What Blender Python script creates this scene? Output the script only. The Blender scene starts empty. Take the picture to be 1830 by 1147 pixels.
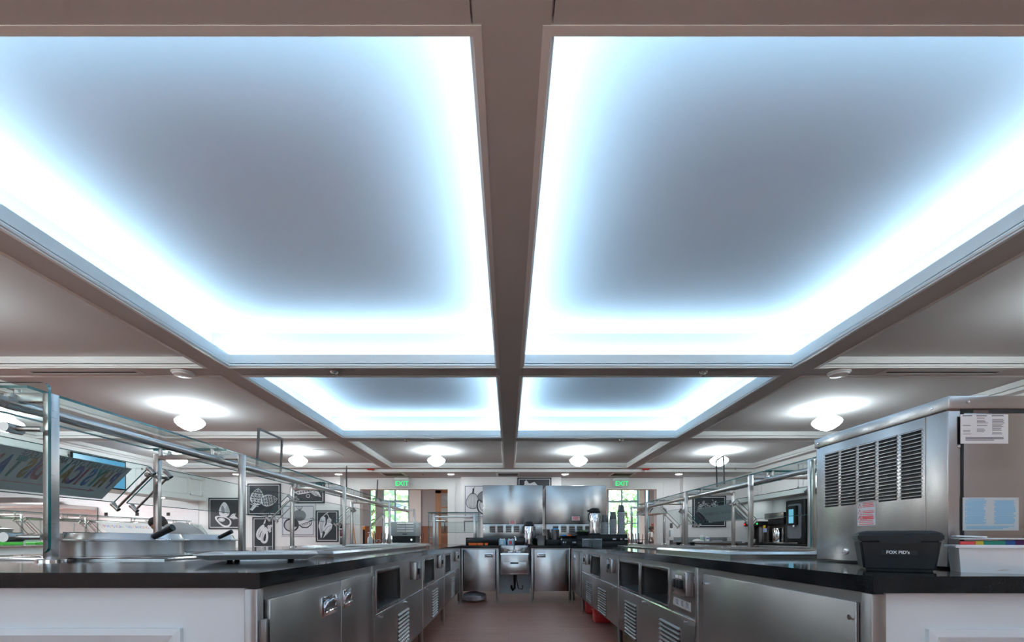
import bpy, bmesh, math, random
from mathutils import Vector, Matrix
random.seed(7)
R = math.radians
SC = bpy.context.scene
COL = SC.collection

# ------------------------------------------------------------------ camera, world, exposure
F = 813.0                      # focal length in pixels of the 1830 px wide frame
VX, VY = 908.6, 963.0          # vanishing point of the aisle in pixels
CH = 1.01                      # camera height
cam_d = bpy.data.cameras.new('camera')
cam = bpy.data.objects.new('camera', cam_d)
COL.objects.link(cam)
cam.location = (0, 0, CH)
cam.rotation_euler = (R(90), 0, 0)
cam_d.sensor_fit = 'HORIZONTAL'
cam_d.sensor_width = 36.0
cam_d.lens = F / 1830 * 36.0
cam_d.shift_x = (915 - VX) / 1830
cam_d.shift_y = (VY - 573.5) / 1830
cam_d.clip_start = 0.02
cam_d.clip_end = 300
SC.camera = cam

SC.view_settings.view_transform = 'Standard'
SC.view_settings.look = 'None'
SC.view_settings.gamma = 1.0
SC.view_settings.use_curve_mapping = False
SC.view_settings.exposure = 0.0
SC.cycles.max_bounces = 10
SC.cycles.diffuse_bounces = 5
SC.cycles.glossy_bounces = 5
SC.cycles.transparent_max_bounces = 24
SC.cycles.caustics_reflective = False
SC.cycles.caustics_refractive = False
SC.cycles.sample_clamp_indirect = 6.0
SC.cycles.blur_glossy = 0.5

w = bpy.data.worlds.new('sky')
SC.world = w
w.use_nodes = True
nt = w.node_tree
bg = nt.nodes['Background']
sky = nt.nodes.new('ShaderNodeTexSky')
sky.sky_type = 'HOSEK_WILKIE'
sky.turbidity = 4.0
sky.ground_albedo = 0.4
sky.sun_direction = Vector((0.3, -0.5, 0.8)).normalized()
nt.links.new(sky.outputs[0], bg.inputs['Color'])
bg.inputs['Strength'].default_value = 11.0
sun_d = bpy.data.lights.new('sun', 'SUN')
sun_d.energy = 45.0
sun_d.angle = R(1)
sun_d.color = (1.0, 0.96, 0.9)
sun = bpy.data.objects.new('sun', sun_d)
COL.objects.link(sun)
sun.rotation_euler = (R(42), 0, R(-30))     # from behind the building: lights the trees and houses outside

COVE_POWER = 34.0
COVE_TINT = (0.57, 0.82, 1.0)
LAMP_POWER = 50.0

# ------------------------------------------------------------------ pixel -> place
def at(px, py, Y):
    return Vector(((px - VX) * Y / F, Y, CH - (py - VY) * Y / F))
def xs(px, Y): return (px - VX) * Y / F
def zs(py, Y): return CH - (py - VY) * Y / F
def yx(px, X): return X * F / (px - VX)          # depth where the plane X meets a column
def yz(py, Z): return F * (Z - CH) / (VY - py)   # depth where the level Z meets a row

# ------------------------------------------------------------------ materials
MATS = {}
def nodes_of(m):
    m.use_nodes = True
    return m.node_tree.nodes, m.node_tree.links, m.node_tree.nodes['Principled BSDF']

def mat(name, col, rough=0.5, metal=0.0, var=0.06, scale=8.0, bump=0.0, emit=0.0, ecol=None, spec=0.5, stretch=None, coat=0.0):
    if name in MATS: return MATS[name]
    m = bpy.data.materials.new(name); MATS[name] = m
    n, l, p = nodes_of(m)
    tc = n.new('ShaderNodeTexCoord'); mp = n.new('ShaderNodeMapping'); nz = n.new('ShaderNodeTexNoise')
    l.new(tc.outputs['Object'], mp.inputs[0]); l.new(mp.outputs[0], nz.inputs['Vector'])
    if stretch: mp.inputs['Scale'].default_value = stretch
    nz.inputs['Scale'].default_value = scale; nz.inputs['Detail'].default_value = 4
    mx = n.new('ShaderNodeMix'); mx.data_type = 'RGBA'
    c = Vector(col)
    mx.inputs['A'].default_value = (*(c * (1 - var)), 1); mx.inputs['B'].default_value = (*[min(1, v) for v in (c * (1 + var))], 1)
    l.new(nz.outputs['Fac'], mx.inputs['Factor']); l.new(mx.outputs['Result'], p.inputs['Base Color'])
    p.inputs['Roughness'].default_value = rough; p.inputs['Metallic'].default_value = metal
    p.inputs['Specular IOR Level'].default_value = spec
    p.inputs['Coat Weight'].default_value = coat
    if bump:
        b = n.new('ShaderNodeBump'); b.inputs['Strength'].default_value = bump; b.inputs['Distance'].default_value = 0.01
        l.new(nz.outputs['Fac'], b.inputs['Height']); l.new(b.outputs[0], p.inputs['Normal'])
    if emit:
        p.inputs['Emission Color'].default_value = (*(ecol or col), 1); p.inputs['Emission Strength'].default_value = emit
    return m

def steel(name, col=(0.50, 0.485, 0.475), rough=0.26, stretch=(1.5, 1.5, 60), wave=0.10, wscale=2.5, aniso=0.0):
    """brushed stainless sheet: fine grain in the roughness, slow buckling in the normal"""
    if name in MATS: return MATS[name]
    m = bpy.data.materials.new(name); MATS[name] = m
    n, l, p = nodes_of(m)
    tc = n.new('ShaderNodeTexCoord'); mp = n.new('ShaderNodeMapping'); nz = n.new('ShaderNodeTexNoise')
    mp.inputs['Scale'].default_value = stretch
    l.new(tc.outputs['Object'], mp.inputs[0]); l.new(mp.outputs[0], nz.inputs['Vector'])
    nz.inputs['Scale'].default_value = 6; nz.inputs['Detail'].default_value = 5
    mr = n.new('ShaderNodeMapRange'); mr.inputs['To Min'].default_value = rough * 0.93; mr.inputs['To Max'].default_value = rough * 1.08
    l.new(nz.outputs['Fac'], mr.inputs['Value']); l.new(mr.outputs[0], p.inputs['Roughness'])
    mx = n.new('ShaderNodeMix'); mx.data_type = 'RGBA'; c = Vector(col)
    mx.inputs['A'].default_value = (*(c * 0.97), 1); mx.inputs['B'].default_value = (*(c * 1.03), 1)
    l.new(nz.outputs['Fac'], mx.inputs['Factor']); l.new(mx.outputs['Result'], p.inputs['Base Color'])
    p.inputs['Metallic'].default_value = 1.0
    if aniso:
        tg = n.new('ShaderNodeTangent'); tg.direction_type = 'RADIAL'; tg.axis = 'Z'
        l.new(tg.outputs[0], p.inputs['Tangent']); p.inputs['Anisotropic'].default_value = aniso; p.inputs['Anisotropic Rotation'].default_value = 0.25
    n2 = n.new('ShaderNodeTexNoise'); n2.inputs['Scale'].default_value = wscale; n2.inputs['Detail'].default_value = 1
    l.new(tc.outputs['Object'], n2.inputs['Vector'])
    b = n.new('ShaderNodeBump'); b.inputs['Strength'].default_value = wave; b.inputs['Distance'].default_value = 0.02
    l.new(n2.outputs['Fac'], b.inputs['Height']); l.new(b.outputs[0], p.inputs['Normal'])
    return m

def glass(name, tint=(0.93, 0.975, 0.97), refl=0.9):
    """thin clear pane: lets light straight through, mirrors at grazing angles"""
    if name in MATS: return MATS[name]
    m = bpy.data.materials.new(name); MATS[name] = m
    m.use_nodes = True; n, l = m.node_tree.nodes, m.node_tree.links
    n.remove(n['Principled BSDF']); out = n['Material Output']
    tr = n.new('ShaderNodeBsdfTransparent'); gl = n.new('ShaderNodeBsdfGlossy'); mx = n.new('ShaderNodeMixShader')
    lw = n.new('ShaderNodeLayerWeight'); lw.inputs['Blend'].default_value = 0.5
    pw = n.new('ShaderNodeMath'); pw.operation = 'POWER'; pw.inputs[1].default_value = 11.0
    mu = n.new('ShaderNodeMath'); mu.operation = 'MULTIPLY_ADD'; mu.inputs[1].default_value = 0.95 * refl; mu.inputs[2].default_value = 0.04 * refl
    nz = n.new('ShaderNodeTexNoise'); nz.inputs['Scale'].default_value = 3
    mr = n.new('ShaderNodeMapRange'); mr.inputs['To Min'].default_value = 0.0; mr.inputs['To Max'].default_value = 0.03
    l.new(nz.outputs['Fac'], mr.inputs['Value']); l.new(mr.outputs[0], gl.inputs['Roughness'])
    tr.inputs['Color'].default_value = (*tint, 1)
    l.new(lw.outputs['Facing'], pw.inputs[0]); l.new(pw.outputs[0], mu.inputs[0]); l.new(mu.outputs[0], mx.inputs['Fac'])
    l.new(tr.outputs[0], mx.inputs[1]); l.new(gl.outputs[0], mx.inputs[2]); l.new(mx.outputs[0], out.inputs['Surface'])
    return m

def planks(name, c1, c2, mortar, w_=1.2, h_=0.13, rough=0.42):
    if name in MATS: return MATS[name]
    m = bpy.data.materials.new(name); MATS[name] = m
    n, l, p = nodes_of(m)
    tc = n.new('ShaderNodeTexCoord'); br = n.new('ShaderNodeTexBrick')
    l.new(tc.outputs['Object'], br.inputs['Vector'])
    br.inputs['Color1'].default_value = (*c1, 1); br.inputs['Color2'].default_value = (*c2, 1); br.inputs['Mortar'].default_value = (*mortar, 1)
    br.inputs['Scale'].default_value = 1.0; br.inputs['Brick Width'].default_value = w_; br.inputs['Row Height'].default_value = h_
    br.inputs['Mortar Size'].default_value = 0.0015; br.inputs['Bias'].default_value = 0.0
    mp = n.new('ShaderNodeMapping'); mp.inputs['Scale'].default_value = (1.2, 22, 1)
    nz = n.new('ShaderNodeTexNoise'); nz.inputs['Scale'].default_value = 2.2; nz.inputs['Detail'].default_value = 6
    l.new(tc.outputs['Object'], mp.inputs[0]); l.new(mp.outputs[0], nz.inputs['Vector'])
    mx = n.new('ShaderNodeMix'); mx.data_type = 'RGBA'; mx.blend_type = 'MULTIPLY'
    cr = n.new('ShaderNodeMapRange'); cr.inputs['To Min'].default_value = 0.6; cr.inputs['To Max'].default_value = 1.3
    l.new(nz.outputs['Fac'], cr.inputs['Value']); l.new(cr.outputs[0], mx.inputs['B'])
    mx.inputs['Factor'].default_value = 1.0
    l.new(br.outputs['Color'], mx.inputs['A']); l.new(mx.outputs['Result'], p.inputs['Base Color'])
    p.inputs['Roughness'].default_value = rough; p.inputs['Specular IOR Level'].default_value = 0.3
    return m

M_SOFFIT = mat('ceiling_paint', (0.585, 0.592, 0.59), 0.85, var=0.02, scale=3)
M_WHITE = mat('trim_paint', (0.80, 0.82, 0.81), 0.45, var=0.02, scale=4)
M_COVE = mat('cove_paint', (0.78, 0.86, 0.94), 0.8, var=0.01, scale=3)
M_WALL = mat('wall_paint', (0.82, 0.82, 0.82), 0.7, var=0.02, scale=3)
M_PANELW = mat('counter_panel_paint', (0.74, 0.82, 0.835), 0.45, var=0.02, scale=3)
M_FLOOR = planks('wood_floor', (0.330, 0.135, 0.095), (0.265, 0.108, 0.078), (0.05, 0.022, 0.016))
M_STEEL = steel('brushed_steel', col=(0.335, 0.315, 0.303), aniso=0.7, rough=0.30)
M_STEELH = steel('brushed_steel_horizontal', stretch=(60, 60, 1.5), rough=0.24)
M_STEELB = steel('buckled_steel', col=(0.53, 0.50, 0.475), rough=0.24, wave=0.22, wscale=3.0, aniso=0.8)
M_TUBE = steel('steel_tube', col=(0.53, 0.505, 0.485), rough=0.28, wave=0.0)
M_POT = steel('spun_steel', col=(0.72, 0.70, 0.685), rough=0.36, wave=0.0, aniso=0.95)
M_CHROME = mat('chrome', (0.78, 0.78, 0.79), 0.10, 1.0, var=0.02)
M_DARKST = steel('dark_steel', col=(0.22, 0.21, 0.205), rough=0.4, wave=0.05)
M_GRANITE = mat('black_granite', (0.010, 0.011, 0.012), 0.08, var=0.5, scale=220, spec=0.22)
M_BLACK = mat('black_plastic', (0.010, 0.011, 0.012), 0.42, var=0.2, spec=0.22)
M_BLACKM = mat('black_matte', (0.010, 0.010, 0.011), 0.7, var=0.2)
M_CHAR = mat('charcoal_plastic', (0.045, 0.043, 0.043), 0.5, var=0.1)
M_WHITEP = mat('white_plastic', (0.78, 0.80, 0.80), 0.35, var=0.02)
M_PAPER = mat('paper', (0.80, 0.80, 0.79), 0.8, var=0.02)
M_CERAM = mat('white_ceramic', (0.72, 0.745, 0.75), 0.16, var=0.01)
M_RED = mat('red_plastic', (0.55, 0.02, 0.02), 0.4)
M_REDINK = mat('red_ink', (0.70, 0.06, 0.06), 0.7)
M_BLUEINK = mat('blue_ink', (0.25, 0.50, 0.68), 0.7)
M_INK = mat('black_ink', (0.03, 0.03, 0.035), 0.7)
M_ORANGE = mat('orange_plastic', (0.85, 0.13, 0.01), 0.45)
M_GREEN = mat('green_plastic', (0.06, 0.62, 0.05), 0.45)
M_BLUE = mat('blue_plastic', (0.03, 0.30, 0.75), 0.4)
M_GLASS = glass('clear_glass')
M_EDGE = mat('glass_edge', (0.008, 0.115, 0.115), 0.12, var=0.3, scale=3, spec=0.7)
M_GLASSC = glass('clear_acrylic', (0.93, 0.95, 0.95), 0.6)
M_WOOD = mat('brown_wood', (0.20, 0.075, 0.035), 0.4, var=0.3, scale=4, stretch=(12, 12, 1))
M_WOODO = mat('orange_wood', (0.34, 0.14, 0.05), 0.4, var=0.25, scale=4, stretch=(12, 12, 1))

# ------------------------------------------------------------------ mesh building
class MB:
    def __init__(s): s.v = []; s.f = []; s.m = []; s.k = 0; s.sm = []; s.smooth = True
    def mi(s, k): s.k = k; return s
    def add(s, vs, fs):
        b = len(s.v); s.v += [Vector(v) for v in vs]
        for f in fs: s.f.append([b + i for i in f]); s.m.append(s.k)
        return s
    def quad(s, a, b, c, d): return s.add([a, b, c, d], [(0, 1, 2, 3)])
    def poly(s, pts): return s.add(pts, [tuple(range(len(pts)))])
    def box(s, x0, x1, y0, y1, z0, z1, bev=0.0, seg=2, rot=None, piv=None):
        x0, x1 = min(x0, x1), max(x0, x1); y0, y1 = min(y0, y1), max(y0, y1); z0, z1 = min(z0, z1), max(z0, z1)
        if bev <= 0:
            vs = [(x0, y0, z0), (x1, y0, z0), (x1, y1, z0), (x0, y1, z0), (x0, y0, z1), (x1, y0, z1), (x1, y1, z1), (x0, y1, z1)]
            fs = [(0, 3, 2, 1), (4, 5, 6, 7), (0, 1, 5, 4), (1, 2, 6, 5), (2, 3, 7, 6), (3, 0, 4, 7)]
        else:
            bm = bmesh.new(); bmesh.ops.create_cube(bm, size=1)
            for v in bm.verts: v.co = Vector(((x0 + x1) / 2 + v.co.x * (x1 - x0), (y0 + y1) / 2 + v.co.y * (y1 - y0), (z0 + z1) / 2 + v.co.z * (z1 - z0)))
            bmesh.ops.bevel(bm, geom=bm.edges[:], offset=min(bev, 0.49 * min(x1 - x0, y1 - y0, z1 - z0)), segments=seg, affect='EDGES', profile=0.5)
            bm.verts.index_update()
            vs = [v.co.copy() for v in bm.verts]; fs = [tuple(v.index for v in f.verts) for f in bm.faces]; bm.free()
        if rot is not None:
            p = Vector(piv) if piv is not None else Vector(((x0 + x1) / 2, (y0 + y1) / 2, (z0 + z1) / 2))
            vs = [p + rot @ (Vector(v) - p) for v in vs]
        return s.add(vs, fs)
    def cyl(s, p0, p1, r0, r1=None, n=16, cap=True):
        p0, p1 = Vector(p0), Vector(p1); r1 = r0 if r1 is None else r1
        d = (p1 - p0).normalized(); a = d.orthogonal().normalized(); b = d.cross(a)
        vs = []
        for p, r in ((p0, r0), (p1, r1)):
            vs += [p + (a * math.cos(2 * math.pi * i / n) + b * math.sin(2 * math.pi * i / n)) * r for i in range(n)]
        fs = [(i, (i + 1) % n, n + (i + 1) % n, n + i) for i in range(n)]
        if cap: fs += [tuple(range(n - 1, -1, -1)), tuple(range(n, 2 * n))]
        return s.add(vs, fs)
    def tube(s, pts, r, n=10, closed=False, rad=None):
        P = [Vector(p) for p in pts]; N = len(P); vs = []; ref = None
        for i, p in enumerate(P):
            if closed: d = (P[(i + 1) % N] - P[i - 1])
            else: d = P[min(i + 1, N - 1)] - P[max(i - 1, 0)]
            d = d.normalized()
            if ref is None: a = d.orthogonal().normalized()
            else:
                a = ref - d * ref.dot(d)
                a = a.normalized() if a.length > 1e-6 else d.orthogonal().normalized()
            ref = a; b = d.cross(a); rr = rad[i] if rad else r
            vs += [p + (a * math.cos(2 * math.pi * k / n) + b * math.sin(2 * math.pi * k / n)) * rr for k in range(n)]
        fs = []
        for i in range(N if closed else N - 1):
            j = (i + 1) % N
            fs += [(i * n + k, i * n + (k + 1) % n, j * n + (k + 1) % n, j * n + k) for k in range(n)]
        if not closed: fs += [tuple(range(n - 1, -1, -1)), tuple(range((N - 1) * n, N * n))]
        return s.add(vs, fs)
    def lathe(s, c, prof, n=32, axis=None, sx=1, sy=1, cap=True):
        c = Vector(c); vs = []; fs = []
        A = Matrix.Identity(3) if axis is None else Vector((0, 0, 1)).rotation_difference(Vector(axis).normalized()).to_matrix()
        for r, z in prof:
            vs += [c + A @ Vector((r * sx * math.cos(2 * math.pi * i / n), r * sy * math.sin(2 * math.pi * i / n), z)) for i in range(n)]
        K = len(prof)
        for j in range(K - 1):
            fs += [(j * n + i, j * n + (i + 1) % n, (j + 1) * n + (i + 1) % n, (j + 1) * n + i) for i in range(n)]
        if cap and prof[0][0] > 1e-5: fs.append(tuple(range(n - 1, -1, -1)))
        if cap and prof[-1][0] > 1e-5: fs.append(tuple(range((K - 1) * n, K * n)))
        return s.add(vs, fs)
    def prism(s, pts, off):
        """closed 3-D outline pushed along the vector off"""
        P = [Vector(p) for p in pts]; o = Vector(off); n = len(P)
        return s.add(P + [p + o for p in P], [tuple(range(n - 1, -1, -1)), tuple(range(n, 2 * n))] + [(i, (i + 1) % n, n + (i + 1) % n, n + i) for i in range(n)])
    def ball(s, c, r, n=16, sx=1, sy=1, sz=1):
        k = n // 2
        return s.lathe(c, [(r * math.sin(math.pi * i / k), -r * sz * math.cos(math.pi * i / k)) for i in range(k + 1)], n, sx=sx, sy=sy)
    def rect_sweep(s, x0, x1, y0, y1, prof, closed=True):
        """a mitred frame: profile points (d, z), d outwards from the rectangle"""
        K = len(prof); vs = []
        for (sx, sy) in ((0, 0), (1, 0), (1, 1), (0, 1)):
            for d, z in prof: vs.append(((x1 + d) if sx else (x0 - d), (y1 + d) if sy else (y0 - d), z))
        fs = []
        for c in range(4):
            e = (c + 1) % 4
            for i in range(K if closed else K - 1):
                j = (i + 1) % K; fs.append((c * K + i, e * K + i, e * K + j, c * K + j))
        return s.add(vs, fs)
    def build(s, name, mats, parent=None, smooth=True, origin=None):
        me = bpy.data.meshes.new(name)
        mats = mats if isinstance(mats, (list, tuple)) else [mats]
        off = Vector((0, 0, 0))
        if parent is not None:
            r = parent
            while r.parent is not None: r = r.parent
            off = r.location
        elif origin is not None: off = Vector(origin)
        bm = bmesh.new()
        bv = [bm.verts.new(v - off) for v in s.v]
        for f, k in zip(s.f, s.m):
            try: fc = bm.faces.new([bv[i] for i in f])
            except ValueError: continue
            fc.material_index = k; fc.smooth = smooth
        bmesh.ops.remove_doubles(bm, verts=bm.verts, dist=1e-6)
        bmesh.ops.recalc_face_normals(bm, faces=bm.faces)
        bm.to_mesh(me); bm.free()
        for m in mats: me.materials.append(m)
        if smooth: me.set_sharp_from_angle(angle=R(35))
        o = bpy.data.objects.new(name, me); COL.objects.link(o)
        if parent is not None: o.parent = parent
        else: o.location = off
        return o
    def bounds(s):
        lo = [min(v[i] for v in s.v) for i in range(3)]; hi = [max(v[i] for v in s.v) for i in range(3)]
        return lo, hi

def tag(o, label=None, cat=None, group=None, kind=None):
    if label: o['label'] = label
    if cat: o['category'] = cat
    if group: o['group'] = group
    if kind: o['kind'] = kind
    return o
def thing(name, label, cat, loc, group=None):
    o = bpy.data.objects.new(name, None); COL.objects.link(o); o.location = loc
    o.empty_display_size = 0.05
    return tag(o, label, cat, group)
def solo(mb, name, mats, label, cat, group=None, kind=None, smooth=True):
    lo, hi = mb.bounds()
    o = mb.build(name, mats, None, smooth, origin=((lo[0] + hi[0]) / 2, (lo[1] + hi[1]) / 2, lo[2]))
    return tag(o, label, cat, group, kind)
def structure(mb, name, mats, label=None, cat=None, smooth=True):
    return tag(mb.build(name, mats, None, smooth), label, cat, None, 'structure')
def dup(root, loc=None, label=None, rotz=None):
    """a copy of a thing with copies of its parts and their sub-parts"""
    r = root.copy(); COL.objects.link(r)
    if loc is not None: r.location = loc
    if rotz is not None: r.rotation_euler = (0, 0, rotz)
    if label: r['label'] = label
    for ch in KIDS(root):
        c = ch.copy(); COL.objects.link(c); c.parent = r
        for g in KIDS(ch):
            d = g.copy(); COL.objects.link(d); d.parent = c
    return r
def KIDS(o): return [c for c in COL.objects if c.parent == o]
def lettering(name, body, size, loc, right, up, m, parent=None, depth=0.0006, align='CENTER', width=None, xs_=1.0, bold=0.0):
    cu = bpy.data.curves.new(name, 'FONT'); cu.body = body; cu.size = size; cu.extrude = depth
    cu.align_x = align; cu.align_y = 'CENTER'
    if width: cu.space_character = width
    cu.offset = bold
    cu.materials.append(m)
    tmp = bpy.data.objects.new(name, cu); COL.objects.link(tmp)
    me = bpy.data.meshes.new_from_object(tmp.evaluated_get(bpy.context.evaluated_depsgraph_get()))
    bpy.data.objects.remove(tmp); bpy.data.curves.remove(cu)
    me.name = name; o = bpy.data.objects.new(name, me); COL.objects.link(o)
    r_, u_ = Vector(right).normalized(), Vector(up).normalized(); n_ = r_.cross(u_)
    off = Vector((0, 0, 0))
    if parent is not None:
        r = parent
        while r.parent is not None: r = r.parent
        off = r.location; o.parent = parent
    L = Vector(loc) - off
    o.matrix_local = Matrix(((r_.x * xs_, u_.x, n_.x, L.x), (r_.y * xs_, u_.y, n_.y, L.y), (r_.z * xs_, u_.z, n_.z, L.z), (0, 0, 0, 1)))
    return o

# ------------------------------------------------------------------ the room shell
ZS = CH + 1.65            # underside of the ceiling grid
ZL = CH + 1.593           # lower soffit along the far wall
ZU = CH + 2.03            # upper ceiling of the lit coffers
ZC = ZS + 0.105           # ceiling of the shallow coffers
YB, YP = 11.88, 11.64     # far wall, and its parts that stand forward
XLW, XRW = -7.75, 5.81    # faces of the side bulkheads
YN = -3.2                 # wall behind the camera

XC = [(-7.70, -5.85), (-5.60, -2.932), (-2.686, -0.113), (0.137, 2.732), (2.982, 5.66)]   # coffers across
YC = [(-1.60, 1.24), (1.487, 4.377), (4.626, 7.42), (7.683, 10.49)]                        # coffers along
lit = lambda i, j: i in (2, 3) and j < 3

def soffit():
    mb = MB()
    gap = 0.007
    xb = [-14.0] + [v for c in XC for v in c] + [12.0]
    yb = [YN] + [v for c in YC for v in c] + [10.8]
    cx = [( -0.113, 0.137)]
    # strips running along the aisle (full length), then the short cross pieces between them
    strips = [(xb[k], xb[k + 1]) for k in range(0, len(xb), 2)]
    for a, b in strips: mb.box(a, b, YN, 10.8, ZS, ZS + 0.04)
    ystr = [(yb[k], yb[k + 1]) for k in range(0, len(yb), 2)]
    for (x0, x1) in XC:
        for (y0, y1) in ystr:
            g = gap if x0 > -3 and x1 < 3 else 0.0
            mb.box(x0 + g, x1 - g, y0, y1, ZS + 0.0005, ZS + 0.04)
            if g: mb.box(x0, x0 + g, y0, y1, ZS + 0.03, ZS + 0.04); mb.box(x1 - g, x1, y0, y1, ZS + 0.03, ZS + 0.04); mb.box(x0, x1, y0, y0 + 0.004, ZS + 0.001, ZS + 0.04); mb.box(x0, x1, y1 - 0.004, y1, ZS + 0.001, ZS + 0.04)
    # shallow coffer ceilings
    for i, (x0, x1) in enumerate(XC):
        for j, (y0, y1) in enumerate(YC):
            if not lit(i, j): mb.box(x0 - 0.05, x1 + 0.05, y0 - 0.05, y1 + 0.05, ZC, ZC + 0.03)
    # lower soffit along the far wall
    mb.box(-14.0, 12.0, 10.8, YB + 0.02, ZL, ZS + 0.04)
    return structure(mb, 'ceiling', M_SOFFIT, 'pinkish beige coffered ceiling grid over the serving area', None, smooth=False)
soffit()

def coves():
    mb = MB(); D = 0.12
    for i, (x0, x1) in enumerate(XC):
        for j, (y0, y1) in enumerate(YC):
            if not lit(i, j): continue
            dl = 0.24 if i == 2 else D; dr = 0.24 if i == 3 else D
            a, b, c, d = x0 - dl, x1 + dr, y0 - D, y1 + D; t = 0.012
            mb.box(a, a - t, c, d, ZS + 0.04, ZU); mb.box(b, b + t, c, d, ZS + 0.04, ZU)
            mb.box(a, b, c, c - t, ZS + 0.04, ZU); mb.box(a, b, d, d + t, ZS + 0.04, ZU)
            mb.box(a - t, b + t, c - t, d + t, ZU, ZU + 0.03)
    return structure(mb, 'ceiling', M_COVE, 'pale upper ceiling inside the lit coffers', None, smooth=False)
coves()

M_LED = mat('led_strip', (0.9, 0.95, 1.0), 0.5, var=0, emit=COVE_POWER, ecol=COVE_TINT)
FASC = lambda h: [(0.0, ZS + 0.034), (0.0, ZS + h), (0.026, ZS + h), (0.026, ZS - 0.002), (-0.002, ZS - 0.006), (-0.004, ZS + 0.002), (-0.012, ZS + 0.006), (-0.016, ZS + 0.017), (-0.012, ZS + 0.028), (-0.004, ZS + 0.030)]
n_trim = 0
for i, (x0, x1) in enumerate(XC):
    for j, (y0, y1) in enumerate(YC):
        n_trim += 1
        L = lit(i, j)
        fr = structure(MB().rect_sweep(x0, x1, y0, y1, FASC(0.125 if L else 0.105)), 'trim_%d' % n_trim, M_WHITE, 'white moulding frame around a ceiling coffer', None)
        if L:
            s = MB().rect_sweep(x0, x1, y0, y1, [(0.052, ZS + 0.112), (0.080, ZS + 0.112), (0.080, ZS + 0.137)])
            s.build('light_strip', M_LED, fr, smooth=False)
# step between the grid and the lower soffit
structure(MB().box(-14, 12, 10.782, 10.80, ZL - 0.004, ZS + 0.004).box(-14, 12, 10.770, 10.782, ZS - 0.016, ZS + 0.002), 'trim_%d' % (n_trim + 1), M_WHITE, 'white step moulding along the far soffit', None, smooth=False)

# floor
structure(MB().box(-15, 12.5, YN - 0.2, 25, -0.1, 0), 'floor', M_FLOOR, 'brown wood plank floor', None, smooth=False)

# far wall with two wide openings into the dining hall
OL = (xs(643, YB), xs(801, YB)); OR_ = (-OL[1] - 0.0, xs(1174, YB)); ZO = zs(873.5, YB)
def wallseg(mb, a, b, y0, y1, z0, z1): mb.box(a, b, y0, y1, z0, z1)
mb = MB(); T = 0.2
wallseg(mb, -15, OL[0], YB, YB + T, 0, 3.6); wallseg(mb, OL[1], OR_[0], YB, YB + T, 0, 3.6); wallseg(mb, OR_[1], 12.5, YB, YB + T, 0, 3.6)
wallseg(mb, OL[0], OL[1], YB, YB + T, ZO, 3.6); wallseg(mb, OR_[0], OR_[1], YB, YB + T, ZO, 3.6)
structure(mb, 'wall_back', M_WALL, 'white far wall with two wide openings', None, smooth=False)
PL = (-15, xs(608, YP)); PMID = (xs(823.5, YP), xs(1003, YP)); PR = (xs(1221, YP), 12.5)
for (a, b) in (PL, PMID, PR):
    structure(MB().box(a, b, YP, YB - 0.001, 0, ZL - 0.001), 'wall_back', M_WALL, 'white wall section standing forward of the far wall', None, smooth=False)
for k, (a, b) in enumerate((OL, OR_)):
    c = MB(); cw = 0.17
    for (x0, x1, z0, z1) in ((a - cw, a, 0, ZO + cw), (b, b + cw, 0, ZO + cw), (a, b, ZO, ZO + cw)):
        c.box(x0, x1, YB - 0.022, YB, z0, z1)
    c.box(a - cw - 0.02, a - cw + 0.012, YB - 0.034, YB, 0, ZO + cw + 0.02); c.box(b + cw - 0.012, b + cw + 0.02, YB - 0.034, YB, 0, ZO + cw + 0.02)
    c.box(a - cw, b + cw, YB - 0.034, YB, ZO + cw - 0.012, ZO + cw + 0.02)
    c.box(a - 0.001, a + 0.012, YB - 0.024, YB + T + 0.01, 0, ZO - 0.012); c.box(b - 0.012, b + 0.001, YB - 0.024, YB + T + 0.01, 0, ZO - 0.012); c.box(a, b, YB - 0.024, YB + T + 0.01, ZO - 0.012, ZO + 0.001)
    structure(c, 'trim_%d' % (n_trim + 2 + k), M_WHITE, 'white casing around the opening to the dining hall', None, smooth=False)

# side walls, wall behind the camera
structure(MB().box(-15.2, -15, YN, YB, 0, 3.6), 'wall_left', M_WALL, 'white kitchen side wall', None, smooth=False)
structure(MB().box(12.5, 12.7, YN, YB, 0, 3.6), 'wall_right', M_WALL, 'white side wall', None, smooth=False)
mb = MB(); fx = [(-7.2, -3.4), (-1.4, 1.4)]; zw0, zw1 = 0.75, 2.5  # window openings added behind the camera, sized for the daylight they let in
xw = [-15.2] + [v for c in fx for v in c] + [12.7]
for a, b in zip(xw[0::2], xw[1::2]): mb.box(a, b, YN - 0.2, YN, 0, 3.6)
for a, b in fx: mb.box(a, b, YN - 0.2, YN, 0, zw0); mb.box(a, b, YN - 0.2, YN, zw1, 3.6)
structure(mb, 'wall_front', M_WALL, 'white wall behind the serving area', None, smooth=False)
for k, (a, b) in enumerate(fx):
    f = MB(); t = 0.06
    for (x0, x1, z0, z1) in ((a, a + t, zw0, zw1), (b - t, b, zw0, zw1), (a, b, zw0, zw0 + t), (a, b, zw1 - t, zw1), ((a + b) / 2 - 0.03, (a + b) / 2 + 0.03, zw0, zw1)): f.box(x0, x1, YN - 0.14, YN - 0.04, z0, z1)
    w_ = structure(f, 'window_%d' % (5 + k), M_WHITE, 'unseen window added behind the viewer for daylight fill', None, smooth=False)
    MB().box(a + t, b - t, YN - 0.10, YN - 0.09, zw0 + t, zw1 - t).build('pane', M_GLASS, w_, smooth=False)
structure(MB().box(-40, 40, -60, YN - 0.4, -0.2, -0.1), 'ground', mat('pale_paving', (0.5, 0.5, 0.48), 0.9), 'pale paving outside behind the viewer', None, smooth=False)
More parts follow.
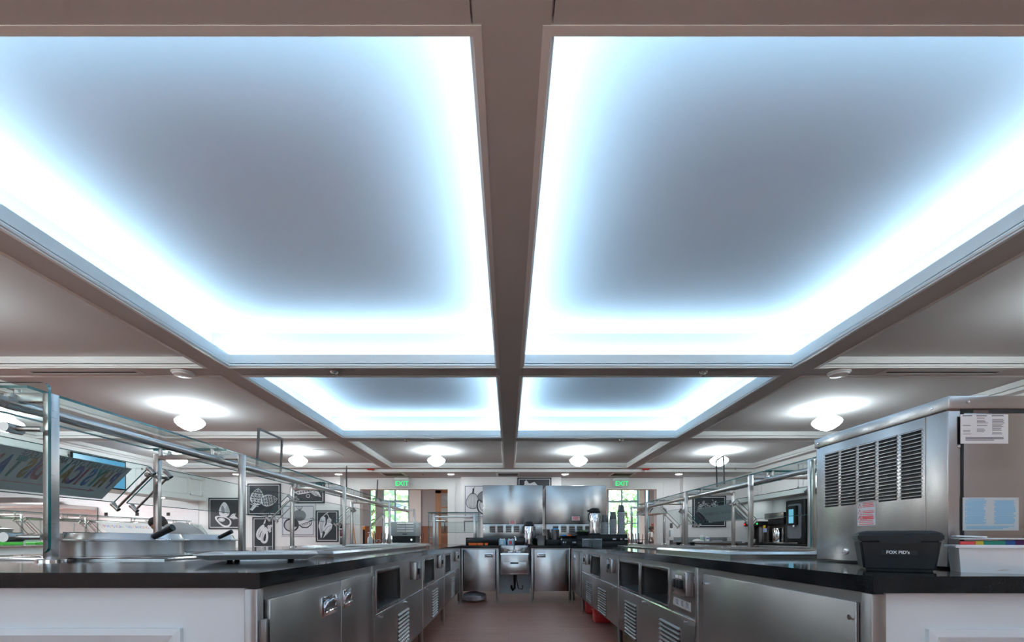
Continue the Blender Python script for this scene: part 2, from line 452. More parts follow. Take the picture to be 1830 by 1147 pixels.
# bulkheads over the kitchen line (left) and the drinks counter (right)
def bulkhead(name, x0, x1, zb, facing, y0, y1, label):
    mb = MB().box(x0, x1, y0, y1, zb, ZS + 0.01)
    f = x1 if facing > 0 else x0
    yy = y0 + 0.25
    while yy < y1 - 0.5:
        ye = min(yy + 1.35, y1 - 0.15)
        for (a, b, c, d) in ((yy, yy + 0.03, zb + 0.12, ZL - 0.10), (ye - 0.03, ye, zb + 0.12, ZL - 0.10), (yy, ye, zb + 0.12, zb + 0.15), (yy, ye, ZL - 0.13, ZL - 0.10)):
            mb.box(f, f + facing * 0.014, a, b, c, d)
        yy += 1.47
    mb.box(f, f + facing * 0.02, y0, y1, zb, zb + 0.03)
    return structure(mb, name, M_WHITE, label, None, smooth=False)
bulkhead('wall_left', XLW - 0.55, XLW, zs(896, YP), 1, 2.0, YP, 'white panelled bulkhead above the kitchen line')
bulkhead('wall_right', XRW, XRW + 0.30, 1.915, -1, 1.5, YP, 'white panelled bulkhead above the drinks counter')
# drinks alcove: its far and right wall, lower ceiling
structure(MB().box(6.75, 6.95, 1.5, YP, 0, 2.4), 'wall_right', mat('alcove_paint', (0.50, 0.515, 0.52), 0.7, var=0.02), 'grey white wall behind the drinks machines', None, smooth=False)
structure(MB().box(XRW + 0.3, 6.95, 1.5, YP, 2.0, 2.1), 'ceiling', M_WHITE, 'low ceiling of the drinks alcove', None, smooth=False)
# kitchen: tiled back wall with black accent tiles
M_TILE = mat('white_wall_tile', (0.82, 0.79, 0.80), 0.25, var=0.02)
def tile_material():
    m = M_TILE; n, l, p = m.node_tree.nodes, m.node_tree.links, m.node_tree.nodes['Principled BSDF']
    br = n.new('ShaderNodeTexBrick'); tc = n.new('ShaderNodeTexCoord'); mp = n.new('ShaderNodeMapping')
    mp.inputs['Rotation'].default_value = (R(90), 0, 0)
    l.new(tc.outputs['Object'], mp.inputs[0]); l.new(mp.outputs[0], br.inputs['Vector'])
    br.inputs['Scale'].default_value = 1; br.inputs['Brick Width'].default_value = 0.20; br.inputs['Row Height'].default_value = 0.10; br.inputs['Mortar Size'].default_value = 0.002
    br.inputs['Color1'].default_value = (0.79, 0.80, 0.82, 1); br.inputs['Color2'].default_value = (0.76, 0.77, 0.79, 1); br.inputs['Mortar'].default_value = (0.68, 0.66, 0.67, 1)
    l.new(br.outputs['Color'], p.inputs['Base Color'])
tile_material()
tw = MB(); tw.box(-15, xs(355, YP), YP - 0.012, YP - 0.0005, 0, ZS)
structure(tw, 'wall_back', M_TILE, 'white tiled kitchen back wall', None, smooth=False)
for px in (9, 51, 134.5, 190.5, 246, 301.5):
    t = 0.085 / 2; c = at(px, 918.6, YP)
    solo(MB().box(c.x - t, c.x + t, YP - 0.019, YP - 0.012, c.z - t, c.z + t), 'accent_tile', M_BLACK, 'small black square accent tile in the white kitchen wall', 'tile', 'black accent tiles in the kitchen wall')
# baseboards
for k, (a, b, y) in enumerate(((PMID[0], PMID[1], YP), (PL[0], PL[1], YP), (PR[0], PR[1], YP))):
    structure(MB().box(a, b, y - 0.03, y - 0.013, 0, 0.12), 'baseboard_back', M_WHITE, 'white baseboard', None, smooth=False)

# ------------------------------------------------------------------ dining hall beyond the openings
YH = 24.0; ZH = 4.2
M_HALLW = mat('hall_paint', (0.42, 0.43, 0.45), 0.7, var=0.02)
M_FRAMEW = mat('window_frame_paint', (0.30, 0.52, 0.62), 0.4, var=0.05)
wins = [(xs(683, YH), xs(731, YH)), (-xs(731, YH), xs(1142, YH)), (xs(660.5, YH), xs(671.5, YH)), (xs(1153.5, YH), xs(1160.5, YH))]
def hall():
    mb = MB(); xb = sorted([-9.5, 9.5] + [v for c in wins for v in c]); zb_ = 0.93; zt = 3.9
    for a, b in zip(xb[:-1], xb[1:]):
        hole = any(abs(a - c[0]) < 1e-6 for c in wins)
        if hole: mb.box(a, b, YH, YH + 0.3, 0, zb_); mb.box(a, b, YH, YH + 0.3, zt, ZH)
        else: mb.box(a, b, YH, YH + 0.3, 0, ZH)
    structure(mb, 'wall_back', M_HALLW, 'grey far wall of the dining hall', None, smooth=False)
    structure(MB().box(-9.7, -9.5, YB + T, YH, 0, ZH), 'wall_left', M_HALLW, 'grey side wall of the dining hall', None, smooth=False)
    structure(MB().box(9.5, 9.7, YB + T, YH, 0, ZH), 'wall_right', M_HALLW, 'grey side wall of the dining hall', None, smooth=False)
    structure(MB().box(-9.7, 9.7, YB + T, YH + 0.3, ZH, ZH + 0.1), 'ceiling', M_WHITE, 'white dining hall ceiling', None, smooth=False)
    structure(MB().box(-15.2, 12.7, YB + T - 0.01, YB + T, 3.6, ZH), 'wall_front', M_HALLW, 'wall above the openings', None, smooth=False)
    for k, (a, b) in enumerate(wins):
        f = MB(); t = 0.07 if k < 2 else 0.04
        for (x0, x1, z0, z1) in ((a, a + t, zb_, zt), (b - t, b, zb_, zt), (a, b, zb_, zb_ + t), (a, b, zt - t, zt)): f.box(x0, x1, YH + 0.06, YH + 0.16, z0, z1)
        if k < 2:
            mx = xs(705.5, YH) if k == 0 else xs(1112, YH)
            f.box(mx - 0.035, mx + 0.035, YH + 0.06, YH + 0.16, zb_, zt); f.box(a, b, YH + 0.05, YH + 0.17, zs(895.5, YH) - 0.06, zs(895.5, YH) + 0.05)
            f.box(a, b, YH + 0.06, YH + 0.16, zs(935, YH) - 0.03, zs(935, YH) + 0.03)
        f.box(a - 0.1, b + 0.1, YH - 0.08, YH + 0.06, zb_ - 0.05, zb_)
        w_ = structure(f, 'window_%d' % (k + 1), M_FRAMEW, 'tall window of the dining hall', None, smooth=False)
        MB().box(a + t, b - t, YH + 0.10, YH + 0.112, zb_ + t, zt - t).build('pane', M_GLASS, w_, smooth=False)
    zw = zs(940, YH); xb2 = [-9.5] + [v for c in sorted(wins) for v in c] + [9.5]; k = 0
    for a, b in zip(xb2[0::2], xb2[1::2]):
        m = MB().box(a, b, YH - 0.03, YH, 0.12, zw - 0.05).box(a, b, YH - 0.05, YH, zw - 0.05, zw).box(a, b, YH - 0.05, YH, 0, 0.12)
        structure(m, 'trim_%d' % (n_trim + 5 + k), M_WOOD, 'brown wood wainscot panelling under the hall wall', None, smooth=False); k += 1
    # lighter column casings between the window bays
    for px0, px1 in ((731.5, 752), (1142.5, 1152)):
        structure(MB().box(xs(px0, YH - 0.2), xs(px1, YH - 0.2), YH - 0.2, YH - 0.06, 0, ZH), 'trim_%d' % (n_trim + 20), M_WHITE, 'white column casing beside the hall window', None, smooth=False)
hall()
# open wooden glass door at the right side of the left opening
def hall_door():
    y0, y1 = 12.45, 12.50; a, b = xs(778, y0), xs(778, y0) + 0.92; z1 = 2.75
    mb = MB(); pan = MB(); st = xs(788, y0) - a
    mb.box(a, a + st, y0, y1, 0, z1); mb.box(b - st, b, y0, y1, 0, z1)
    zr = [0, 0.30, zs(955, y0), zs(931.5, y0), zs(906, y0), zs(881, y0) + 0.02]
    mb.box(a, b, y0, y1, 0, 0.30); mb.box(a, b, y0, y1, zs(881, y0), z1)
    for z in zr[2:5]: mb.box(a + st, b - st, y0, y1, z - 0.02, z + 0.02)
    pan.box(a + st, b - st, y0 + 0.02, y0 + 0.028, 0.3, zs(881, y0))
    d = structure(mb, 'door_1', M_WOODO, 'open orange-brown wooden door with glass panes', None, smooth=False)
    pan.build('pane', M_GLASS, d, smooth=False)
hall_door()

# ------------------------------------------------------------------ outdoors, seen through the hall windows
M_LEAF = mat('leaf', (0.58, 0.74, 0.50), 0.6, var=0.3, scale=2.0)
M_BARK = mat('bark', (0.12, 0.08, 0.05), 0.8)
M_LAWN = mat('lawn', (0.16, 0.28, 0.08), 0.9, var=0.3, scale=1.0)
structure(MB().box(-60, 60, 24.3, 90, -0.15, -0.05), 'ground', M_LAWN, 'green lawn outside the hall windows', None, smooth=False)
def tree(x, y, h, r, label):
    t = thing('tree', label, 'tree', (x, y, 0), 'trees outside the hall windows')
    tr = MB(); tr.tube([(x, y, -0.1), (x + 0.1, y, h * 0.4), (x, y, h * 0.75)], 0.2, 8, rad=[0.24, 0.17, 0.08]); tr.build('trunk', M_BARK, t)
    cr = MB()
    for k in range(420):
        u = Vector((random.gauss(0, 1), random.gauss(0, 1), random.gauss(0, 1))).normalized() * (random.random() ** 0.4)
        p = Vector((x + u.x * r, y + u.y * r, h * 0.62 + u.z * h * 0.40)); a = Vector((random.gauss(0, 1), random.gauss(0, 1), random.gauss(0, 1))).normalized(); b = a.orthogonal().normalized(); s = 0.16 + random.random() * 0.2
        cr.quad(p - a * s, p - b * s * 0.7, p + a * s, p + b * s * 0.7)
    o = cr.build('crown', M_LEAF, t, smooth=False)
for (x, y, h, r, lb) in ((-9.6, 32, 6.5, 2.4, 'green leafy tree outside the left window of the left opening, its lower left'), (-7.0, 37, 8.0, 2.3, 'tall green leafy tree behind the right panes of the left hall window'), (-8.3, 44, 4.2, 2.6, 'low far green tree between the two taller trees outside'), (9.2, 36, 6.2, 1.5, 'small green tree outside the right hall window, beside the brick house')):
    tree(x, y, h, r, lb)
def house():
    x0, x1, y, h = 4.0, 14.0, 52.0, 7.5
    M_HB = mat('pale_brick', (0.55, 0.36, 0.32), 0.8, var=0.15, scale=6); M_HW = mat('pale_siding', (0.75, 0.75, 0.76), 0.7); M_RF = mat('roof_shingle', (0.40, 0.22, 0.2), 0.8)
    t = thing('house', 'pale brick house with small windows outside the right hall window', 'house', ((x0 + x1) / 2, y + 4, 0))
    MB().box(x0, x1, y, y + 8, -0.1, 3.2).build('brick_wall', M_HB, t, smooth=False)
    MB().box(x0, x1, y, y + 8, 3.2, h).build('siding_wall', M_HW, t, smooth=False)
    MB().prism([(x0 - 0.4, y - 0.4, h), (x1 + 0.4, y - 0.4, h), (x1 - 1, y + 4, h + 3), (x0 + 1, y + 4, h + 3)], (0, 0, 0.25)).build('roof', M_RF, t, smooth=False)
    for zz in (1.2, 4.4):
        for k in range(5):
            xx = x0 + 1.1 + k * 1.9
            f = MB().box(xx - 0.06, xx + 0.96, y - 0.06, y, zz - 0.06, zz + 1.56).build('window', M_HW, t, smooth=False)
            MB().box(xx, xx + 0.9, y - 0.08, y - 0.06, zz, zz + 1.5).build('pane', mat('house_pane', (0.2, 0.3, 0.36), 0.15), f, smooth=False)
house()

# ------------------------------------------------------------------ ceiling fixtures
M_GLOBE = mat('opal_glass_lit', (0.95, 0.97, 1.0), 0.3, var=0, emit=LAMP_POWER, ecol=(0.84, 0.95, 1.0))
M_DOWN = mat('downlight_lit', (0.95, 0.97, 1.0), 0.3, var=0, emit=85.0, ecol=(0.95, 0.98, 1.0))
GROUP_L = 'schoolhouse ceiling lamps'
def schoolhouse(x, y, label):
    t = thing('schoolhouse_lamp', label, 'lamp', (x, y, ZC - 0.302), GROUP_L)
    z = ZC
    MB().lathe((x, y, z), [(0.0, 0), (0.100, 0), (0.100, -0.020), (0.090, -0.028), (0.0, -0.028)], 32).build('canopy', M_WHITEP, t)
    MB().lathe((x, y, z), [(0.0, -0.028), (0.066, -0.028), (0.070, -0.05), (0.062, -0.062), (0.0, -0.062)], 32).build('collar', M_WHITEP, t)
    MB().lathe((x, y, z), [(0.060, -0.062), (0.074, -0.080), (0.080, -0.104), (0.118, -0.130), (0.160, -0.158), (0.174, -0.182), (0.168, -0.206), (0.135, -0.243), (0.075, -0.282), (0.025, -0.299), (0.0, -0.302)], 40).build('glass_shade', M_GLOBE, t)
    return t
lamp = schoolhouse(-4.27, 6.10, 'glowing schoolhouse lamp over the left serving line, biggest lamp on the left')
for (x, y, lb) in (
    (4.27, 6.10, 'glowing white schoolhouse lamp just above and left of the stainless ice machine'),
    (-6.84, 6.20, 'glowing white schoolhouse lamp seen through the glass at the far left edge'),
    (-4.20, 9.09, 'glowing white schoolhouse lamp beside the flat grey ceiling access panel'),
    (-1.44, 9.09, 'glowing schoolhouse lamp in the far bay just left of the central beam'),
    (1.40, 9.09, 'glowing white schoolhouse lamp in the far bay just right of the central beam'),
    (4.21, 9.09, 'glowing white schoolhouse lamp behind the clear sign holder on the right serving line'),
    (-6.62, 9.09, 'glowing white schoolhouse lamp seen under the top bar of the second left guard frame'),
    (-4.27, 2.93, 'glowing white schoolhouse lamp over the near left bay beyond the picture edge'),
    (4.27, 2.93, 'glowing white schoolhouse lamp over the near right bay beyond the picture edge'),
    (-4.27, -0.2, 'schoolhouse lamp behind the viewer on the left'),
    (4.27, -0.2, 'schoolhouse lamp behind the viewer on the right')):
    dup(lamp, (x, y, ZC - 0.302), lb)

M_DOWNL = mat('downlight_low_lit', (0.95, 0.97, 1.0), 0.3, var=0, emit=30.0, ecol=(0.95, 0.98, 1.0))
def downlight(x, y, z, label, m=None):
    t = thing('downlight', label, 'light', (x, y, z), 'recessed downlights')
    MB().lathe((x, y, z), [(0.072, -0.001), (0.088, -0.001), (0.092, -0.008), (0.074, -0.006)], 28, cap=False).build('trim_ring', M_WHITEP, t)
    MB().lathe((x, y, z), [(0.073, -0.005), (0.066, -0.013), (0.0, -0.016)], 28).build('lens', m or M_DOWN, t)
    return t
d0 = downlight(-4.17, 11.16, ZL, 'small recessed downlight above the chili pepper poster')
for (x, y, z, lb) in ((-1.41, 11.16, ZL, 'small recessed downlight left of the middle ceiling vent'), (1.39, 11.16, ZL, 'small recessed downlight right of the middle ceiling vent'),
                      (4.18, 11.16, ZL, 'small recessed downlight left of the kale poster wall, behind the right sign holder'), (-6.67, 11.16, ZL, 'small recessed downlight above the avocado poster'),
                      (-8.02, 10.5, zs(896, YP), 'recessed downlight under the left panelled bulkhead')):
    dup(d0, (x, y, z), lb)

downlight(6.4, 10.4, 2.0, 'downlight in the low drinks alcove ceiling, above the black dispenser', M_DOWNL); downlight(6.4, 11.35, 2.0, 'downlight deep in the low drinks alcove ceiling', M_DOWNL)
def sprinkler(x, y, z, label):
    t = thing('sprinkler', label, 'sprinkler', (x, y, z - 0.045), 'ceiling sprinklers')
    MB().lathe((x, y, z), [(0.0, -0.001), (0.040, -0.001), (0.036, -0.009), (0.018, -0.012), (0.0, -0.012)], 20).build('escutcheon', M_CHROME, t)
    m = MB(); m.cyl((x, y, z - 0.010), (x, y, z - 0.026), 0.010, n=10); m.tube([(x - 0.012, y, z - 0.024), (x - 0.014, y, z - 0.034), (x, y, z - 0.040), (x + 0.014, y, z - 0.034), (x + 0.012, y, z - 0.024)], 0.003, 6); m.build('head', M_DARKST, t)
    MB().cyl((x, y, z - 0.039), (x, y, z - 0.042), 0.015, n=14).build('deflector', M_CHROME, t)
    return t
s0 = sprinkler(-1.72, 4.49, ZS, 'small ceiling sprinkler on the cross beam left of the central beam')
for (x, y, z, lb) in ((1.925, 4.49, ZS, 'small ceiling sprinkler on the cross beam right of the central beam'), (-1.69, 7.55, ZS, 'small ceiling sprinkler behind the left far lit coffer'),
                      (1.88, 7.55, ZS, 'small ceiling sprinkler behind the right far lit coffer'), (5.3, 10.62, ZS, 'small ceiling sprinkler near the right bulkhead over the kale poster'), (-2.1, 11.2, ZL, 'tiny sprinkler on the lower soffit right of the left exit sign'), (2.2, 11.2, ZL, 'tiny sprinkler on the lower soffit left of the right exit sign'),
                      (-4.6, 11.2, ZL, 'tiny sprinkler on the lower soffit left of the pepper poster downlight')):
    dup(s0, (x, y, z - 0.045), lb)

def detector(x, y, label):
    t = thing('smoke_detector', label, 'smoke detector', (x, y, ZS - 0.042), 'round white smoke detectors')
    MB().lathe((x, y, ZS), [(0.0, 0), (0.100, 0), (0.100, -0.012), (0.092, -0.018), (0.0, -0.018)], 36).build('base_plate', M_WHITEP, t)
    MB().lathe((x, y, ZS), [(0.088, -0.018), (0.082, -0.032), (0.055, -0.042), (0.0, -0.042)], 36).build('cover', M_WHITEP, t)
    return t
detector(-3.22, 4.50, 'round white smoke detector on the beam above the left serving line')
detector(3.27, 4.50, 'round white smoke detector on the beam right of the right lit coffer')

M_VENTG = mat('vent_grille', (0.16, 0.15, 0.145), 0.6)
def slot(x0, x1, y, label):
    t = thing('slot_diffuser', label, 'vent', ((x0 + x1) / 2, y, ZS - 0.006), 'linear slot diffusers')
    w_ = 0.055
    MB().rect_sweep(x0 + 0.06, x1 - 0.06, y - 0.024, y + 0.024, [(0, ZS - 0.001), (0, ZS - 0.008), (w_, ZS - 0.004), (w_, ZS - 0.001)]).build('frame', M_SOFFIT, t, smooth=False)
    MB().box(x0 + 0.06, x1 - 0.06, y - 0.024, y + 0.024, ZS - 0.002, ZS - 0.001).build('slot', M_BLACKM, t, smooth=False)
    return t
slot(xs(45, 4.49), xs(256, 4.49), 4.49, 'long thin black slot diffuser in the left ceiling beam')
slot(xs(1572, 4.49), xs(1795, 4.49), 4.49, 'long thin black slot diffuser in the right ceiling beam')

def vent(x, y, label):
    t = thing('ceiling_vent', label, 'vent', (x, y, ZL - 0.01), 'square ceiling return vents'); h = 0.29
    MB().rect_sweep(x - h + 0.05, x + h - 0.05, y - h + 0.05, y + h - 0.05, [(0, ZL - 0.001), (0, ZL - 0.010), (0.05, ZL - 0.006), (0.05, ZL - 0.001)]).build('frame', M_WHITEP, t, smooth=False)
    g = MB(); g.box(x - h + 0.05, x + h - 0.05, y - h + 0.05, y + h - 0.05, ZL - 0.003, ZL - 0.001)
    for k in range(14):
        yy = y - h + 0.06 + k * (2 * h - 0.12) / 13; g.box(x - h + 0.05, x + h - 0.05, yy - 0.003, yy + 0.003, ZL - 0.009, ZL - 0.002)
    g.build('grille', M_VENTG, t, smooth=False)
vent(-2.83, 11.2, 'square grey ceiling vent above the left exit sign')
vent(-0.01, 11.2, 'square grey ceiling vent above the stainless equipment backs')
vent(2.80, 11.2, 'square grey ceiling vent above the right exit sign')
ap = MB().box(-4.07, -3.45, 8.93, 9.56, ZC - 0.006, ZC - 0.001)
solo(ap, 'access_panel', M_SOFFIT, 'flat square access panel in the shallow ceiling bay beside a lamp', 'access panel', smooth=False)

# exit signs
M_EXITG = mat('exit_green', (0.02, 0.9, 0.22), 0.4, var=0, emit=1.0, ecol=(0.0, 1.0, 0.22))
M_EXITP = mat('exit_panel', (0.42, 0.46, 0.44), 0.2, var=0.02)
def exit_sign(px, label):
    c = at(px, 863, 11.70); wd, z1 = 0.36, zs(853.5, 11.7); zm = zs(858.2, 11.7); z0 = zs(869.8, 11.7)
    t = thing('exit_sign', label, 'exit sign', (c.x, 11.70, z0))
    MB().box(c.x - wd / 2, c.x + wd / 2, 11.67, YB - 0.0, zm, z1, 0.004).build('housing', M_WHITEP, t)
    MB().box(c.x - wd / 2, c.x + wd / 2, 11.695, 11.705, z0, zm).build('panel', M_EXITP, t, smooth=False)
    f = MB()
    f.box(c.x - wd / 2 - 0.003, c.x - wd / 2 + 0.006, 11.69, 11.71, z0, zm); f.box(c.x + wd / 2 - 0.006, c.x + wd / 2 + 0.003, 11.69, 11.71, z0, zm); f.box(c.x - wd / 2, c.x + wd / 2, 11.69, 11.71, z0 - 0.003, z0 + 0.006)
    f.build('edge_frame', M_WHITEP, t, smooth=False)
    lettering('lettering', 'EXIT', 0.170, (c.x + 0.012, 11.692, (z0 + zm) / 2), (1, 0, 0), (0, 0, 1), M_EXITG, t, 0.002)
    return t
exit_sign(717.5, 'green lit exit sign above the left opening to the dining hall')
exit_sign(1110.5, 'green lit exit sign above the right opening to the dining hall')
def strobe(px, label):
    x = xs(px, 10.72); t = thing('fire_alarm', label, 'fire alarm', (x, 10.70, ZS - 0.06), 'red ceiling fire alarms')
    MB().lathe((x, 10.70, ZS), [(0.0, 0), (0.085, 0), (0.085, -0.022), (0.06, -0.035), (0.0, -0.035)], 28).build('body', M_RED, t)
    MB().box(x - 0.03, x + 0.03, 10.68, 10.72, ZS - 0.058, ZS - 0.034, 0.008).build('strobe_lens', M_WHITEP, t)
strobe(663, 'red round fire alarm with white lens left of the left exit sign')
strobe(1154, 'red round fire alarm with white lens right of the right exit sign')

# unseen area lights: standing for kitchen fixtures, and added fill for the dining hall
def area(name, loc, sx, sy, power, col=(0.96, 0.98, 1.0), rot=(0, 0, 0)):
    d = bpy.data.lights.new(name, 'AREA'); d.shape = 'RECTANGLE'; d.size = sx; d.size_y = sy; d.energy = power; d.color = col
    o = bpy.data.objects.new(name, d); COL.objects.link(o); o.location = loc; o.rotation_euler = rot; return o
area('kitchen_ceiling_light', (-10.8, 9.0, ZS - 0.03), 2.4, 1.2, 300)
area('kitchen_ceiling_light', (-10.8, 5.0, ZS - 0.03), 2.4, 1.2, 230)
area('hall_fill_light', (-5.5, 17.5, ZH - 0.05), 4, 4, 420)
area('hall_fill_light', (5.5, 17.5, ZH - 0.05), 4, 4, 420)

# ------------------------------------------------------------------ the serving island: worktop, panels, cabinets
ZT = 0.91; ZB = 0.865                   # worktop top and underside
XL, XR = -0.735, 0.975                  # aisle edges of the worktop
YL, YR = 1.345, 1.215                   # near edges
XFL, XFR = -0.75, 0.985                 # cabinet faces along the aisle
YK = 7.13                               # front edge of the back counter
mb = MB()
out = [(-3.15, YL), (XL, YL), (XL, YK), (-0.135, YK), (-0.135, YK + 0.36), (0.335, YK + 0.36), (0.335, YK), (XR, YK), (XR, YR), (3.55, YR), (3.55, 10.2), (1.2, 10.2), (1.2, 8.95), (-1.55, 8.95), (-1.55, 10.2), (-3.15, 10.2)]
def slab(outline):
    bm = bmesh.new(); vs = [bm.verts.new((x, y, ZB)) for x, y in outline]; f = bm.faces.new(vs)
    r = bmesh.ops.extrude_face_region(bm, geom=[f])
    for v in r['geom']:
        if isinstance(v, bmesh.types.BMVert): v.co.z = ZT
    ed = [e for e in bm.edges if abs(e.verts[0].co.z - ZT) < 1e-6 and abs(e.verts[1].co.z - ZT) < 1e-6]
    bmesh.ops.bevel(bm, geom=ed, offset=0.004, segments=2, affect='EDGES')
    bm.verts.index_update()
    m = MB(); m.add([v.co.copy() for v in bm.verts], [tuple(v.index for v in f.verts) for f in bm.faces]); bm.free(); return m
solo(slab(out), 'worktop', M_GRANITE, 'polished black granite worktop running around the U-shaped serving island', 'worktop')

# white panelled ends facing the viewer and the customers' sides
def end_panel(x0, x1, y, xo, label, win):
    t = thing('end_panel', label, 'panel', ((x0 + x1) / 2, y, 0))
    MB().box(x0, x1, y, y + 0.012, 0, ZB - 0.001).build('board', M_PANELW, t, smooth=False)
    a, b, c, d = win; f = MB()
    prof = [(0.0, 0.0), (0.0, 0.012), (0.02, 0.016), (0.045, 0.004), (0.055, 0.0)]
    # picture-frame moulding standing on the panel: swept in the panel plane
    K = len(prof); vs = []; fs = []
    for (sx, sz) in ((0, 0), (1, 0), (1, 1), (0, 1)):
        for (dd, h) in prof: vs.append(((b - dd) if sx else (a + dd), y - h, (d - dd) if sz else (c + dd)))
    for q in range(4):
        e = (q + 1) % 4
        for i in range(K - 1): fs.append((q * K + i, e * K + i, e * K + i + 1, q * K + i + 1))
    f.add(vs, fs); f.build('moulding', M_PANELW, t, smooth=False)
    MB().box(x0, x1, y - 0.012, y, 0, 0.12).build('plinth', M_PANELW, t, smooth=False)
    return t
end_panel(-3.13, -0.790, YL + 0.03, -3.13, 'white panelled end of the left serving counter, facing the viewer', (-2.9, xs(325, 1.37), 0.2, zs(1122, 1.37)))
end_panel(1.026, 3.53, YR + 0.03, 3.53, 'white panelled end of the right serving counter, facing the viewer', (xs(1656, 1.24), 3.3, 0.2, zs(1124, 1.24)))

for (x0, lb) in ((-3.13, 'white panelling along the customer side of the left serving counter'), (3.50, 'white panelling along the customer side of the right serving counter')):
    solo(MB().box(x0, x0 + 0.03, (YL if x0 < 0 else YR) + 0.06, 10.15, 0, ZB - 0.001), 'counter_cladding', M_PANELW, lb, 'panel', smooth=False)

def dbox(mb, xf, s, d0, d1, y0, y1, z0, z1, bev=0.0):
    mb.box(xf - s * d0, xf - s * d1, y0, y1, z0, z1, bev)
def pull(mb, xf, s, y0, y1, z0, z1):
    """recessed cup pull: plate, hood and bright cup lip"""
    dbox(mb, xf, s, 0.0, 0.004, y0, y1, z0, z1, 0.001)
    ym = (y0 + y1) / 2; zm = (z0 + z1) / 2; w_ = (y1 - y0) * 0.36; h_ = (z1 - z0)
    mb.tube([(xf - s * 0.004, ym - w_, zm - h_ * 0.05), (xf - s * 0.012, ym - w_ * 0.8, zm + h_ * 0.18), (xf - s * 0.014, ym, zm + h_ * 0.28), (xf - s * 0.012, ym + w_ * 0.8, zm + h_ * 0.18), (xf - s * 0.004, ym + w_, zm - h_ * 0.05)], 0.006, 8)
    mb.tube([(xf - s * 0.004, ym - w_, zm - h_ * 0.30), (xf - s * 0.014, ym - w_ * 0.7, zm - h_ * 0.22), (xf - s * 0.016, ym, zm - h_ * 0.18), (xf - s * 0.014, ym + w_ * 0.7, zm - h_ * 0.22), (xf - s * 0.004, ym + w_, zm - h_ * 0.30)], 0.005, 8)
def pull_void(mb, xf, s, y0, y1, z0, z1):
    ym = (y0 + y1) / 2; zm = (z0 + z1) / 2; w_ = (y1 - y0) * 0.34; h_ = (z1 - z0)
    dbox(mb, xf, s, 0.003, 0.0055, ym - w_, ym + w_, zm - h_ * 0.16, zm + h_ * 0.2)
def louvers(mb, xf, s, y0, y1, z0, z1, n, pr=0.014):
    h = (z1 - z0) / n
    for k in range(n):
        za = z0 + k * h; zb = za + h * 0.62
        vs = []
        for y in (y0, y1):
            vs += [(xf, y, za + h * 0.58), (xf - s * pr * 0.2, y, za + h * 0.55), (xf - s * pr, y, za + h * 0.22), (xf - s * pr, y, za + h * 0.08), (xf, y, za + h * 0.05)]
        mb.add(vs, [(0, 5, 6, 1), (1, 6, 7, 2), (2, 7, 8, 3), (3, 8, 9, 4), (0, 1, 2, 3, 4), (9, 8, 7, 6, 5)])
def louver_slot_shade(mb, xf, s, y0, y1, z0, z1, n, pr=0.0145):  # dark bands: the slot, plus shade under each lip painted on the sheet
    h = (z1 - z0) / n
    for k in range(n): dbox(mb, xf, s, 0.0003, 0.0008, y0 + 0.003, y1 - 0.003, z0 + k * h - h * 0.40, z0 + k * h + h * 0.06)

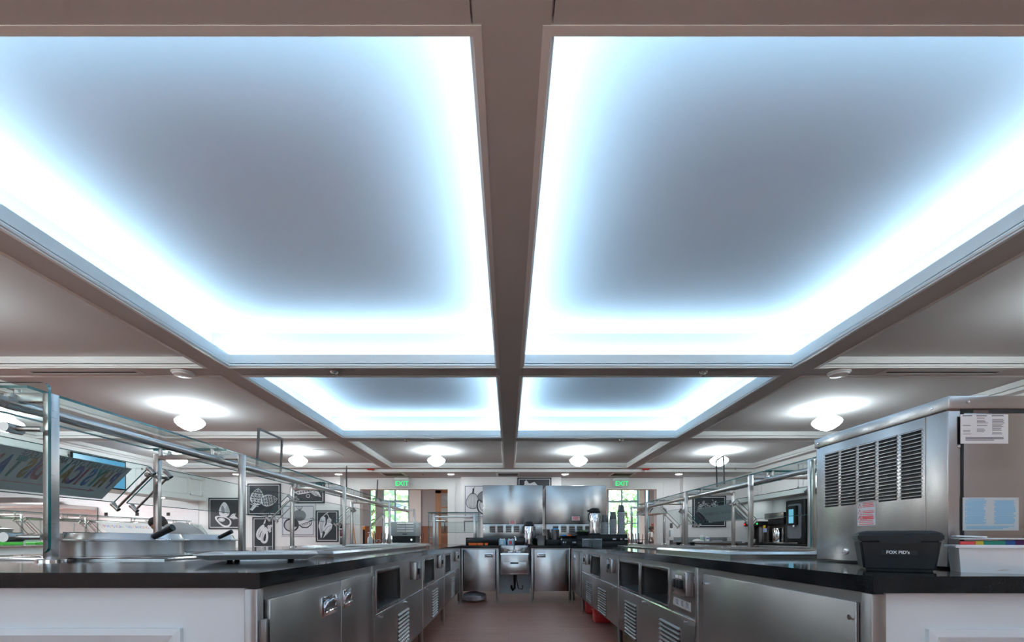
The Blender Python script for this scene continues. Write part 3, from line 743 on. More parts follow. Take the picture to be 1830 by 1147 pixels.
def cabinet(side, y0, y1, label, openings=(), vents=(), boxes=(), doors=(), hinge=None, far_post=False, depth=0.72, panel=None):
    s, xf = (-1, XFL) if side == 'L' else (1, XFR)
    t = thing('steel_cabinet', label, 'cabinet', (xf + s * 0.35, (y0 + y1) / 2, 0), 'stainless cabinets along the aisle')
    p = 0.036
    body = MB(); zl = 0.215; zt = ZB - 0.003
    ya, yb = y0 + p, y1
    # carcass sides, bottom, back
    dbox(body, xf, s, -0.02, -depth, ya, ya + 0.004, zl, zt); dbox(body, xf, s, -0.02, -depth, yb - 0.004, yb, zl, zt)
    dbox(body, xf, s, -0.02, -depth, ya, yb, zl, zl + 0.004); dbox(body, xf, s, -depth, -depth - 0.004, ya, yb, zl, zt)
    # front sheet with openings
    ys = sorted({ya, yb} | {v for o in openings for v in o[:2]}); zz = sorted({zl, zt} | {v for o in openings for v in o[2:4]})
    for a, b in zip(ys[:-1], ys[1:]):
        for c, d in zip(zz[:-1], zz[1:]):
            if any(o[0] <= a + 1e-6 and b <= o[1] + 1e-6 and o[2] <= c + 1e-6 and d <= o[3] + 1e-6 for o in openings): continue
            if doors and not openings and d < zt - 1e-6: continue
            dbox(body, xf, s, -0.018, 0.0, a, b, c, d)
    body.build('body', M_STEEL, t, smooth=False)
    for (a, b) in ((y0, y0 + p),) + (((y1 - p, y1),) if far_post else ()):
        lg = MB(); dbox(lg, xf, s, -0.036, 0.004, a, b, 0.055, zt, 0.003); lg.build('leg', M_STEEL, t)
        yc = (a + b) / 2; MB().cyl((xf + s * 0.016, yc, 0), (xf + s * 0.016, yc, 0.056), 0.013, n=12).build('foot', M_CHROME, t)
    for (a, b, c, d) in openings:
        r = MB(); dp = 0.30
        dbox(r, xf, s, -dp, -dp - 0.003, a, b, c, d); dbox(r, xf, s, -0.018, -dp, a - 0.003, a, c, d); dbox(r, xf, s, -0.018, -dp, b, b + 0.003, c, d)
        dbox(r, xf, s, -0.018, -dp, a, b, c - 0.003, c); dbox(r, xf, s, -0.018, -dp, a, b, d, d + 0.003)
        r.build('recess', M_DARKST, t, smooth=False)
        f = MB(); w_ = 0.022
        for (q0, q1, r0, r1) in ((a - w_, a, c - w_, d + w_), (b, b + w_, c - w_, d + w_), (a, b, c - w_, c), (a, b, d, d + w_)): dbox(f, xf, s, 0.0, 0.004, q0, q1, r0, r1, 0.001)
        f.build('opening_frame', M_STEELH, t)
    if hinge:
        a, b, zh = hinge
        ap = MB(); dbox(ap, xf, s, 0.0005, 0.004, a + 0.005, b - 0.005, zl + 0.002, zh - 0.006, 0.001); o = ap.build('access_panel', M_STEEL, t)
        h = MB(); h.cyl((xf - s * 0.006, a, zh), (xf - s * 0.006, b, zh), 0.006, n=8); h.build('hinge', M_CHROME, t)
        for yy in (a + 0.12, a + (b - a) * 0.55):
            k = MB(); k.cyl((xf - s * 0.004, yy, zh - 0.022), (xf - s * 0.018, yy, zh - 0.022), 0.008, n=10); k.build('latch_screw', M_CHROME, o)
    for (a, b, c, d, n) in vents:
        v = MB(); louvers(v, xf - s * 0.0042, s, a, b, c, d, n); v.mi(1); louver_slot_shade(v, xf - s * 0.0042, s, a, b, c, d, n)
        v.build('louver_vent', [M_STEELH, M_BLACKM], t, smooth=False)
    for (a, b, c, d, pr, nsw) in boxes:
        m = MB(); dbox(m, xf, s, 0.0, pr, a, b, c, d, 0.003); bx = m.build('control_box', M_STEEL, t)
        pl = MB(); dbox(pl, xf, s, pr, pr + 0.003, a - 0.004, b + 0.004, c - 0.004, d + 0.004, 0.001)
        for yy in (a + 0.008, b - 0.008):
            for zq in (c + 0.008, d - 0.008): pl.cyl((xf - s * pr, yy, zq), (xf - s * (pr + 0.006), yy, zq), 0.004, n=8)
        pl.build('face_plate', M_STEELH, bx)
        for k in range(nsw):
            yc = (a + b) / 2 + (k - (nsw - 1) / 2) * 0.042; zc = c + (d - c) * 0.45
            q = MB(); dbox(q, xf, s, pr + 0.002, pr + 0.016, yc - 0.014, yc + 0.014, zc - 0.024, zc + 0.024, 0.004); q.build('switch', M_BLACK, bx)
        if nsw == 3:
            for k in (-1, 1):
                yc = (a + b) / 2 - 0.005 + k * 0.025; zc = d - 0.030
                q = MB(); dbox(q, xf, s, pr + 0.003, pr + 0.0045, yc - 0.020, yc + 0.020, zc - 0.009, zc + 0.009); q.build('legend_plate', M_PAPER, bx, smooth=False)
    for (a, b, c, d, hy, hw, aj, label2) in doors:
        m = MB(); dbox(m, xf, s, 0.001, 0.020, a, b, c, d, 0.003); dr = m.build('door', M_STEEL, t)
        hz1 = d - 0.045; hz0 = hz1 - 0.080
        h = MB(); pull(h, xf - s * 0.020, s, hy, hy + hw, hz0, hz1); h.mi(1); pull_void(h, xf - s * 0.020, s, hy, hy + hw, hz0, hz1); h.build('handle', [M_CHROME, M_DARKST], dr)
    if panel:
        a, b, c, d = panel
        m = MB(); dbox(m, xf, s, 0.0005, 0.012, a, b, c, d, 0.003); o = m.build('access_panel', M_STEEL, t)
        for yy in (a + 0.015, b - 0.015):
            for zq in (c + 0.22, d - 0.045):
                k = MB(); k.cyl((xf - s * 0.011, yy, zq), (xf - s * 0.020, yy, zq), 0.007, n=12); k.build('screw', M_CHROME, o)
    return t, xf, s

# left arm, near to far
c_, xf_, s_ = cabinet('L', 1.352, 2.475, 'stainless double-door cabinet at the near left, beside the white end panel',
    doors=[(1.395, 1.985, 0.225, 0.826, 1.772, 0.160, 0, ''), (1.992, 2.440, 0.225, 0.829, 2.005, 0.10, 0, '')])
for (ya, za) in ((1.362, 0.72), (2.447, 0.76), (2.447, 0.30)):
    h = MB(); dbox(h, xf_, s_, 0.0, 0.026, ya, ya + 0.014, za - 0.05, za + 0.05, 0.004); h.build('hinge', M_DARKST, c_)
cabinet('L', 2.478, 3.950, 'stainless cabinet with one dark opening, second from the near end of the left arm', openings=[(2.585, 3.135, 0.602, 0.812)], hinge=(2.53, 3.93, 0.578),
    vents=[(3.056, 3.375, 0.235, 0.515, 10)], boxes=[(3.47, 3.62, 0.70, 0.832, 0.047, 1)])
cabinet('L', 3.955, 5.285, 'stainless cabinet with dark opening and switch box, third along the left arm', openings=[(4.05, 4.56, 0.602, 0.812)], hinge=(4.00, 5.26, 0.578),
    vents=[(4.43, 4.75, 0.245, 0.515, 10)], boxes=[(4.79, 5.0, 0.702, 0.838, 0.037, 1)])
cabinet('L', 5.290, 7.05, 'stainless cabinet with narrow dark opening at the far inner corner of the left arm', openings=[(5.39, 5.85, 0.602, 0.812)], hinge=(5.34, 6.98, 0.578),
    vents=[(5.88, 6.22, 0.245, 0.515, 10)], boxes=[(6.33, 6.53, 0.70, 0.83, 0.037, 1)], far_post=True)
# right arm, near to far
c_, xf_, s_ = cabinet('R', 1.228, 2.357, 'stainless cabinet with a large plain screwed panel at the near right', panel=(1.275, 2.275, 0.225, 0.834))
c_, xf_, s_ = cabinet('R', 2.360, 4.060, 'stainless cabinet with two dark openings and a three-switch box on the right', openings=[(2.80, 3.36, 0.602, 0.812), (3.43, 4.02, 0.602, 0.812)], hinge=(2.38, 4.05, 0.578),
    vents=[(2.59, 2.93, 0.235, 0.515, 10), (3.48, 3.80, 0.235, 0.515, 10)], boxes=[(2.417, 2.62, 0.705, 0.832, 0.042, 3)])
tg = MB(); dbox(tg, xf_, s_, 0.0005, 0.002, 2.364, 2.414, 0.775, 0.812); tg.build('sticker', M_PAPER, c_, smooth=False)
ln = MB()
for k in range(7): dbox(ln, xf_, s_, 0.002, 0.0026, 2.368 + (k == 0) * 0.012, 2.410 - 0.006 * (k % 3), 0.806 - k * 0.0043, 0.808 - k * 0.0043)
ln.build('sticker_print', M_INK, c_, smooth=False)
M_TAPE = mat('masking_tape', (0.50, 0.47, 0.43), 0.7)
q4 = [(2.45, 0.616), (2.718, 0.622), (2.705, 0.668), (2.45, 0.665)]; tp = MB(); tp.add([(xf_ - e, y, z) for e in (0.001, 0.002) for y, z in q4], [(0, 1, 2, 3), (7, 6, 5, 4), (0, 4, 5, 1), (1, 5, 6, 2), (2, 6, 7, 3), (3, 7, 4, 0)]); tp.build('tape_label', M_TAPE, c_, smooth=False)
sc = MB()
for yc in (2.66, 2.585, 2.51):
    for j in range(2):
        yy = yc - j * 0.018
        sc.tube([(xf_ - 0.003, yy, 0.660), (xf_ - 0.003, yy - 0.008, 0.654), (xf_ - 0.003, yy + 0.002, 0.645), (xf_ - 0.003, yy - 0.006, 0.636), (xf_ - 0.003, yy - 0.010, 0.630)], 0.0012, 5)
sc.build('handwriting', mat('pen_blue', (0.08, 0.10, 0.30), 0.6), c_)
cabinet('R', 4.065, 6.065, 'stainless cabinet with one dark opening and two louvre vents, third along the right arm', openings=[(4.87, 5.42, 0.602, 0.812)], hinge=(4.10, 6.04, 0.578),
    vents=[(4.55, 4.93, 0.235, 0.500, 10), (5.33, 5.68, 0.245, 0.500, 10)], boxes=[(4.18, 4.36, 0.697, 0.822, 0.042, 1), (5.52, 5.80, 0.70, 0.82, 0.04, 1)])
cabinet('R', 6.07, 7.05, 'stainless single-door cabinet in the far inner corner of the right arm', doors=[(6.12, 6.98, 0.225, 0.829, 6.55, 0.16, 0, '')], far_post=True)

# back counter: two cabinets facing the viewer and a hand sink between them
def back_cabinet(x0, x1, dx0, dx1, hx, label, posts):
    y = YK + 0.02
    t = thing('steel_cabinet', label, 'cabinet', ((x0 + x1) / 2, y + 0.35, 0), 'stainless cabinets under the back counter')
    b = MB(); zl, zt = 0.20, ZB - 0.003
    b.box(x0, x0 + 0.004, y, y + 0.7, zl, zt); b.box(x1 - 0.004, x1, y, y + 0.7, zl, zt); b.box(x0, x1, y, y + 0.7, zl, zl + 0.004); b.box(x0, x1, y + 0.7, y + 0.704, zl, zt); b.box(x0, x1, y, y + 0.02, zt - 0.03, zt)
    b.build('body', M_STEEL, t, smooth=False)
    d = MB().box(dx0, dx1, y - 0.012, y + 0.012, 0.192, zt - 0.018, 0.004).build('door', M_STEELB, t)
    h = MB(); w_ = 0.135; za = 0.722
    h.box(hx, hx + w_, y - 0.016, y - 0.012, za, za + 0.068, 0.001); h.tube([(hx + 0.022, y - 0.016, za + 0.022), (hx + 0.03, y - 0.03, za + 0.026), (hx + w_ - 0.03, y - 0.03, za + 0.026), (hx + w_ - 0.022, y - 0.016, za + 0.022)], 0.006, 8)
    h.tube([(hx + 0.02, y - 0.017, za + 0.05), (hx + w_ - 0.02, y - 0.017, za + 0.05)], 0.005, 8); h.mi(1); h.box(hx + 0.02, hx + w_ - 0.02, y - 0.0165, y - 0.0155, za + 0.014, za + 0.05)
    h.build('handle', [M_CHROME, M_DARKST], d)
    for px in posts:
        MB().box(px - 0.02, px + 0.02, y - 0.012, y + 0.028, 0.055, zt, 0.003).build('leg', M_STEEL, t)
        MB().cyl((px, y + 0.008, 0), (px, y + 0.008, 0.056), 0.013, n=12).build('foot', M_CHROME, t)
back_cabinet(-0.745, -0.15, xs(828, YK), xs(885, YK), xs(866, YK), 'stainless cabinet left of the hand sink under the back counter', (-0.735, -0.172))
back_cabinet(0.36, 0.985, xs(955, YK), xs(1017, YK), xs(960, YK), 'stainless cabinet right of the hand sink under the back counter', (0.378, 0.965))

def hand_sink():
    y0, y1 = YK - 0.035, YK + 0.345; x0, x1 = -0.118, 0.310
    zt = 0.785
    t = thing('hand_sink', 'small stainless wall sink between the two back cabinets', 'sink', ((x0 + x1) / 2, y0 + 0.2, 0.46))
    b = MB(); b.box(x0, x1, y0, y0 + 0.008, 0.455, zt - 0.02, 0.002); b.box(x0, x0 + 0.006, y0, y1, 0.46, zt - 0.02); b.box(x1 - 0.006, x1, y0, y1, 0.46, zt - 0.02); b.box(x0, x1, y1 - 0.006, y1, 0.46, zt); b.box(x0 + 0.02, x1 - 0.02, y0 + 0.01, y1 - 0.01, 0.58, 0.585)
    b.build('basin', M_STEELB, t)
    r = MB(); r.rect_sweep(x0 + 0.03, x1 - 0.03, y0 + 0.03, y1 - 0.10, [(0, zt - 0.03), (0, zt), (0.012, zt + 0.006), (0.034, zt + 0.002), (0.036, zt - 0.018)]); r.build('rim', M_CHROME, t)
    s = MB().box(x0 - 0.015, x1 + 0.015, y1 - 0.02, y1 - 0.008, zt - 0.01, 0.905, 0.003).build('backsplash', M_STEELB, t)
    p = MB(); p.box(x0 + 0.03, x1 - 0.03, y0 - 0.004, y0, 0.475, 0.650, 0.002); p.mi(1); p.box(0.03, 0.155, y0 - 0.006, y0 - 0.003, 0.625, 0.645)
    p.build('front_panel', [M_STEELH, M_BLACKM], t)
    f = MB(); xc = 0.095; yf = y1 - 0.05
    f.lathe((xc, yf, zt), [(0.045, 0), (0.045, 0.012), (0.018, 0.03), (0.016, 0.06)], 16); f.tube([(xc, yf, zt + 0.05), (xc, yf, 0.98), (xc, yf - 0.02, 1.035), (xc + 0.01, yf - 0.06, 1.055), (xc + 0.02, yf - 0.10, 1.03), (xc + 0.022, yf - 0.112, 0.985)], 0.011, 10)
    f.box(xc - 0.11, xc + 0.11, yf - 0.02, yf + 0.02, zt, zt + 0.022, 0.006); f.build('faucet', M_CHROME, t)
    for k in (-1, 1):
        hdl = MB(); hdl.cyl((xc + k * 0.09, yf, zt + 0.02), (xc + k * 0.09, yf, zt + 0.055), 0.015, n=12); hdl.tube([(xc + k * 0.09, yf, zt + 0.055), (xc + k * 0.14, yf - 0.05, zt + 0.07)], 0.007, 8); hdl.build('tap_handle', M_CHROME, t)
    d = MB(); d.cyl((0.10, y0 + 0.2, 0.46), (0.10, y0 + 0.2, 0.30), 0.02, n=10); d.tube([(0.10, y0 + 0.2, 0.31), (0.10, y0 + 0.2, 0.22), (0.07, y0 + 0.22, 0.19), (0.05, y0 + 0.28, 0.22), (0.05, y0 + 0.36, 0.24)], 0.018, 10); d.build('drain_pipe', M_BLACK, t)
    d = MB(); d.tube([(0.13, y0 + 0.18, 0.46), (0.13, y0 + 0.18, 0.36), (0.16, y0 + 0.17, 0.22), (0.22, y0 + 0.25, 0.20), (0.24, y0 + 0.34, 0.25)], 0.007, 8); d.build('hose', M_BLACK, t)
hand_sink()
solo(MB().box(-0.15, 0.36, YK + 0.50, YK + 0.515, 0.10, 0.86), 'splash_board', M_PANELW, 'pale panel behind the pipes under the hand sink', 'panel', smooth=False)
# crumpled grey bag on the floor beneath the left back cabinet
def lump(name, c, sx, sy, sz, m, label, cat, seed=3, rough=0.25):
    rnd = random.Random(seed); b = MB(); b.ball((0, 0, 0), 1, 20)
    ph = [(rnd.uniform(-3, 3), rnd.uniform(-3, 3), rnd.uniform(-3, 3), rnd.uniform(0, 6)) for _ in range(6)]
    for v in b.v:
        k = 1 + rough * sum(math.sin(v.x * a * 2 + v.y * b_ * 2 + v.z * c_ * 2 + d) for a, b_, c_, d in ph) / 4
        v.x *= k * sx; v.y *= k * sy; v.z = max(-0.82, v.z * k) * sz
        v += Vector(c)
    return solo(b, name, m, label, cat)
lump('cloth_bag', (xs(845, 7.35), 7.44, 0.072), 0.22, 0.22, 0.082, mat('grey_cloth', (0.74, 0.73, 0.74), 0.85, var=0.2), 'crumpled grey cloth bag on the floor under the left back cabinet', 'bag')
for (px, Yq, lb) in ((1043.5, 6.22, 'red plastic tub on the floor beneath the far right cabinet, left of the cabinet leg'), (1058, 5.55, 'red plastic tub on the floor beneath the right cabinet, right of the cabinet leg')):
    x = xs(px, Yq); b = MB(); b.box(x + 0.02, x + 0.24, Yq - 0.09, Yq + 0.09, 0.0, 0.15, 0.02); b.box(x + 0.01, x + 0.25, Yq - 0.10, Yq + 0.10, 0.135, 0.155, 0.006)
    solo(b, 'plastic_tub', M_RED, lb, 'tub', 'red tubs under the right counter')

# drop-in steel wells on the worktop
def well(x0, x1, y0, y1, h, label, pans=3):
    t = thing('drop_in_well', label, 'food well', ((x0 + x1) / 2, (y0 + y1) / 2, ZT), 'stainless drop-in wells')
    w_ = 0.09
    MB().rect_sweep(x0 + w_, x1 - w_, y0 + w_, y1 - w_, [(0.0, ZT + 0.0005), (0.0, ZT + h), (w_ - 0.012, ZT + h), (w_, ZT + h * 0.6), (w_, ZT + 0.0005)]).build('rim', M_STEELH, t)
    for k in range(pans):
        a = y0 + w_ + (y1 - y0 - 2 * w_) * k / pans; b = y0 + w_ + (y1 - y0 - 2 * w_) * (k + 1) / pans
        MB().rect_sweep(x0 + w_ + 0.02, x1 - w_ - 0.02, a + 0.02, b - 0.02, [(0.0, ZT + 0.001), (0.0, ZT + h + 0.004), (0.014, ZT + h + 0.004), (0.014, ZT + 0.001)]).box(x0 + w_ + 0.02, x1 - w_ - 0.02, a + 0.02, b - 0.02, ZT + 0.001, ZT + 0.003).build('pan', M_STEELH, t)
    return t
well(-2.55, -1.60, 2.115, 3.425, 0.010, 'flat stainless warmer deck beneath the two round pots', 0)
well(-1.50, -0.97, 2.53, 5.40, 0.030, 'long raised stainless well beside the square platter on the left arm', 3)
well(-2.62, -1.30, 5.75, 7.65, 0.014, 'raised stainless well on the left arm behind the second long guard pane', 3)
well(-2.62, -1.60, 8.05, 9.22, 0.010, 'raised stainless well at the far end of the left arm', 3)
well(1.17, 2.36, 2.40, 3.60, 0.032, 'raised stainless well left of the ice machine on the right arm', 2)
well(1.42, 2.36, 3.85, 5.95, 0.016, 'long raised stainless well in the middle of the right arm', 3)
well(1.55, 2.36, 6.93, 7.90, 0.010, 'raised stainless well at the far part of the right arm', 3)

# ------------------------------------------------------------------ sneeze guards: tube frames, panes, arms and clamps
def pane(mb, pts, thick):
    """four corners and a thickness: faces in slot 0 (clear), edges in slot 1 (green)"""
    P = [Vector(p) for p in pts]; nrm = (P[1] - P[0]).cross(P[3] - P[0]).normalized() * (thick / 2); n = len(P)
    a = [p - nrm for p in P]; b = [p + nrm for p in P]
    mb.mi(0); mb.add(a + b, [tuple(range(n - 1, -1, -1)), tuple(range(n, 2 * n))])
    mb.mi(1); mb.add(a + b, [(i, (i + 1) % n, n + (i + 1) % n, n + i) for i in range(n)]); mb.mi(0)
    return mb
def rounded(c0, u, v, r, which):
    """rectangle corner c0 spanned by u, v with chosen corners rounded"""
    c0, u, v = Vector(c0), Vector(u), Vector(v); U, V = u.normalized(), v.normalized(); out = []
    cs = [(c0, U, V), (c0 + u, V, -U), (c0 + u + v, -U, -V), (c0 + v, -V, U)]
    for k, (c, f, g) in enumerate(cs):
        if k in which:
            for i in range(6):
                a = math.pi / 2 * i / 5; o = c + f * r + g * r
                out.append(o - f * r * math.sin(a) - g * r * math.cos(a) if False else o - g * r * math.sin(a) * 1.0 - f * r * math.cos(a))
        else: out.append(c)
    return out
def guard(name, label, frames, xa, xb, zt, zb=ZT, base=True, end=None, front=True, tube=True, group='glass sneeze guards', z_hub=None, tw=0.020):
    """xa: staff side posts, xb: customer side posts"""
    sg = 1 if xb > xa else -1
    t = thing(name, label, 'sneeze guard', ((xa + xb) / 2, (frames[0] + frames[-1]) / 2, zb), group)
    zh = z_hub or zt - 0.17
    for y in frames:
        f = MB()
        f.box(xa - tw, xa + tw, y - tw, y + tw, zb, zt, 0.005); f.box(xb - tw, xb + tw, y - tw, y + tw, zb, zt, 0.005)
        f.box(min(xa, xb) + tw * 0.9, max(xa, xb) - tw * 0.9, y - tw * 0.98, y + tw * 0.98, zt - 2 * tw, zt - 0.0005, 0.005)
        fr = f.build('frame', M_TUBE, t)
        if base:
            g = MB()
            for x in (xa, xb): g.lathe((x, y, zb), [(0.0, 0.0), (0.055, 0.0), (0.055, 0.008), (0.045, 0.012), (0.034, 0.014)], 24)
            g.build('flange', M_CHROME, fr)
        for x in (xa + sg * 0.20, xb - sg * 0.06):
            for dy in (-0.045, 0.045):
                s = MB(); s.cyl((x, y + dy, zt - 0.02), (x, y + dy, zt + 0.034), 0.013, n=12); s.box(x - 0.013, x + 0.013, y, y + dy, zt - 0.02, zt - 0.008); s.build('standoff', M_TUBE, fr)
    for y0, y1 in zip(frames[:-1], frames[1:]):
        a, b = y0 + 0.02, y1 - 0.02; xm, xn = xa + sg * 0.13, xb + sg * 0.05
        pane(MB(), [(xm, a, zt + 0.04), (xn, a, zt + 0.04), (xn, b, zt + 0.04), (xm, b, zt + 0.04)], 0.012).build('top_pane', [M_GLASS, M_EDGE], t, smooth=False)
        if front:
            a, b = y0 + 0.055, y1 - 0.055
            p = [Vector((xb + sg * 0.015, a, zh + 0.07)), Vector((xb + sg * 0.015, b, zh + 0.07)), Vector((xb + sg * 0.285, b, zh - 0.20)), Vector((xb + sg * 0.285, a, zh - 0.20))]
            pane(MB(), p, 0.010).build('front_pane', [M_GLASS, M_EDGE], t, smooth=False)
    if front:
        for k, y in enumerate(frames):
            sides = [d for d in (-1, 1) if not (k == 0 and d < 0) and not (k == len(frames) - 1 and d > 0)]
            m = MB()
            for d in sides:
                ya = y + d * 0.085
                m.cyl((xb, y, zh), (xb, ya + d * 0.012, zh), 0.012, n=12); m.cyl((xb, ya - d * 0.004, zh), (xb, ya + d * 0.022, zh), 0.017, n=14)
                dr = Vector((sg * 0.707, 0, -0.707)); nn = Vector((sg * 0.707, 0, 0.707)); top = Vector((xb, ya, zh)) - nn * 0.008
                m.cyl(top, top + dr * 0.36, 0.0085, n=10)
                for L in (-0.035, 0.345):
                    q = top + dr * L; m.cyl(q - nn * 0.018, q + nn * 0.050, 0.016, n=14); m.cyl(q + nn * 0.036, q + nn * 0.050, 0.019, n=14)
            m.build('glass_arm', M_TUBE, t)
    if tube:
        xt = xa + sg * 0.15; m = MB(); m.cyl((xt, frames[0] - 0.16 * (end is not None), zt - 0.05), (xt, frames[-1] + 0.02, zt - 0.05), 0.026, n=20); m.build('light_tube', M_TUBE, t)
        m = MB()
        for y in frames:
            m.box(xt - 0.016, xt + 0.016, y - 0.045, y - 0.02, zt - 0.075, zt - 0.008, 0.004); m.cyl((xt, y - 0.06, zt - 0.05), (xt, y + 0.05, zt - 0.05), 0.0285, n=20)
        m.build('tube_bracket', M_TUBE, t)
    return t, sg, zh
GL, sg_, zh_ = guard('sneeze_guard', 'long glass sneeze guard on steel tube frames along the left serving arm', [2.04, 3.50, 5.68, 7.84, 9.88], -2.05, -2.70, 1.66, end=1)
# vertical end pane at the near left frame, with its pins
ep = rounded((-2.95, 1.985, 0.948), (0.948, 0, 0), (0, 0, 0.745), 0.03, (1, 2))
pane(MB(), ep, 0.014).build('end_pane', [M_GLASS, M_EDGE], GL, smooth=False)
for z in (1.018, 1.492):
    pp = MB(); pp.cyl((-2.05, 2.00, z), (-2.16, 1.985, z), 0.012, n=14); pp.cyl((-2.165, 2.02, z), (-2.16, 1.945, z), 0.021, n=24); pp.build('pane_pin', M_TUBE, GL)
pp = MB(); pp.cyl((-2.20, 2.02, 1.607), (-2.20, 1.94, 1.612), 0.018, n=8); pp.build('tube_cap', M_TUBE, GL)
GR, sg_, zh_ = guard('sneeze_guard', 'long glass sneeze guard on steel tube frames along the right serving arm', [3.68, 4.60, 6.27, 8.07, 9.05], 2.45, 3.10, 1.655)
pane(MB(), rounded((2.415, 3.635, 0.925), (0.75, 0, 0), (0, 0, 0.735), 0.03, (0, 3)), 0.014).build('end_pane', [M_GLASS, M_EDGE], GR, smooth=False)
# steel heat lamp hood hanging under the far part of the right guard
hd = thing('heat_lamp_hood', 'grey steel heat lamp hood hanging under the far end of the right sneeze guard', 'heat lamp', (2.68, 8.56, 1.45))
m = MB(); prof = [(-0.16, 1.465), (-0.155, 1.50), (-0.09, 1.575), (0.09, 1.575), (0.155, 1.50), (0.16, 1.465), (0.145, 1.465), (0.14, 1.495), (0.08, 1.560), (-0.08, 1.560), (-0.14, 1.495), (-0.145, 1.465)]
m.prism([(2.68 + x, 8.14, z) for x, z in prof], (0, 0.84, 0)); m.box(2.53, 2.83, 8.14, 8.15, 1.47, 1.56); m.box(2.53, 2.83, 8.97, 8.98, 1.47, 1.56)
m.build('shade', M_STEELH, hd, smooth=False)
m = MB(); m.cyl((2.68, 8.2, 1.49), (2.68, 8.92, 1.49), 0.02, n=12); m.build('heating_rod', M_CHROME, hd)
m = MB()
for y in (8.3, 8.8): m.box(2.58, 2.62, y - 0.02, y + 0.02, 1.57, 1.578)
m.build('hanger', M_TUBE, hd)

# small guard standing at the left end of the back counter
def small_guard():
    x0, x1, y0, y1, zt = xs(775.5, 8.4), xs(848, 8.4), 8.40, 8.78, zs(916, 8.4)
    t = thing('sneeze_guard', 'small square glass sneeze guard at the left end of the back counter', 'sneeze guard', ((x0 + x1) / 2, (y0 + y1) / 2, ZT), 'glass sneeze guards')
    f = MB(); tw = 0.022
    for x in (x0, x1):
        for y in (y0, y1): f.box(x - tw, x + tw, y - tw, y + tw, ZT, zt - 0.02, 0.004)
    f.box(x0, x1, y0 - 0.02, y0 + 0.02, zt - 0.095, zt - 0.060, 0.004); f.build('frame', M_TUBE, t)
    pane(MB(), [(x0 - 0.10, y0 - 0.08, zt), (x1 + 0.09, y0 - 0.08, zt), (x1 + 0.09, y1 + 0.06, zt), (x0 - 0.10, y1 + 0.06, zt)], 0.014).build('top_pane', [M_GLASS, M_EDGE], t, smooth=False)
    for x in (x0 - 0.085, x1 + 0.075): pane(MB(), [(x, y0 - 0.06, ZT + 0.03), (x, y1 + 0.05, ZT + 0.03), (x, y1 + 0.05, zt - 0.01), (x, y0 - 0.06, zt - 0.01)], 0.012).build('side_pane', [M_GLASS, M_EDGE], t, smooth=False)
    zf = zs(951, 8.35); pane(MB(), [(x0 + 0.06, y1 + 0.10, zf), (x1 - 0.06, y1 + 0.10, zf), (x1 - 0.06, y1 - 0.02, zt - 0.16), (x0 + 0.06, y1 - 0.02, zt - 0.16)], 0.010).build('front_pane', [M_GLASS, M_EDGE], t, smooth=False)
    p = MB()
    for x, d in ((x0, 1), (x1, -1)):
        p.cyl((x, y0 + 0.02, zt - 0.155), (x + d * 0.20, y0 + 0.04, zt - 0.155), 0.012, n=12); p.cyl((x - d * 0.09, y0, zt - 0.155), (x, y0, zt - 0.155), 0.01, n=12)
        p.cyl((x + d * 0.19, y0 + 0.04, zt - 0.165), (x + d * 0.19, y0 + 0.10, zf + 0.02), 0.009, n=10); p.cyl((x - d * 0.09, y0, ZT + 0.12), (x, y0, ZT + 0.12), 0.01, n=12)
    p.build('glass_arm', M_TUBE, t)
small_guard()

# clear sign holders with dark edges standing on the guards
def sign_holder(x, y, zb, wd, ht, rotz, label, lean=0.0):
    t = thing('sign_holder', label, 'sign holder', (x, y, zb), 'clear sign holders on the guards')
    L = Matrix.Rotation(lean, 3, 'Y')
    def q(u, v, w_): return Vector((x, y, zb)) + L @ Vector((w_, u, v))
    p = MB(); a = [q(-wd / 2, 0, -0.003), q(wd / 2, 0, -0.003), q(wd / 2, ht, -0.003), q(-wd / 2, ht, -0.003)]; b = [q(-wd / 2, 0, 0.003), q(wd / 2, 0, 0.003), q(wd / 2, ht, 0.003), q(-wd / 2, ht, 0.003)]
    p.add(a + b, [(3, 2, 1, 0), (4, 5, 6, 7), (0, 1, 5, 4), (1, 2, 6, 5), (2, 3, 7, 6), (3, 0, 4, 7)]); p.build('clear_panel', M_GLASSC, t, smooth=False)
    f = MB(); e = 0.011
    for (u0, u1, v0, v1) in ((-wd / 2 - e, -wd / 2 + e, 0, ht), (wd / 2 - e, wd / 2 + e, 0, ht), (-wd / 2, wd / 2, ht - e, ht + e * 0.6)):
        c = [q(u0, v0, -0.007), q(u1, v0, -0.007), q(u1, v1, -0.007), q(u0, v1, -0.007)]; d = [q(u0, v0, 0.007), q(u1, v0, 0.007), q(u1, v1, 0.007), q(u0, v1, 0.007)]
        f.add(c + d, [(3, 2, 1, 0), (4, 5, 6, 7), (0, 1, 5, 4), (1, 2, 6, 5), (2, 3, 7, 6), (3, 0, 4, 7)])
    f.build('edge_frame', M_CHAR, t, smooth=False)
    t.rotation_euler = (0, 0, rotz)
zg = 1.66 + 0.047
sign_holder(-2.46, 4.68, zg, 0.46, 0.385, 0, 'large clear dark-edged sign holder on the left guard, before the artichoke poster', 0.045)
sign_holder(-2.42, 6.80, zg, 0.30, 0.37, math.atan2(2.40, 6.78) + 0.02, 'dark-edged clear sign holder seen edge-on, left of the left opening')
sign_holder(-2.42, 8.35, zg, 0.30, 0.37, math.atan2(2.38, 8.30) - 0.015, 'dark-edged clear sign holder seen edge-on before the left hall window', 0.05)
sign_holder(2.76, 5.92, 1.655 + 0.047, 0.34, 0.36, -0.18, 'clear dark-edged sign holder on the right guard, in front of a lamp', -0.03)

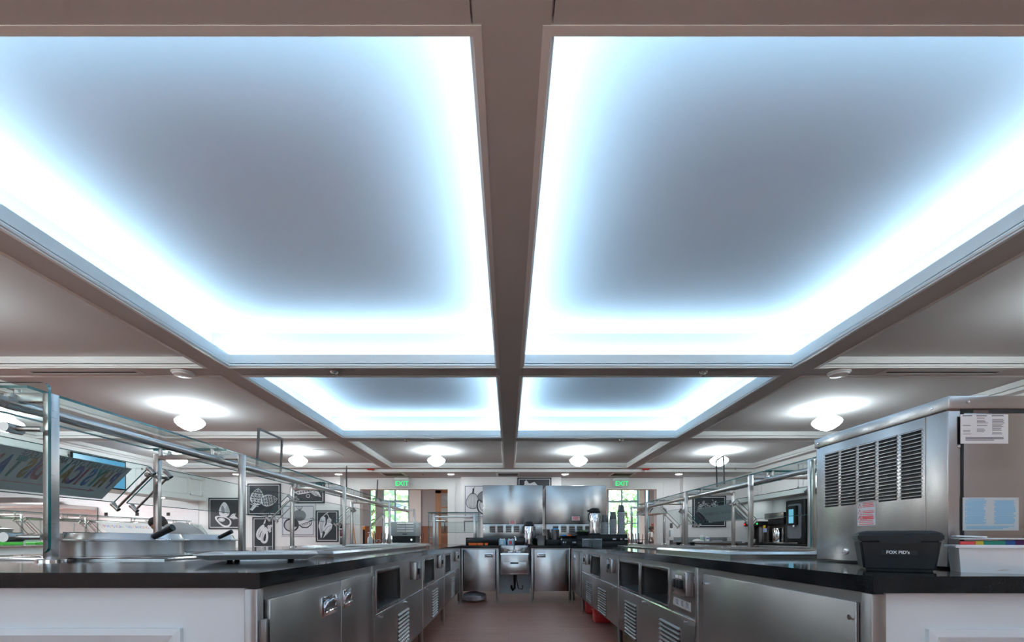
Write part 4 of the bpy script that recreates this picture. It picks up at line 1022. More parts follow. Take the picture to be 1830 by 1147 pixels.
# printed sign boards hung behind the slanted panes (seen from the back, mirrored)
def sheet(name, col):
    """thin printed film: half the light is scattered back, half scattered through"""
    m = bpy.data.materials.new(name); MATS[name] = m; m.use_nodes = True; n, l = m.node_tree.nodes, m.node_tree.links
    n.remove(n['Principled BSDF']); d = n.new('ShaderNodeBsdfDiffuse'); t = n.new('ShaderNodeBsdfTranslucent'); mx = n.new('ShaderNodeMixShader')
    nz = n.new('ShaderNodeTexNoise'); nz.inputs['Scale'].default_value = 5; mr = n.new('ShaderNodeMix'); mr.data_type = 'RGBA'; c = Vector(col)
    mr.inputs['A'].default_value = (*(c * 0.97), 1); mr.inputs['B'].default_value = (*(c * 1.03), 1); l.new(nz.outputs['Fac'], mr.inputs['Factor'])
    l.new(mr.outputs['Result'], d.inputs['Color']); l.new(mr.outputs['Result'], t.inputs['Color'])
    l.new(d.outputs[0], mx.inputs[1]); l.new(t.outputs[0], mx.inputs[2]); mx.inputs['Fac'].default_value = 0.5; l.new(mx.outputs[0], n['Material Output'].inputs['Surface'])
    return m
M_SIGNB = sheet('translucent_sign', (0.50, 0.56, 0.575))
INK = [sheet('faded_' + n, c) for n, c in (('violet', (0.42, 0.40, 0.60)), ('amber', (0.58, 0.50, 0.34)), ('teal', (0.28, 0.54, 0.54)), ('blue', (0.28, 0.44, 0.66)), ('rose', (0.60, 0.38, 0.42)))]
M_FADE = sheet('faded_grey', (0.34, 0.39, 0.41))
def back_sign(label, y0, y1, xb, sg, zh, u0, u1, lines):
    """board lying against the slanted pane, between the slant distances u0 (top) and u1"""
    dr = Vector((sg * 0.707, 0, -0.707)); nn = Vector((sg * 0.707, 0, 0.707)); o = Vector((xb + sg * 0.015, 0, zh + 0.07)) - nn * 0.008
    P = lambda y, u, e=0.0: o + Vector((0, y, 0)) + dr * u - nn * e
    t = thing('hanging_sign', label, 'sign', P((y0 + y1) / 2, u1, 0.0), 'mirrored signs on the guards')
    b = MB(); c = [P(y0, u0), P(y1, u0), P(y1, u1), P(y0, u1)]; d = [P(y0, u0, 0.004), P(y1, u0, 0.004), P(y1, u1, 0.004), P(y0, u1, 0.004)]
    b.add(c + d, [(0, 1, 2, 3), (7, 6, 5, 4), (0, 4, 5, 1), (1, 5, 6, 2), (2, 6, 7, 3), (3, 7, 4, 0)]); b.build('board', M_SIGNB, t, smooth=False)
    return t, P, dr
""" the text reads correctly from the customers' side: its right is -y for the left arm, so from here it is mirrored """
t, P, dr = back_sign('grey hanging sign with mirrored lettering and arrow on the near left glass', 2.20, 3.31, -2.70, -1, zh_ + 0.005, 0.045, 0.355, None)
lettering('lettering', 'DO YOUR PART, STAY APART, PLEASE', 0.066, P(3.275, 0.078, 0.0048), (0, -1, 0), (-dr), M_FADE, t, 0.0004, 'LEFT', None, 0.62)
yy = 3.27
for k, ch in enumerate('PHYSICAL DISTANCING'):
    wch = {'I': 0.028, ' ': 0.040}.get(ch, 0.060)
    if yy - wch < 2.22: break
    if ch != ' ': lettering('letter', ch, 0.205, P(yy, 0.183, 0.0048), (0, -1, 0), (-dr), INK[k % 5], t, 0.0004, 'LEFT', None, 0.40, 0.009)
    yy -= wch
ar = MB(); u = 0.288; ar.add([P(3.16, u - 0.004, 0.0048), P(3.16, u + 0.004, 0.0048), P(2.25, u + 0.004, 0.0048), P(2.25, u - 0.004, 0.0048)], [(0, 1, 2, 3)]); ar.add([P(3.20, u, 0.0048), P(3.15, u - 0.016, 0.0048), P(3.15, u + 0.016, 0.0048)], [(0, 1, 2)])
ar.build('printed_arrow', INK[4], t, smooth=False)
t2, P, dr = back_sign('grey hanging sign with faint mirrored print on the right guard, before the kale poster', 6.42, 7.60, 3.10, 1, 1.655 - 0.17, 0.06, 0.36, None)
yy = 6.50
for k, ch in enumerate('PHYSICAL DISTANCING'):
    wch = {'I': 0.026, ' ': 0.03, 'N': 0.066, 'G': 0.068}.get(ch, 0.062)
    if ch != ' ': lettering('letter', ch, 0.085, P(yy, 0.19, 0.0048), (0, 1, 0), (-dr), M_FADE, t2, 0.0004, 'LEFT')
    yy += wch

# ------------------------------------------------------------------ kitchen line beneath the left bulkhead
solo(MB().box(-9.2, -7.90, 4.6, 11.58, 0.868, 0.908, 0.004), 'worktop', M_STEELH, 'steel worktop of the kitchen line far left below the bulkhead', 'worktop')
solo(MB().box(-7.97, -7.94, 4.6, 11.58, 0, 0.866), 'counter_cladding', M_PANELW, 'white front panelling of the kitchen line below the bulkhead', 'panel', smooth=False)
GK, _, zk = guard('sneeze_guard', 'low glass sneeze guard along the kitchen line far left', [6.2, 7.5, 8.64, 10.2, 11.48], -8.62, -8.03, 1.42, zb=0.908, z_hub=1.30, base=False, tw=0.016)
pane(MB(), [(-8.0, 11.50, 0.95), (-7.70, 11.50, 0.95), (-7.62, 11.50, 1.15), (-7.78, 11.50, 1.38), (-8.0, 11.50, 1.40)], 0.010).build('end_pane', [M_GLASS, M_EDGE], GK, smooth=False)
wt = thing('hanging_sign', 'white sign with colourful lettering on the kitchen line glass', 'sign', (-7.9, 9.0, 1.1))
dr = Vector((0.707, 0, -0.707)); nn = Vector((0.707, 0, 0.707)); o = Vector((-8.015, 0, 1.37)) + nn * 0.009
P = lambda y, u, e=0.0: o + Vector((0, y, 0)) + dr * u + nn * e
b = MB(); c = [P(8.80, 0.03), P(10.05, 0.03), P(10.05, 0.36), P(8.80, 0.36)]; d = [P(8.80, 0.03, 0.004), P(10.05, 0.03, 0.004), P(10.05, 0.36, 0.004), P(8.80, 0.36, 0.004)]
b.add(c + d, [(0, 1, 2, 3), (7, 6, 5, 4), (0, 4, 5, 1), (1, 5, 6, 2), (2, 6, 7, 3), (3, 7, 4, 0)]); b.build('board', M_PAPER, wt, smooth=False)
BR = [mat('print_' + n, c, 0.6) for n, c in (('red', (0.75, 0.10, 0.12)), ('blue', (0.10, 0.30, 0.75)), ('yellow', (0.85, 0.55, 0.08)), ('violet', (0.40, 0.15, 0.60)), ('cyan', (0.08, 0.55, 0.70)))]
yy = 8.86
for k, ch in enumerate('PHYSICAL DISTANCING'):
    wch = {'I': 0.028, ' ': 0.035, 'N': 0.070, 'G': 0.072}.get(ch, 0.066)
    if ch != ' ': lettering('letter', ch, 0.10, P(yy, 0.17, 0.0048), (0, 1, 0), (-dr), BR[k % 5], wt, 0.0004, 'LEFT')
    yy += wch

# ------------------------------------------------------------------ ice machine and what stands by it
def ice_machine():
    x0, y0, y1 = 1.4545, 1.50, 2.150; x1 = 2.21; zb, zt = ZT, 1.482
    t = thing('ice_machine', 'large stainless ice machine with louvred side at the right end of the counter', 'ice machine', ((x0 + x1) / 2, (y0 + y1) / 2, ZT))
    z0 = zb + 0.006
    b = MB(); b.box(x0, x1, y0 + 0.004, y1, z0, zt - 0.045, 0.004); b.build('body', M_STEELB, t)
    # side sheet between two corner strips, standing a little proud
    s = MB(); s.box(x0 - 0.003, x0 + 0.001, y0 + 0.085, y1 - 0.03, z0 + 0.002, zt - 0.048, 0.001); sp = s.build('side_panel', M_STEELB, t)
    # five columns of pressed louvres on the side facing the aisle
    zA, zB = 1.16, 1.405; n = 18
    for k, (pa, pb) in enumerate(((1474, 1499), (1502.5, 1530), (1534, 1565), (1569.5, 1604), (1609.5, 1648))):
        ya, yb = yx(pb, x0 - 0.003), yx(pa, x0 - 0.003)
        v = MB(); louvers(v, x0 - 0.003, 1, ya, yb, zA, zB, n, 0.0065); v.mi(1); louver_slot_shade(v, x0 - 0.003, 1, ya, yb, zA, zB, n, 0.0062)
        v.build('louver_column', [M_STEELB, M_BLACKM], t, smooth=False)
    # front: door sheet with gap at the left corner strip
    f = MB(); f.box(x0 + 0.045, x1 - 0.02, y0 - 0.003, y0 + 0.006, z0 + 0.002, zt - 0.058, 0.002); f.build('front_door', M_STEELB, t)
    g = MB(); g.box(x0 + 0.041, x0 + 0.0445, y0 - 0.001, y0 + 0.006, z0, zt - 0.045); g.box(x0 + 0.045, x1, y0 - 0.001, y0 + 0.006, zt - 0.056, zt - 0.045); g.build('door_gap', M_BLACKM, t, smooth=False)
    MB().box(x0 + 0.075, x0 + 0.125, y0 - 0.003, y0 + 0.01, zt - 0.056, zt - 0.048).build('hinge', mat('brown_metal', (0.08, 0.04, 0.035), 0.5), t, smooth=False)
    # lid with a folded rim
    l = MB(); l.box(x0 - 0.006, x1, y0 - 0.006, y1 + 0.006, zt - 0.045, zt, 0.005); lid = l.build('lid', M_STEELB, t)
    sc = MB()
    for (p, a) in (((x0 - 0.006, y0 + 0.055, zt - 0.026), (-1, 0, 0)), ((x0 - 0.006, y1 - 0.02, zt - 0.026), (-1, 0, 0)), ((x0 + 0.055, y0 - 0.006, zt - 0.022), (0, -1, 0))):
        sc = MB(); sc.lathe(p, [(0.0055, 0.0), (0.005, 0.002), (0.0, 0.0035)], 12, a); sc.build('screw', M_CHROME, lid)
    MB().lathe((x0 + 0.033, y0 + 0.004, zs(797, y0)), [(0.006, 0.0), (0.0055, 0.003), (0.0, 0.005)], 12, (0, -1, 0)).build('screw', M_CHROME, t)
    w_ = MB(); yy = yx(1513, x0); w_.lathe((x0 - 0.003, yy, zs(985.5, yy)), [(0.013, 0.0), (0.013, 0.003), (0.009, 0.004)], 18, (-1, 0, 0)); w_.mi(1); w_.lathe((x0 - 0.003, yy, zs(985.5, yy)), [(0.0, 0.0035), (0.009, 0.0035)], 18, (-1, 0, 0))
    w_.build('grommet', [M_CHROME, M_BLACKM], t)
    # stickers: instruction sheets on the front, warning label on the side
    def sheet(name, xa, xb, za, zb_, m, ink, rows, m2):
        b = MB(); b.box(xa, xb, y0 - 0.0042, y0 - 0.003, za, zb_); o = b.build(name, m, t, smooth=False)
        k = MB()
        for (u0, u1, v0, v1) in rows: k.box(xa + (xb - xa) * u0, xa + (xb - xa) * u1, y0 - 0.0046, y0 - 0.0041, zb_ - (zb_ - za) * v1, zb_ - (zb_ - za) * v0)
        k.build('print', ink, o, smooth=False)
    rnd = random.Random(5); r1 = [(0.04, 0.24, 0.035, 0.06), (0.33, 0.55, 0.035, 0.06), (0.65, 0.90, 0.035, 0.06)]
    for col, a in ((0.05, 0.24), (0.34, 0.57), (0.66, 0.92)):
        for j in range(14):
            if rnd.random() < (0.45 if col < 0.1 else 0.68): r1.append((col, a - rnd.random() * 0.08, 0.12 + j * 0.042, 0.135 + j * 0.042))
    for j in range(3): r1.append((0.10, 0.90 - 0.2 * (j == 2), 0.78 + j * 0.045, 0.80 + j * 0.045))
    sheet('instruction_sheet', xs(1714.5, y0), xs(1799.5, y0), zs(793, y0), zs(741, y0), M_PAPER, M_INK, r1, None)
    r2 = [(0.09, 0.38, 0.035, 0.065)]
    for col, a in ((0.04, 0.42), (0.56, 0.95)):
        for j in range(20): r2.append((col + 0.03 * (j % 4 == 1), a - rnd.random() * 0.05, 0.09 + j * 0.036, 0.117 + j * 0.036))
    for j in range(3): r2.append((0.06, 0.92 - 0.1 * j, 0.86 + j * 0.035, 0.885 + j * 0.035))
    sheet('wiring_sheet', xs(1718.5, y0), xs(1818, y0), zs(948, y0), zs(889, y0), mat('pale_label', (0.60, 0.62, 0.62), 0.7), M_BLUEINK, r2, None)
    ya, yb = yx(1565, x0 - 0.003), yx(1533, x0 - 0.003); za, zb_ = 1.01 + (963 - 935.5) * ya / F - 0.006, 1.01 + (963 - 894) * ya / F
    b = MB(); b.box(x0 - 0.0045, x0 - 0.003, ya, yb, za, zb_); o = b.build('warning_label', M_PAPER, t, smooth=False)
    k = MB(); L = yb - ya
    for j in range(3):
        zc = zb_ - 0.017 - j * 0.024; yt = yb - L * 0.14
        k.tube([(x0 - 0.0048, yt - 0.009, zc - 0.008), (x0 - 0.0048, yt + 0.009, zc - 0.008), (x0 - 0.0048, yt, zc + 0.008)], 0.0011, 5, closed=True)
        for q in range(2 + (j == 0)): k.box(x0 - 0.005, x0 - 0.0044, ya + L * (0.06 + 0.03 * q), yb - L * 0.30, zc - 0.006 + q * 0.006, zc - 0.003 + q * 0.006)
    for q in range(6): k.box(x0 - 0.005, x0 - 0.0044, ya + L * (0.10 + 0.05 * (q % 2)), yb - L * (0.06 + 0.05 * (q % 3)), za + 0.012 + q * 0.0062, za + 0.0145 + q * 0.0062)
    k.box(x0 - 0.005, x0 - 0.0044, ya + L * 0.1, yb - L * 0.1, za + 0.004, za + 0.007)
    k.build('print', M_REDINK, o, smooth=False)
ice_machine()

def black_box():
    y0, y1 = 1.488, 1.628; x0b, x1b = 1.148, 1.350; zt = zs(948, 1.45); zb = ZT
    t = thing('storage_box', 'black lidded plastic box with white lettering in front of the ice machine', 'box', (x0b, y0, ZT))
    b = MB(); zl = zs(964.5, 1.45); e = 0.010
    lo = [(x0b + 0.012, y0 + 0.008, zb), (x1b - 0.012, y0 + 0.008, zb), (x1b - 0.012, y1 - 0.008, zb), (x0b + 0.012, y1 - 0.008, zb)]
    hi = [(x0b, y0, zl), (x1b, y0, zl), (x1b, y1, zl), (x0b, y1, zl)]
    bm = bmesh.new(); vs = [bm.verts.new(p) for p in lo + hi]
    for f in ((3, 2, 1, 0), (4, 5, 6, 7), (0, 1, 5, 4), (1, 2, 6, 5), (2, 3, 7, 6), (3, 0, 4, 7)): bm.faces.new([vs[i] for i in f])
    bmesh.ops.bevel(bm, geom=bm.edges[:], offset=0.007, segments=3, affect='EDGES'); bm.verts.index_update()
    b.add([v.co.copy() for v in bm.verts], [tuple(v.index for v in f.verts) for f in bm.faces]); bm.free(); b.build('body', M_BLACK, t)
    l = MB(); bm = bmesh.new(); zt2 = zt
    q = [(x0b - 0.004, y0 - 0.004, zl - 0.003), (x1b + 0.004, y0 - 0.004, zl - 0.003), (x1b + 0.004, y1 + 0.004, zl - 0.003), (x0b - 0.004, y1 + 0.004, zl - 0.003), (x0b + 0.016, y0 + 0.012, zt2), (x1b - 0.016, y0 + 0.012, zt2), (x1b - 0.016, y1 - 0.012, zt2), (x0b + 0.016, y1 - 0.012, zt2)]
    q = q[:4] + [(p[0], p[1], zl + 0.018) for p in q[:4]] + q[4:]
    vs = [bm.verts.new(p) for p in q]
    for f in ((3, 2, 1, 0), (8, 9, 10, 11)): bm.faces.new([vs[i] for i in f])
    for a in (0, 4):
        for i in range(4): bm.faces.new([vs[a + i], vs[a + (i + 1) % 4], vs[a + 4 + (i + 1) % 4], vs[a + 4 + i]])
    bmesh.ops.bevel(bm, geom=bm.edges[:], offset=0.004, segments=2, affect='EDGES'); bm.verts.index_update()
    l.add([v.co.copy() for v in bm.verts], [tuple(v.index for v in f.verts) for f in bm.faces]); bm.free()
    # curved finger tab hanging from the lid edge
    xm = (x0b + x1b) / 2; tab = [(xm + 0.052 * math.cos(a), y0 - 0.004, zl - 0.001 - 0.012 * math.sin(a) ** 0.7 if math.sin(a) > 0 else zl - 0.001) for a in [math.pi * i / 12 for i in range(13)]]
    l.prism(tab, (0, 0.004, 0)); l.build('lid', M_BLACK, t)
    MB().box(x0b + 0.055, x0b + 0.145, y0 + 0.0008, y0 + 0.006, zs(991.5, 1.45), zs(982.5, 1.45)).build('label_strip', M_BLACKM, t, smooth=False)
    lettering('lettering', "FOX PID's", 0.0132, (x0b + 0.097, y0 + 0.0004, zs(986.8, 1.45)), (1, 0, 0), (0, 0, 1), M_PAPER, t, 0.0003, bold=0.0003)
    t.rotation_euler = (0, 0, R(-31))
black_box()

def white_bin():
    """stands a little turned, like the black box"""
    fx, fy = 1.352, 1.366; rot = R(-32); c, sn = math.cos(rot), -math.sin(rot); W, D = 0.275, 0.116; zt = zs(973.5, 1.34)
    def U(px, d): k = (px - VX) / F; return (k * (fy + d * c) - fx - d * sn) / (c + k * sn)       # place along the front for a column, d behind it
    t = thing('storage_bin', 'white plastic bin holding papers at the right edge of the counter', 'bin', (fx, fy, ZT))
    xa, xb, y0, y1 = fx, fx + W, fy, fy + D
    b = MB(); c0 = [(xa + 0.006, y0 + 0.004), (xb - 0.006, y0 + 0.004), (xb - 0.006, y1 - 0.004), (xa + 0.006, y1 - 0.004)]; c1 = [(xa, y0), (xb, y0), (xb, y1), (xa, y1)]
    ins = lambda p: (p[0] + (0.004 if p[0] < (xa + xb) / 2 else -0.004), p[1] + (0.004 if p[1] < (y0 + y1) / 2 else -0.004))
    vs = [(*p, ZT) for p in c0] + [(*p, zt - 0.004) for p in c1]; vi = [(*ins(p), zt - 0.004) for p in c1] + [(*ins(p), ZT + 0.004) for p in c0]
    b.add(vs, [(3, 2, 1, 0)] + [(i, (i + 1) % 4, 4 + (i + 1) % 4, 4 + i) for i in range(4)]); b.add(vi, [(4, 5, 6, 7)] + [(i, (i + 1) % 4, 4 + (i + 1) % 4, 4 + i) for i in range(4)])
    b.build('body', M_WHITEP, t, smooth=False)
    r = MB(); r.rect_sweep(xa + 0.002, xb - 0.002, y0 + 0.002, y1 - 0.002, [(-0.003, zt - 0.008), (-0.003, zt), (0.008, zt), (0.010, zt - 0.003), (0.010, zt - 0.009), (0.008, zt - 0.009), (0.007, zt - 0.003), (0.002, zt - 0.003), (0.002, zt - 0.008)]); r.build('rim', M_WHITEP, t)
    st = MB(); q = lambda px, z: (xa + U(px, 0) , y0 + 0.0012, z)
    st.add([q(1780, 0.9175), q(1800, 0.9195), q(1808, 0.9215), q(1792, 0.921)], [(0, 1, 2, 3)]); st.build('stain', mat('tan_stain', (0.50, 0.42, 0.36), 0.8), t, smooth=False)
    t.rotation_euler = (0, 0, rot)
    def place(mb, name, m, lb, cat, group=None):
        o = mb.build(name, m, None, False, origin=(fx, fy, ZT)); tag(o, lb, cat, group); o.rotation_euler = (0, 0, rot); return o
    for i, (a, b_, m, lb) in enumerate(((1701, 1744, M_RED, 'red'), (1742, 1758, mat('yellow_card', (0.80, 0.60, 0.04), 0.5), 'yellow'), (1756, 1797, mat('teal_card', (0.03, 0.42, 0.30), 0.5), 'teal green'), (1795, 1815, mat('blue_card', (0.04, 0.14, 0.50), 0.5), 'blue'), (1813, 1850, mat('purple_card', (0.22, 0.03, 0.20), 0.5), 'dark purple'))):
        d = 0.012 + 0.016 * i; a2, b2 = max(U(a, d), 0.006), min(U(b_, d), W - 0.006)
        place(MB().box(xa + a2, xa + b2, y0 + d, y0 + d + 0.012, ZT + 0.008, zs(967.3, 1.34) + 0.001 * i, 0.001), 'index_card', m, lb + ' index card stack standing in the white bin', 'card', 'coloured cards in the white bin')
    z = zs(966.0, 1.36) + 0.004; p = MB()
    q4 = [Vector((xa + 0.004, y0 + 0.012, z)), Vector((xa + 0.20, y0 + 0.012, z)), Vector((xa + 0.20, y1 - 0.008, z + 0.001)), Vector((xa + 0.004, y1 - 0.008, z + 0.003))]; up = Vector((0, 0, 0.0022))
    p.add(q4 + [v + up for v in q4], [(3, 2, 1, 0), (4, 5, 6, 7), (0, 1, 5, 4), (1, 2, 6, 5), (2, 3, 7, 6), (3, 0, 4, 7)]); place(p, 'paper_sheet', M_PAPER, 'white paper lying over the coloured cards in the bin', 'paper')
    place(MB().box(xa + 0.006, xa + 0.075, y0 + 0.05, y1 - 0.012, z + 0.006, z + 0.011, 0.002, rot=Matrix.Rotation(0.05, 3, 'Y')), 'notepad', M_WHITEP, 'small white notepad lying on top of the papers in the bin', 'notepad')
white_bin()

# ------------------------------------------------------------------ left arm: round pots, platter, bottle
def kettle(x, y, r, label, hx):
    zb = ZT + 0.0105
    t = thing('soup_kettle', label, 'pot', (x, y, zb), 'round lidded warmers on the left counter')
    k = r / 0.26; h = 0.078
    MB().lathe((x, y, zb), [(0.0, 0), (r * 0.985, 0), (r, 0.006), (r, h - 0.004), (r * 1.01, h), (0, h)], 64).build('body', M_POT, t)
    MB().lathe((x, y, zb + 0.0005), [(r * 1.0, 0.0), (r * 1.16, 0.0), (r * 1.16, 0.003), (r * 1.02, 0.010), (r, 0.010)], 64).build('collar', M_STEELH, t)
    l = MB(); l.lathe((x, y, zb + h), [(r * 1.01, 0.0), (r * 1.075, 0.001), (r * 1.085, 0.005), (r * 1.06, 0.010), (r * 0.985, 0.012), (r * 0.94, 0.036), (r * 0.92, 0.040), (0.0, 0.044)], 64)
    lid = l.build('lid', M_POT, t)
    # split hinge line across the lid and a ladle notch with its black handle
    hm = MB(); hm.box(x - r * 0.28, x - r * 0.26, y - r * 0.95, y + r * 0.9, zb + h + 0.010, zb + h + 0.0455); hm.build('lid_seam', M_DARKST, lid, smooth=False)
    c = Vector((x + r * 0.88, y - r * 0.35, zb + h + 0.022)); d = Vector((0.92, -0.1, 0.42)).normalized()
    g = MB(); g.cyl(c, c + d * 0.115 * k, 0.0150 * k, 0.0165 * k, 18); g.build('lid_handle', M_BLACK, t)
    tb = MB(); tb.box(c.x - 0.02, c.x + 0.075 * k, c.y - 0.022, c.y + 0.022, zb + h + 0.004, zb + h + 0.010, 0.002); tb.build('handle_tab', M_CHROME, t)
    return t
kettle(-2.036, 2.405, 0.265, 'round steel pot with black lid handle nearest the left guard post', 1)
kettle(-2.135, 3.13, 0.222, 'round steel pot with black lid handle, the farther one by the second post', 1)

def platter():
    cx, cy = xs(470, 2.16), 2.16; z = ZT
    t = thing('platter', 'square white ceramic platter on small black feet on the left counter', 'platter', (cx, cy, z))
    a = MB(); w_, d_ = 0.235, 0.225
    def ring(s, zz): return [(cx + sx * w_ * s, cy + sy * d_ * s, zz) for sx, sy in ((-1, -1), (1, -1), (1, 1), (-1, 1))]
    lev = [ring(0.80, z + 0.010), ring(0.82, z + 0.010), ring(1.0, z + 0.032), ring(1.0, z + 0.037), ring(0.80, z + 0.030), ring(0.70, z + 0.020)]
    vs = [p for r in lev for p in r]; fs = [(3, 2, 1, 0)]
    for q in range(len(lev) - 1): fs += [(q * 4 + i, q * 4 + (i + 1) % 4, q * 4 + 4 + (i + 1) % 4, q * 4 + 4 + i) for i in range(4)]
    fs.append(tuple(range(len(vs) - 4, len(vs)))); a.add(vs, fs); a.build('dish', M_CERAM, t, smooth=False)
    for sx in (-1, 1):
        for sy in (-1, 1): MB().lathe((cx + sx * 0.12, cy + sy * 0.12, z), [(0.010, 0), (0.013, 0.010), (0.0, 0.0102)], 12).build('foot', M_BLACK, t)
    t.rotation_euler = (0, 0, 0.42)
platter()

def pump_bottle(x, y, z, h, label, body_m, pump_m, lab_m=None, group=None):
    t = thing('pump_bottle', label, 'bottle', (x, y, z), group); r = h * 0.20
    MB().lathe((x, y, z), [(0.0, 0), (r * 0.95, 0), (r, h * 0.02), (r, h * 0.48), (r * 0.8, h * 0.58), (r * 0.35, h * 0.64), (r * 0.33, h * 0.70), (0, h * 0.70)], 24).build('body', body_m, t)
    m = MB(); m.lathe((x, y, z), [(r * 0.40, h * 0.69), (r * 0.42, h * 0.78), (r * 0.18, h * 0.80), (r * 0.15, h * 0.92), (0, h * 0.92)], 16); m.box(x - r * 0.9, x + r * 0.3, y - r * 0.15, y + r * 0.15, h * 0.92 + z, h + z, 0.003); m.build('pump', pump_m, t)
    if lab_m: MB().lathe((x, y, z), [(r * 1.005, h * 0.12), (r * 1.01, h * 0.13), (r * 1.01, h * 0.42), (r * 1.005, h * 0.43)], 24).build('bottle_label', lab_m, t)
    return t
M_CLEARB = mat('clear_bottle', (0.62, 0.72, 0.74), 0.12)
p_ = at(661, 971, 9.5); pump_bottle(xs(661, 9.0), 9.0, ZT + 0.0, 0.235, 'clear hand sanitizer pump bottle at the far end of the left counter', M_CLEARB, M_WHITEP, M_PAPER)

def warmer():
    y0, y1 = 9.30, 9.78; xa, xb = xs(698.5, y0), xs(744.5, y0); zt = zs(932, y0)
    t = thing('countertop_warmer', 'grey countertop oven with white louvres and dark lower front, far left', 'oven', ((xa + xb) / 2, (y0 + y1) / 2, ZT))
    zl = zs(958, y0); m_ = mat('grey_enamel', (0.42, 0.46, 0.46), 0.4)
    MB().box(xa, xb, y0, y1, zl, zt, 0.012).build('body', m_, t)
    b = MB(); b.box(xa + 0.02, xb - 0.02, y0 + 0.03, y1 - 0.02, ZT + 0.02, zl); b.build('lower_front', M_BLACK, t, smooth=False)
    b = MB(); b.box(xa, xb, y0, y1, ZT, ZT + 0.022, 0.003); b.build('base', M_STEELH, t)
    for c in (0, 1):
        v = MB(); ya_ = xa + 0.13 + c * 0.175
        for k in range(4):
            z = zs(955, y0) + 0.055 + k * 0.052; v.add([(ya_, y0, z + 0.034), (ya_ + 0.16, y0, z + 0.034), (ya_ + 0.16, y0 - 0.022, z + 0.004), (ya_, y0 - 0.022, z + 0.004), (ya_, y0, z), (ya_ + 0.16, y0, z)], [(0, 1, 2, 3), (3, 2, 5, 4), (0, 3, 4), (1, 5, 2)])
        v.build('louver_column', M_WHITEP, t, smooth=False)
    MB().box(xa + 0.24, xa + 0.33, y0 - 0.006, y0 + 0.001, zs(955, y0), zs(955, y0) + 0.016).build('name_plate', M_BLACK, t, smooth=False)
    k = MB(); k.cyl((xb - 0.1, y0 + 0.03, ZT + 0.085), (xb - 0.1, y0 - 0.03, ZT + 0.085), 0.02, n=14); k.build('knob', M_CHROME, t)
warmer()

# ------------------------------------------------------------------ back counter: stainless equipment backs
def equipment(xa, xb, zt, label, lv, st):
    y0, y1 = 8.20, 8.85; zb = zs(961.0, y0)
    t = thing('equipment_cabinet', label, 'cabinet', ((xa + xb) / 2, (y0 + y1) / 2, ZT), 'stainless equipment backs on the back counter')
    zm = zs(936, y0)
    MB().box(xa, xb, y0, y1, zm, zt, 0.006).build('upper_case', M_STEELB, t)
    MB().box(xa + 0.006, xb - 0.004, y0 + 0.006, y1, zb, zm - 0.004, 0.004).build('lower_case', M_STEELB, t)
    for (a, b) in lv:
        v = MB(); n = 4; za, zb_ = zs(951.5, y0), zs(938.8, y0); h = (zb_ - za) / n
        for k in range(n):
            z = za + k * h; v.mi(0); v.add([(xs(a, y0), y0 + 0.006, z + h * 0.9), (xs(b, y0), y0 + 0.006, z + h * 0.9), (xs(b, y0), y0 - 0.010, z + h * 0.2), (xs(a, y0), y0 - 0.010, z + h * 0.2)], [(0, 1, 2, 3)]); v.mi(1); v.box(xs(a, y0), xs(b, y0), y0 - 0.008, y0 + 0.0055, z + h * 0.02, z + h * 0.2)
        v.build('louver_vent', [M_STEELH, M_DARKST], t, smooth=False)
    b = MB(); x0_, x1_ = xs(st[0], y0), xs(st[1], y0); b.box(x0_, x1_, y0 - 0.0015, y0 - 0.0002, zs(st[3], y0), zs(st[2], y0)); o = b.build('warning_label', M_PAPER, t, smooth=False)
    k = MB(); hh = zs(st[2], y0) - zs(st[3], y0)
    for q in range(6): k.box(x0_ + 0.010 + 0.012 * (q % 2), x1_ - 0.012 - 0.010 * (q % 3), y0 - 0.0022, y0 - 0.0014, zs(st[3], y0) + hh * (0.08 + q * 0.15), zs(st[3], y0) + hh * (0.17 + q * 0.15))
    k.build('print', M_REDINK, o, smooth=False)
    for x in (xa + 0.05, xb - 0.05):
        for y in (y0 + 0.06, y1 - 0.06): MB().cyl((x, y, ZT), (x, y, zb + 0.01), 0.022, n=14).build('leg', M_BLACK, t)
equipment(xs(862.5, 8.2), xs(969.8, 8.2), zs(867, 8.2), 'wide stainless equipment back left of the gap, behind the hand sink', [(875, 885), (889, 899), (904, 914), (918, 928), (933, 943), (947, 957)], (910, 922, 929, 936.3))
equipment(xs(975.5, 8.2), xs(1083.5, 8.2), zs(867.5, 8.2), 'wide stainless equipment back right of the gap, behind the black racks', [(988, 998), (1002.5, 1012.5), (1017, 1027), (1031, 1041), (1046, 1056)], (1022, 1036, 922.5, 930))
solo(MB().box(xs(832.5, 7.62), xs(1003, 7.62), 7.60, 7.64, ZT, zs(960.5, 7.62), 0.003), 'back_ledge', M_GRANITE, 'low black stone ledge along the rear of the back counter', 'ledge')
for (a, b, Yq, lb) in ((838, 852.5, 7.45, 'orange flat tray left on the back counter, by the small guard'), (854, 863.5, 7.42, 'orange flat tray middle one on the back counter, by the small guard post'), (866.5, 871.5, 7.45, 'small orange tray nearest the stainless equipment, on the back counter')):
    x0, x1 = xs(a, Yq), xs(b, Yq); b_ = MB(); b_.box(x0, x1, Yq - 0.05, Yq + 0.06, ZT, ZT + 0.030, 0.004); b_.box(x0 - 0.004, x1 + 0.004, Yq - 0.054, Yq + 0.064, ZT + 0.024, ZT + 0.034, 0.003)
    solo(b_, 'plastic_tray', M_ORANGE, lb, 'tray', 'orange trays on the back counter')
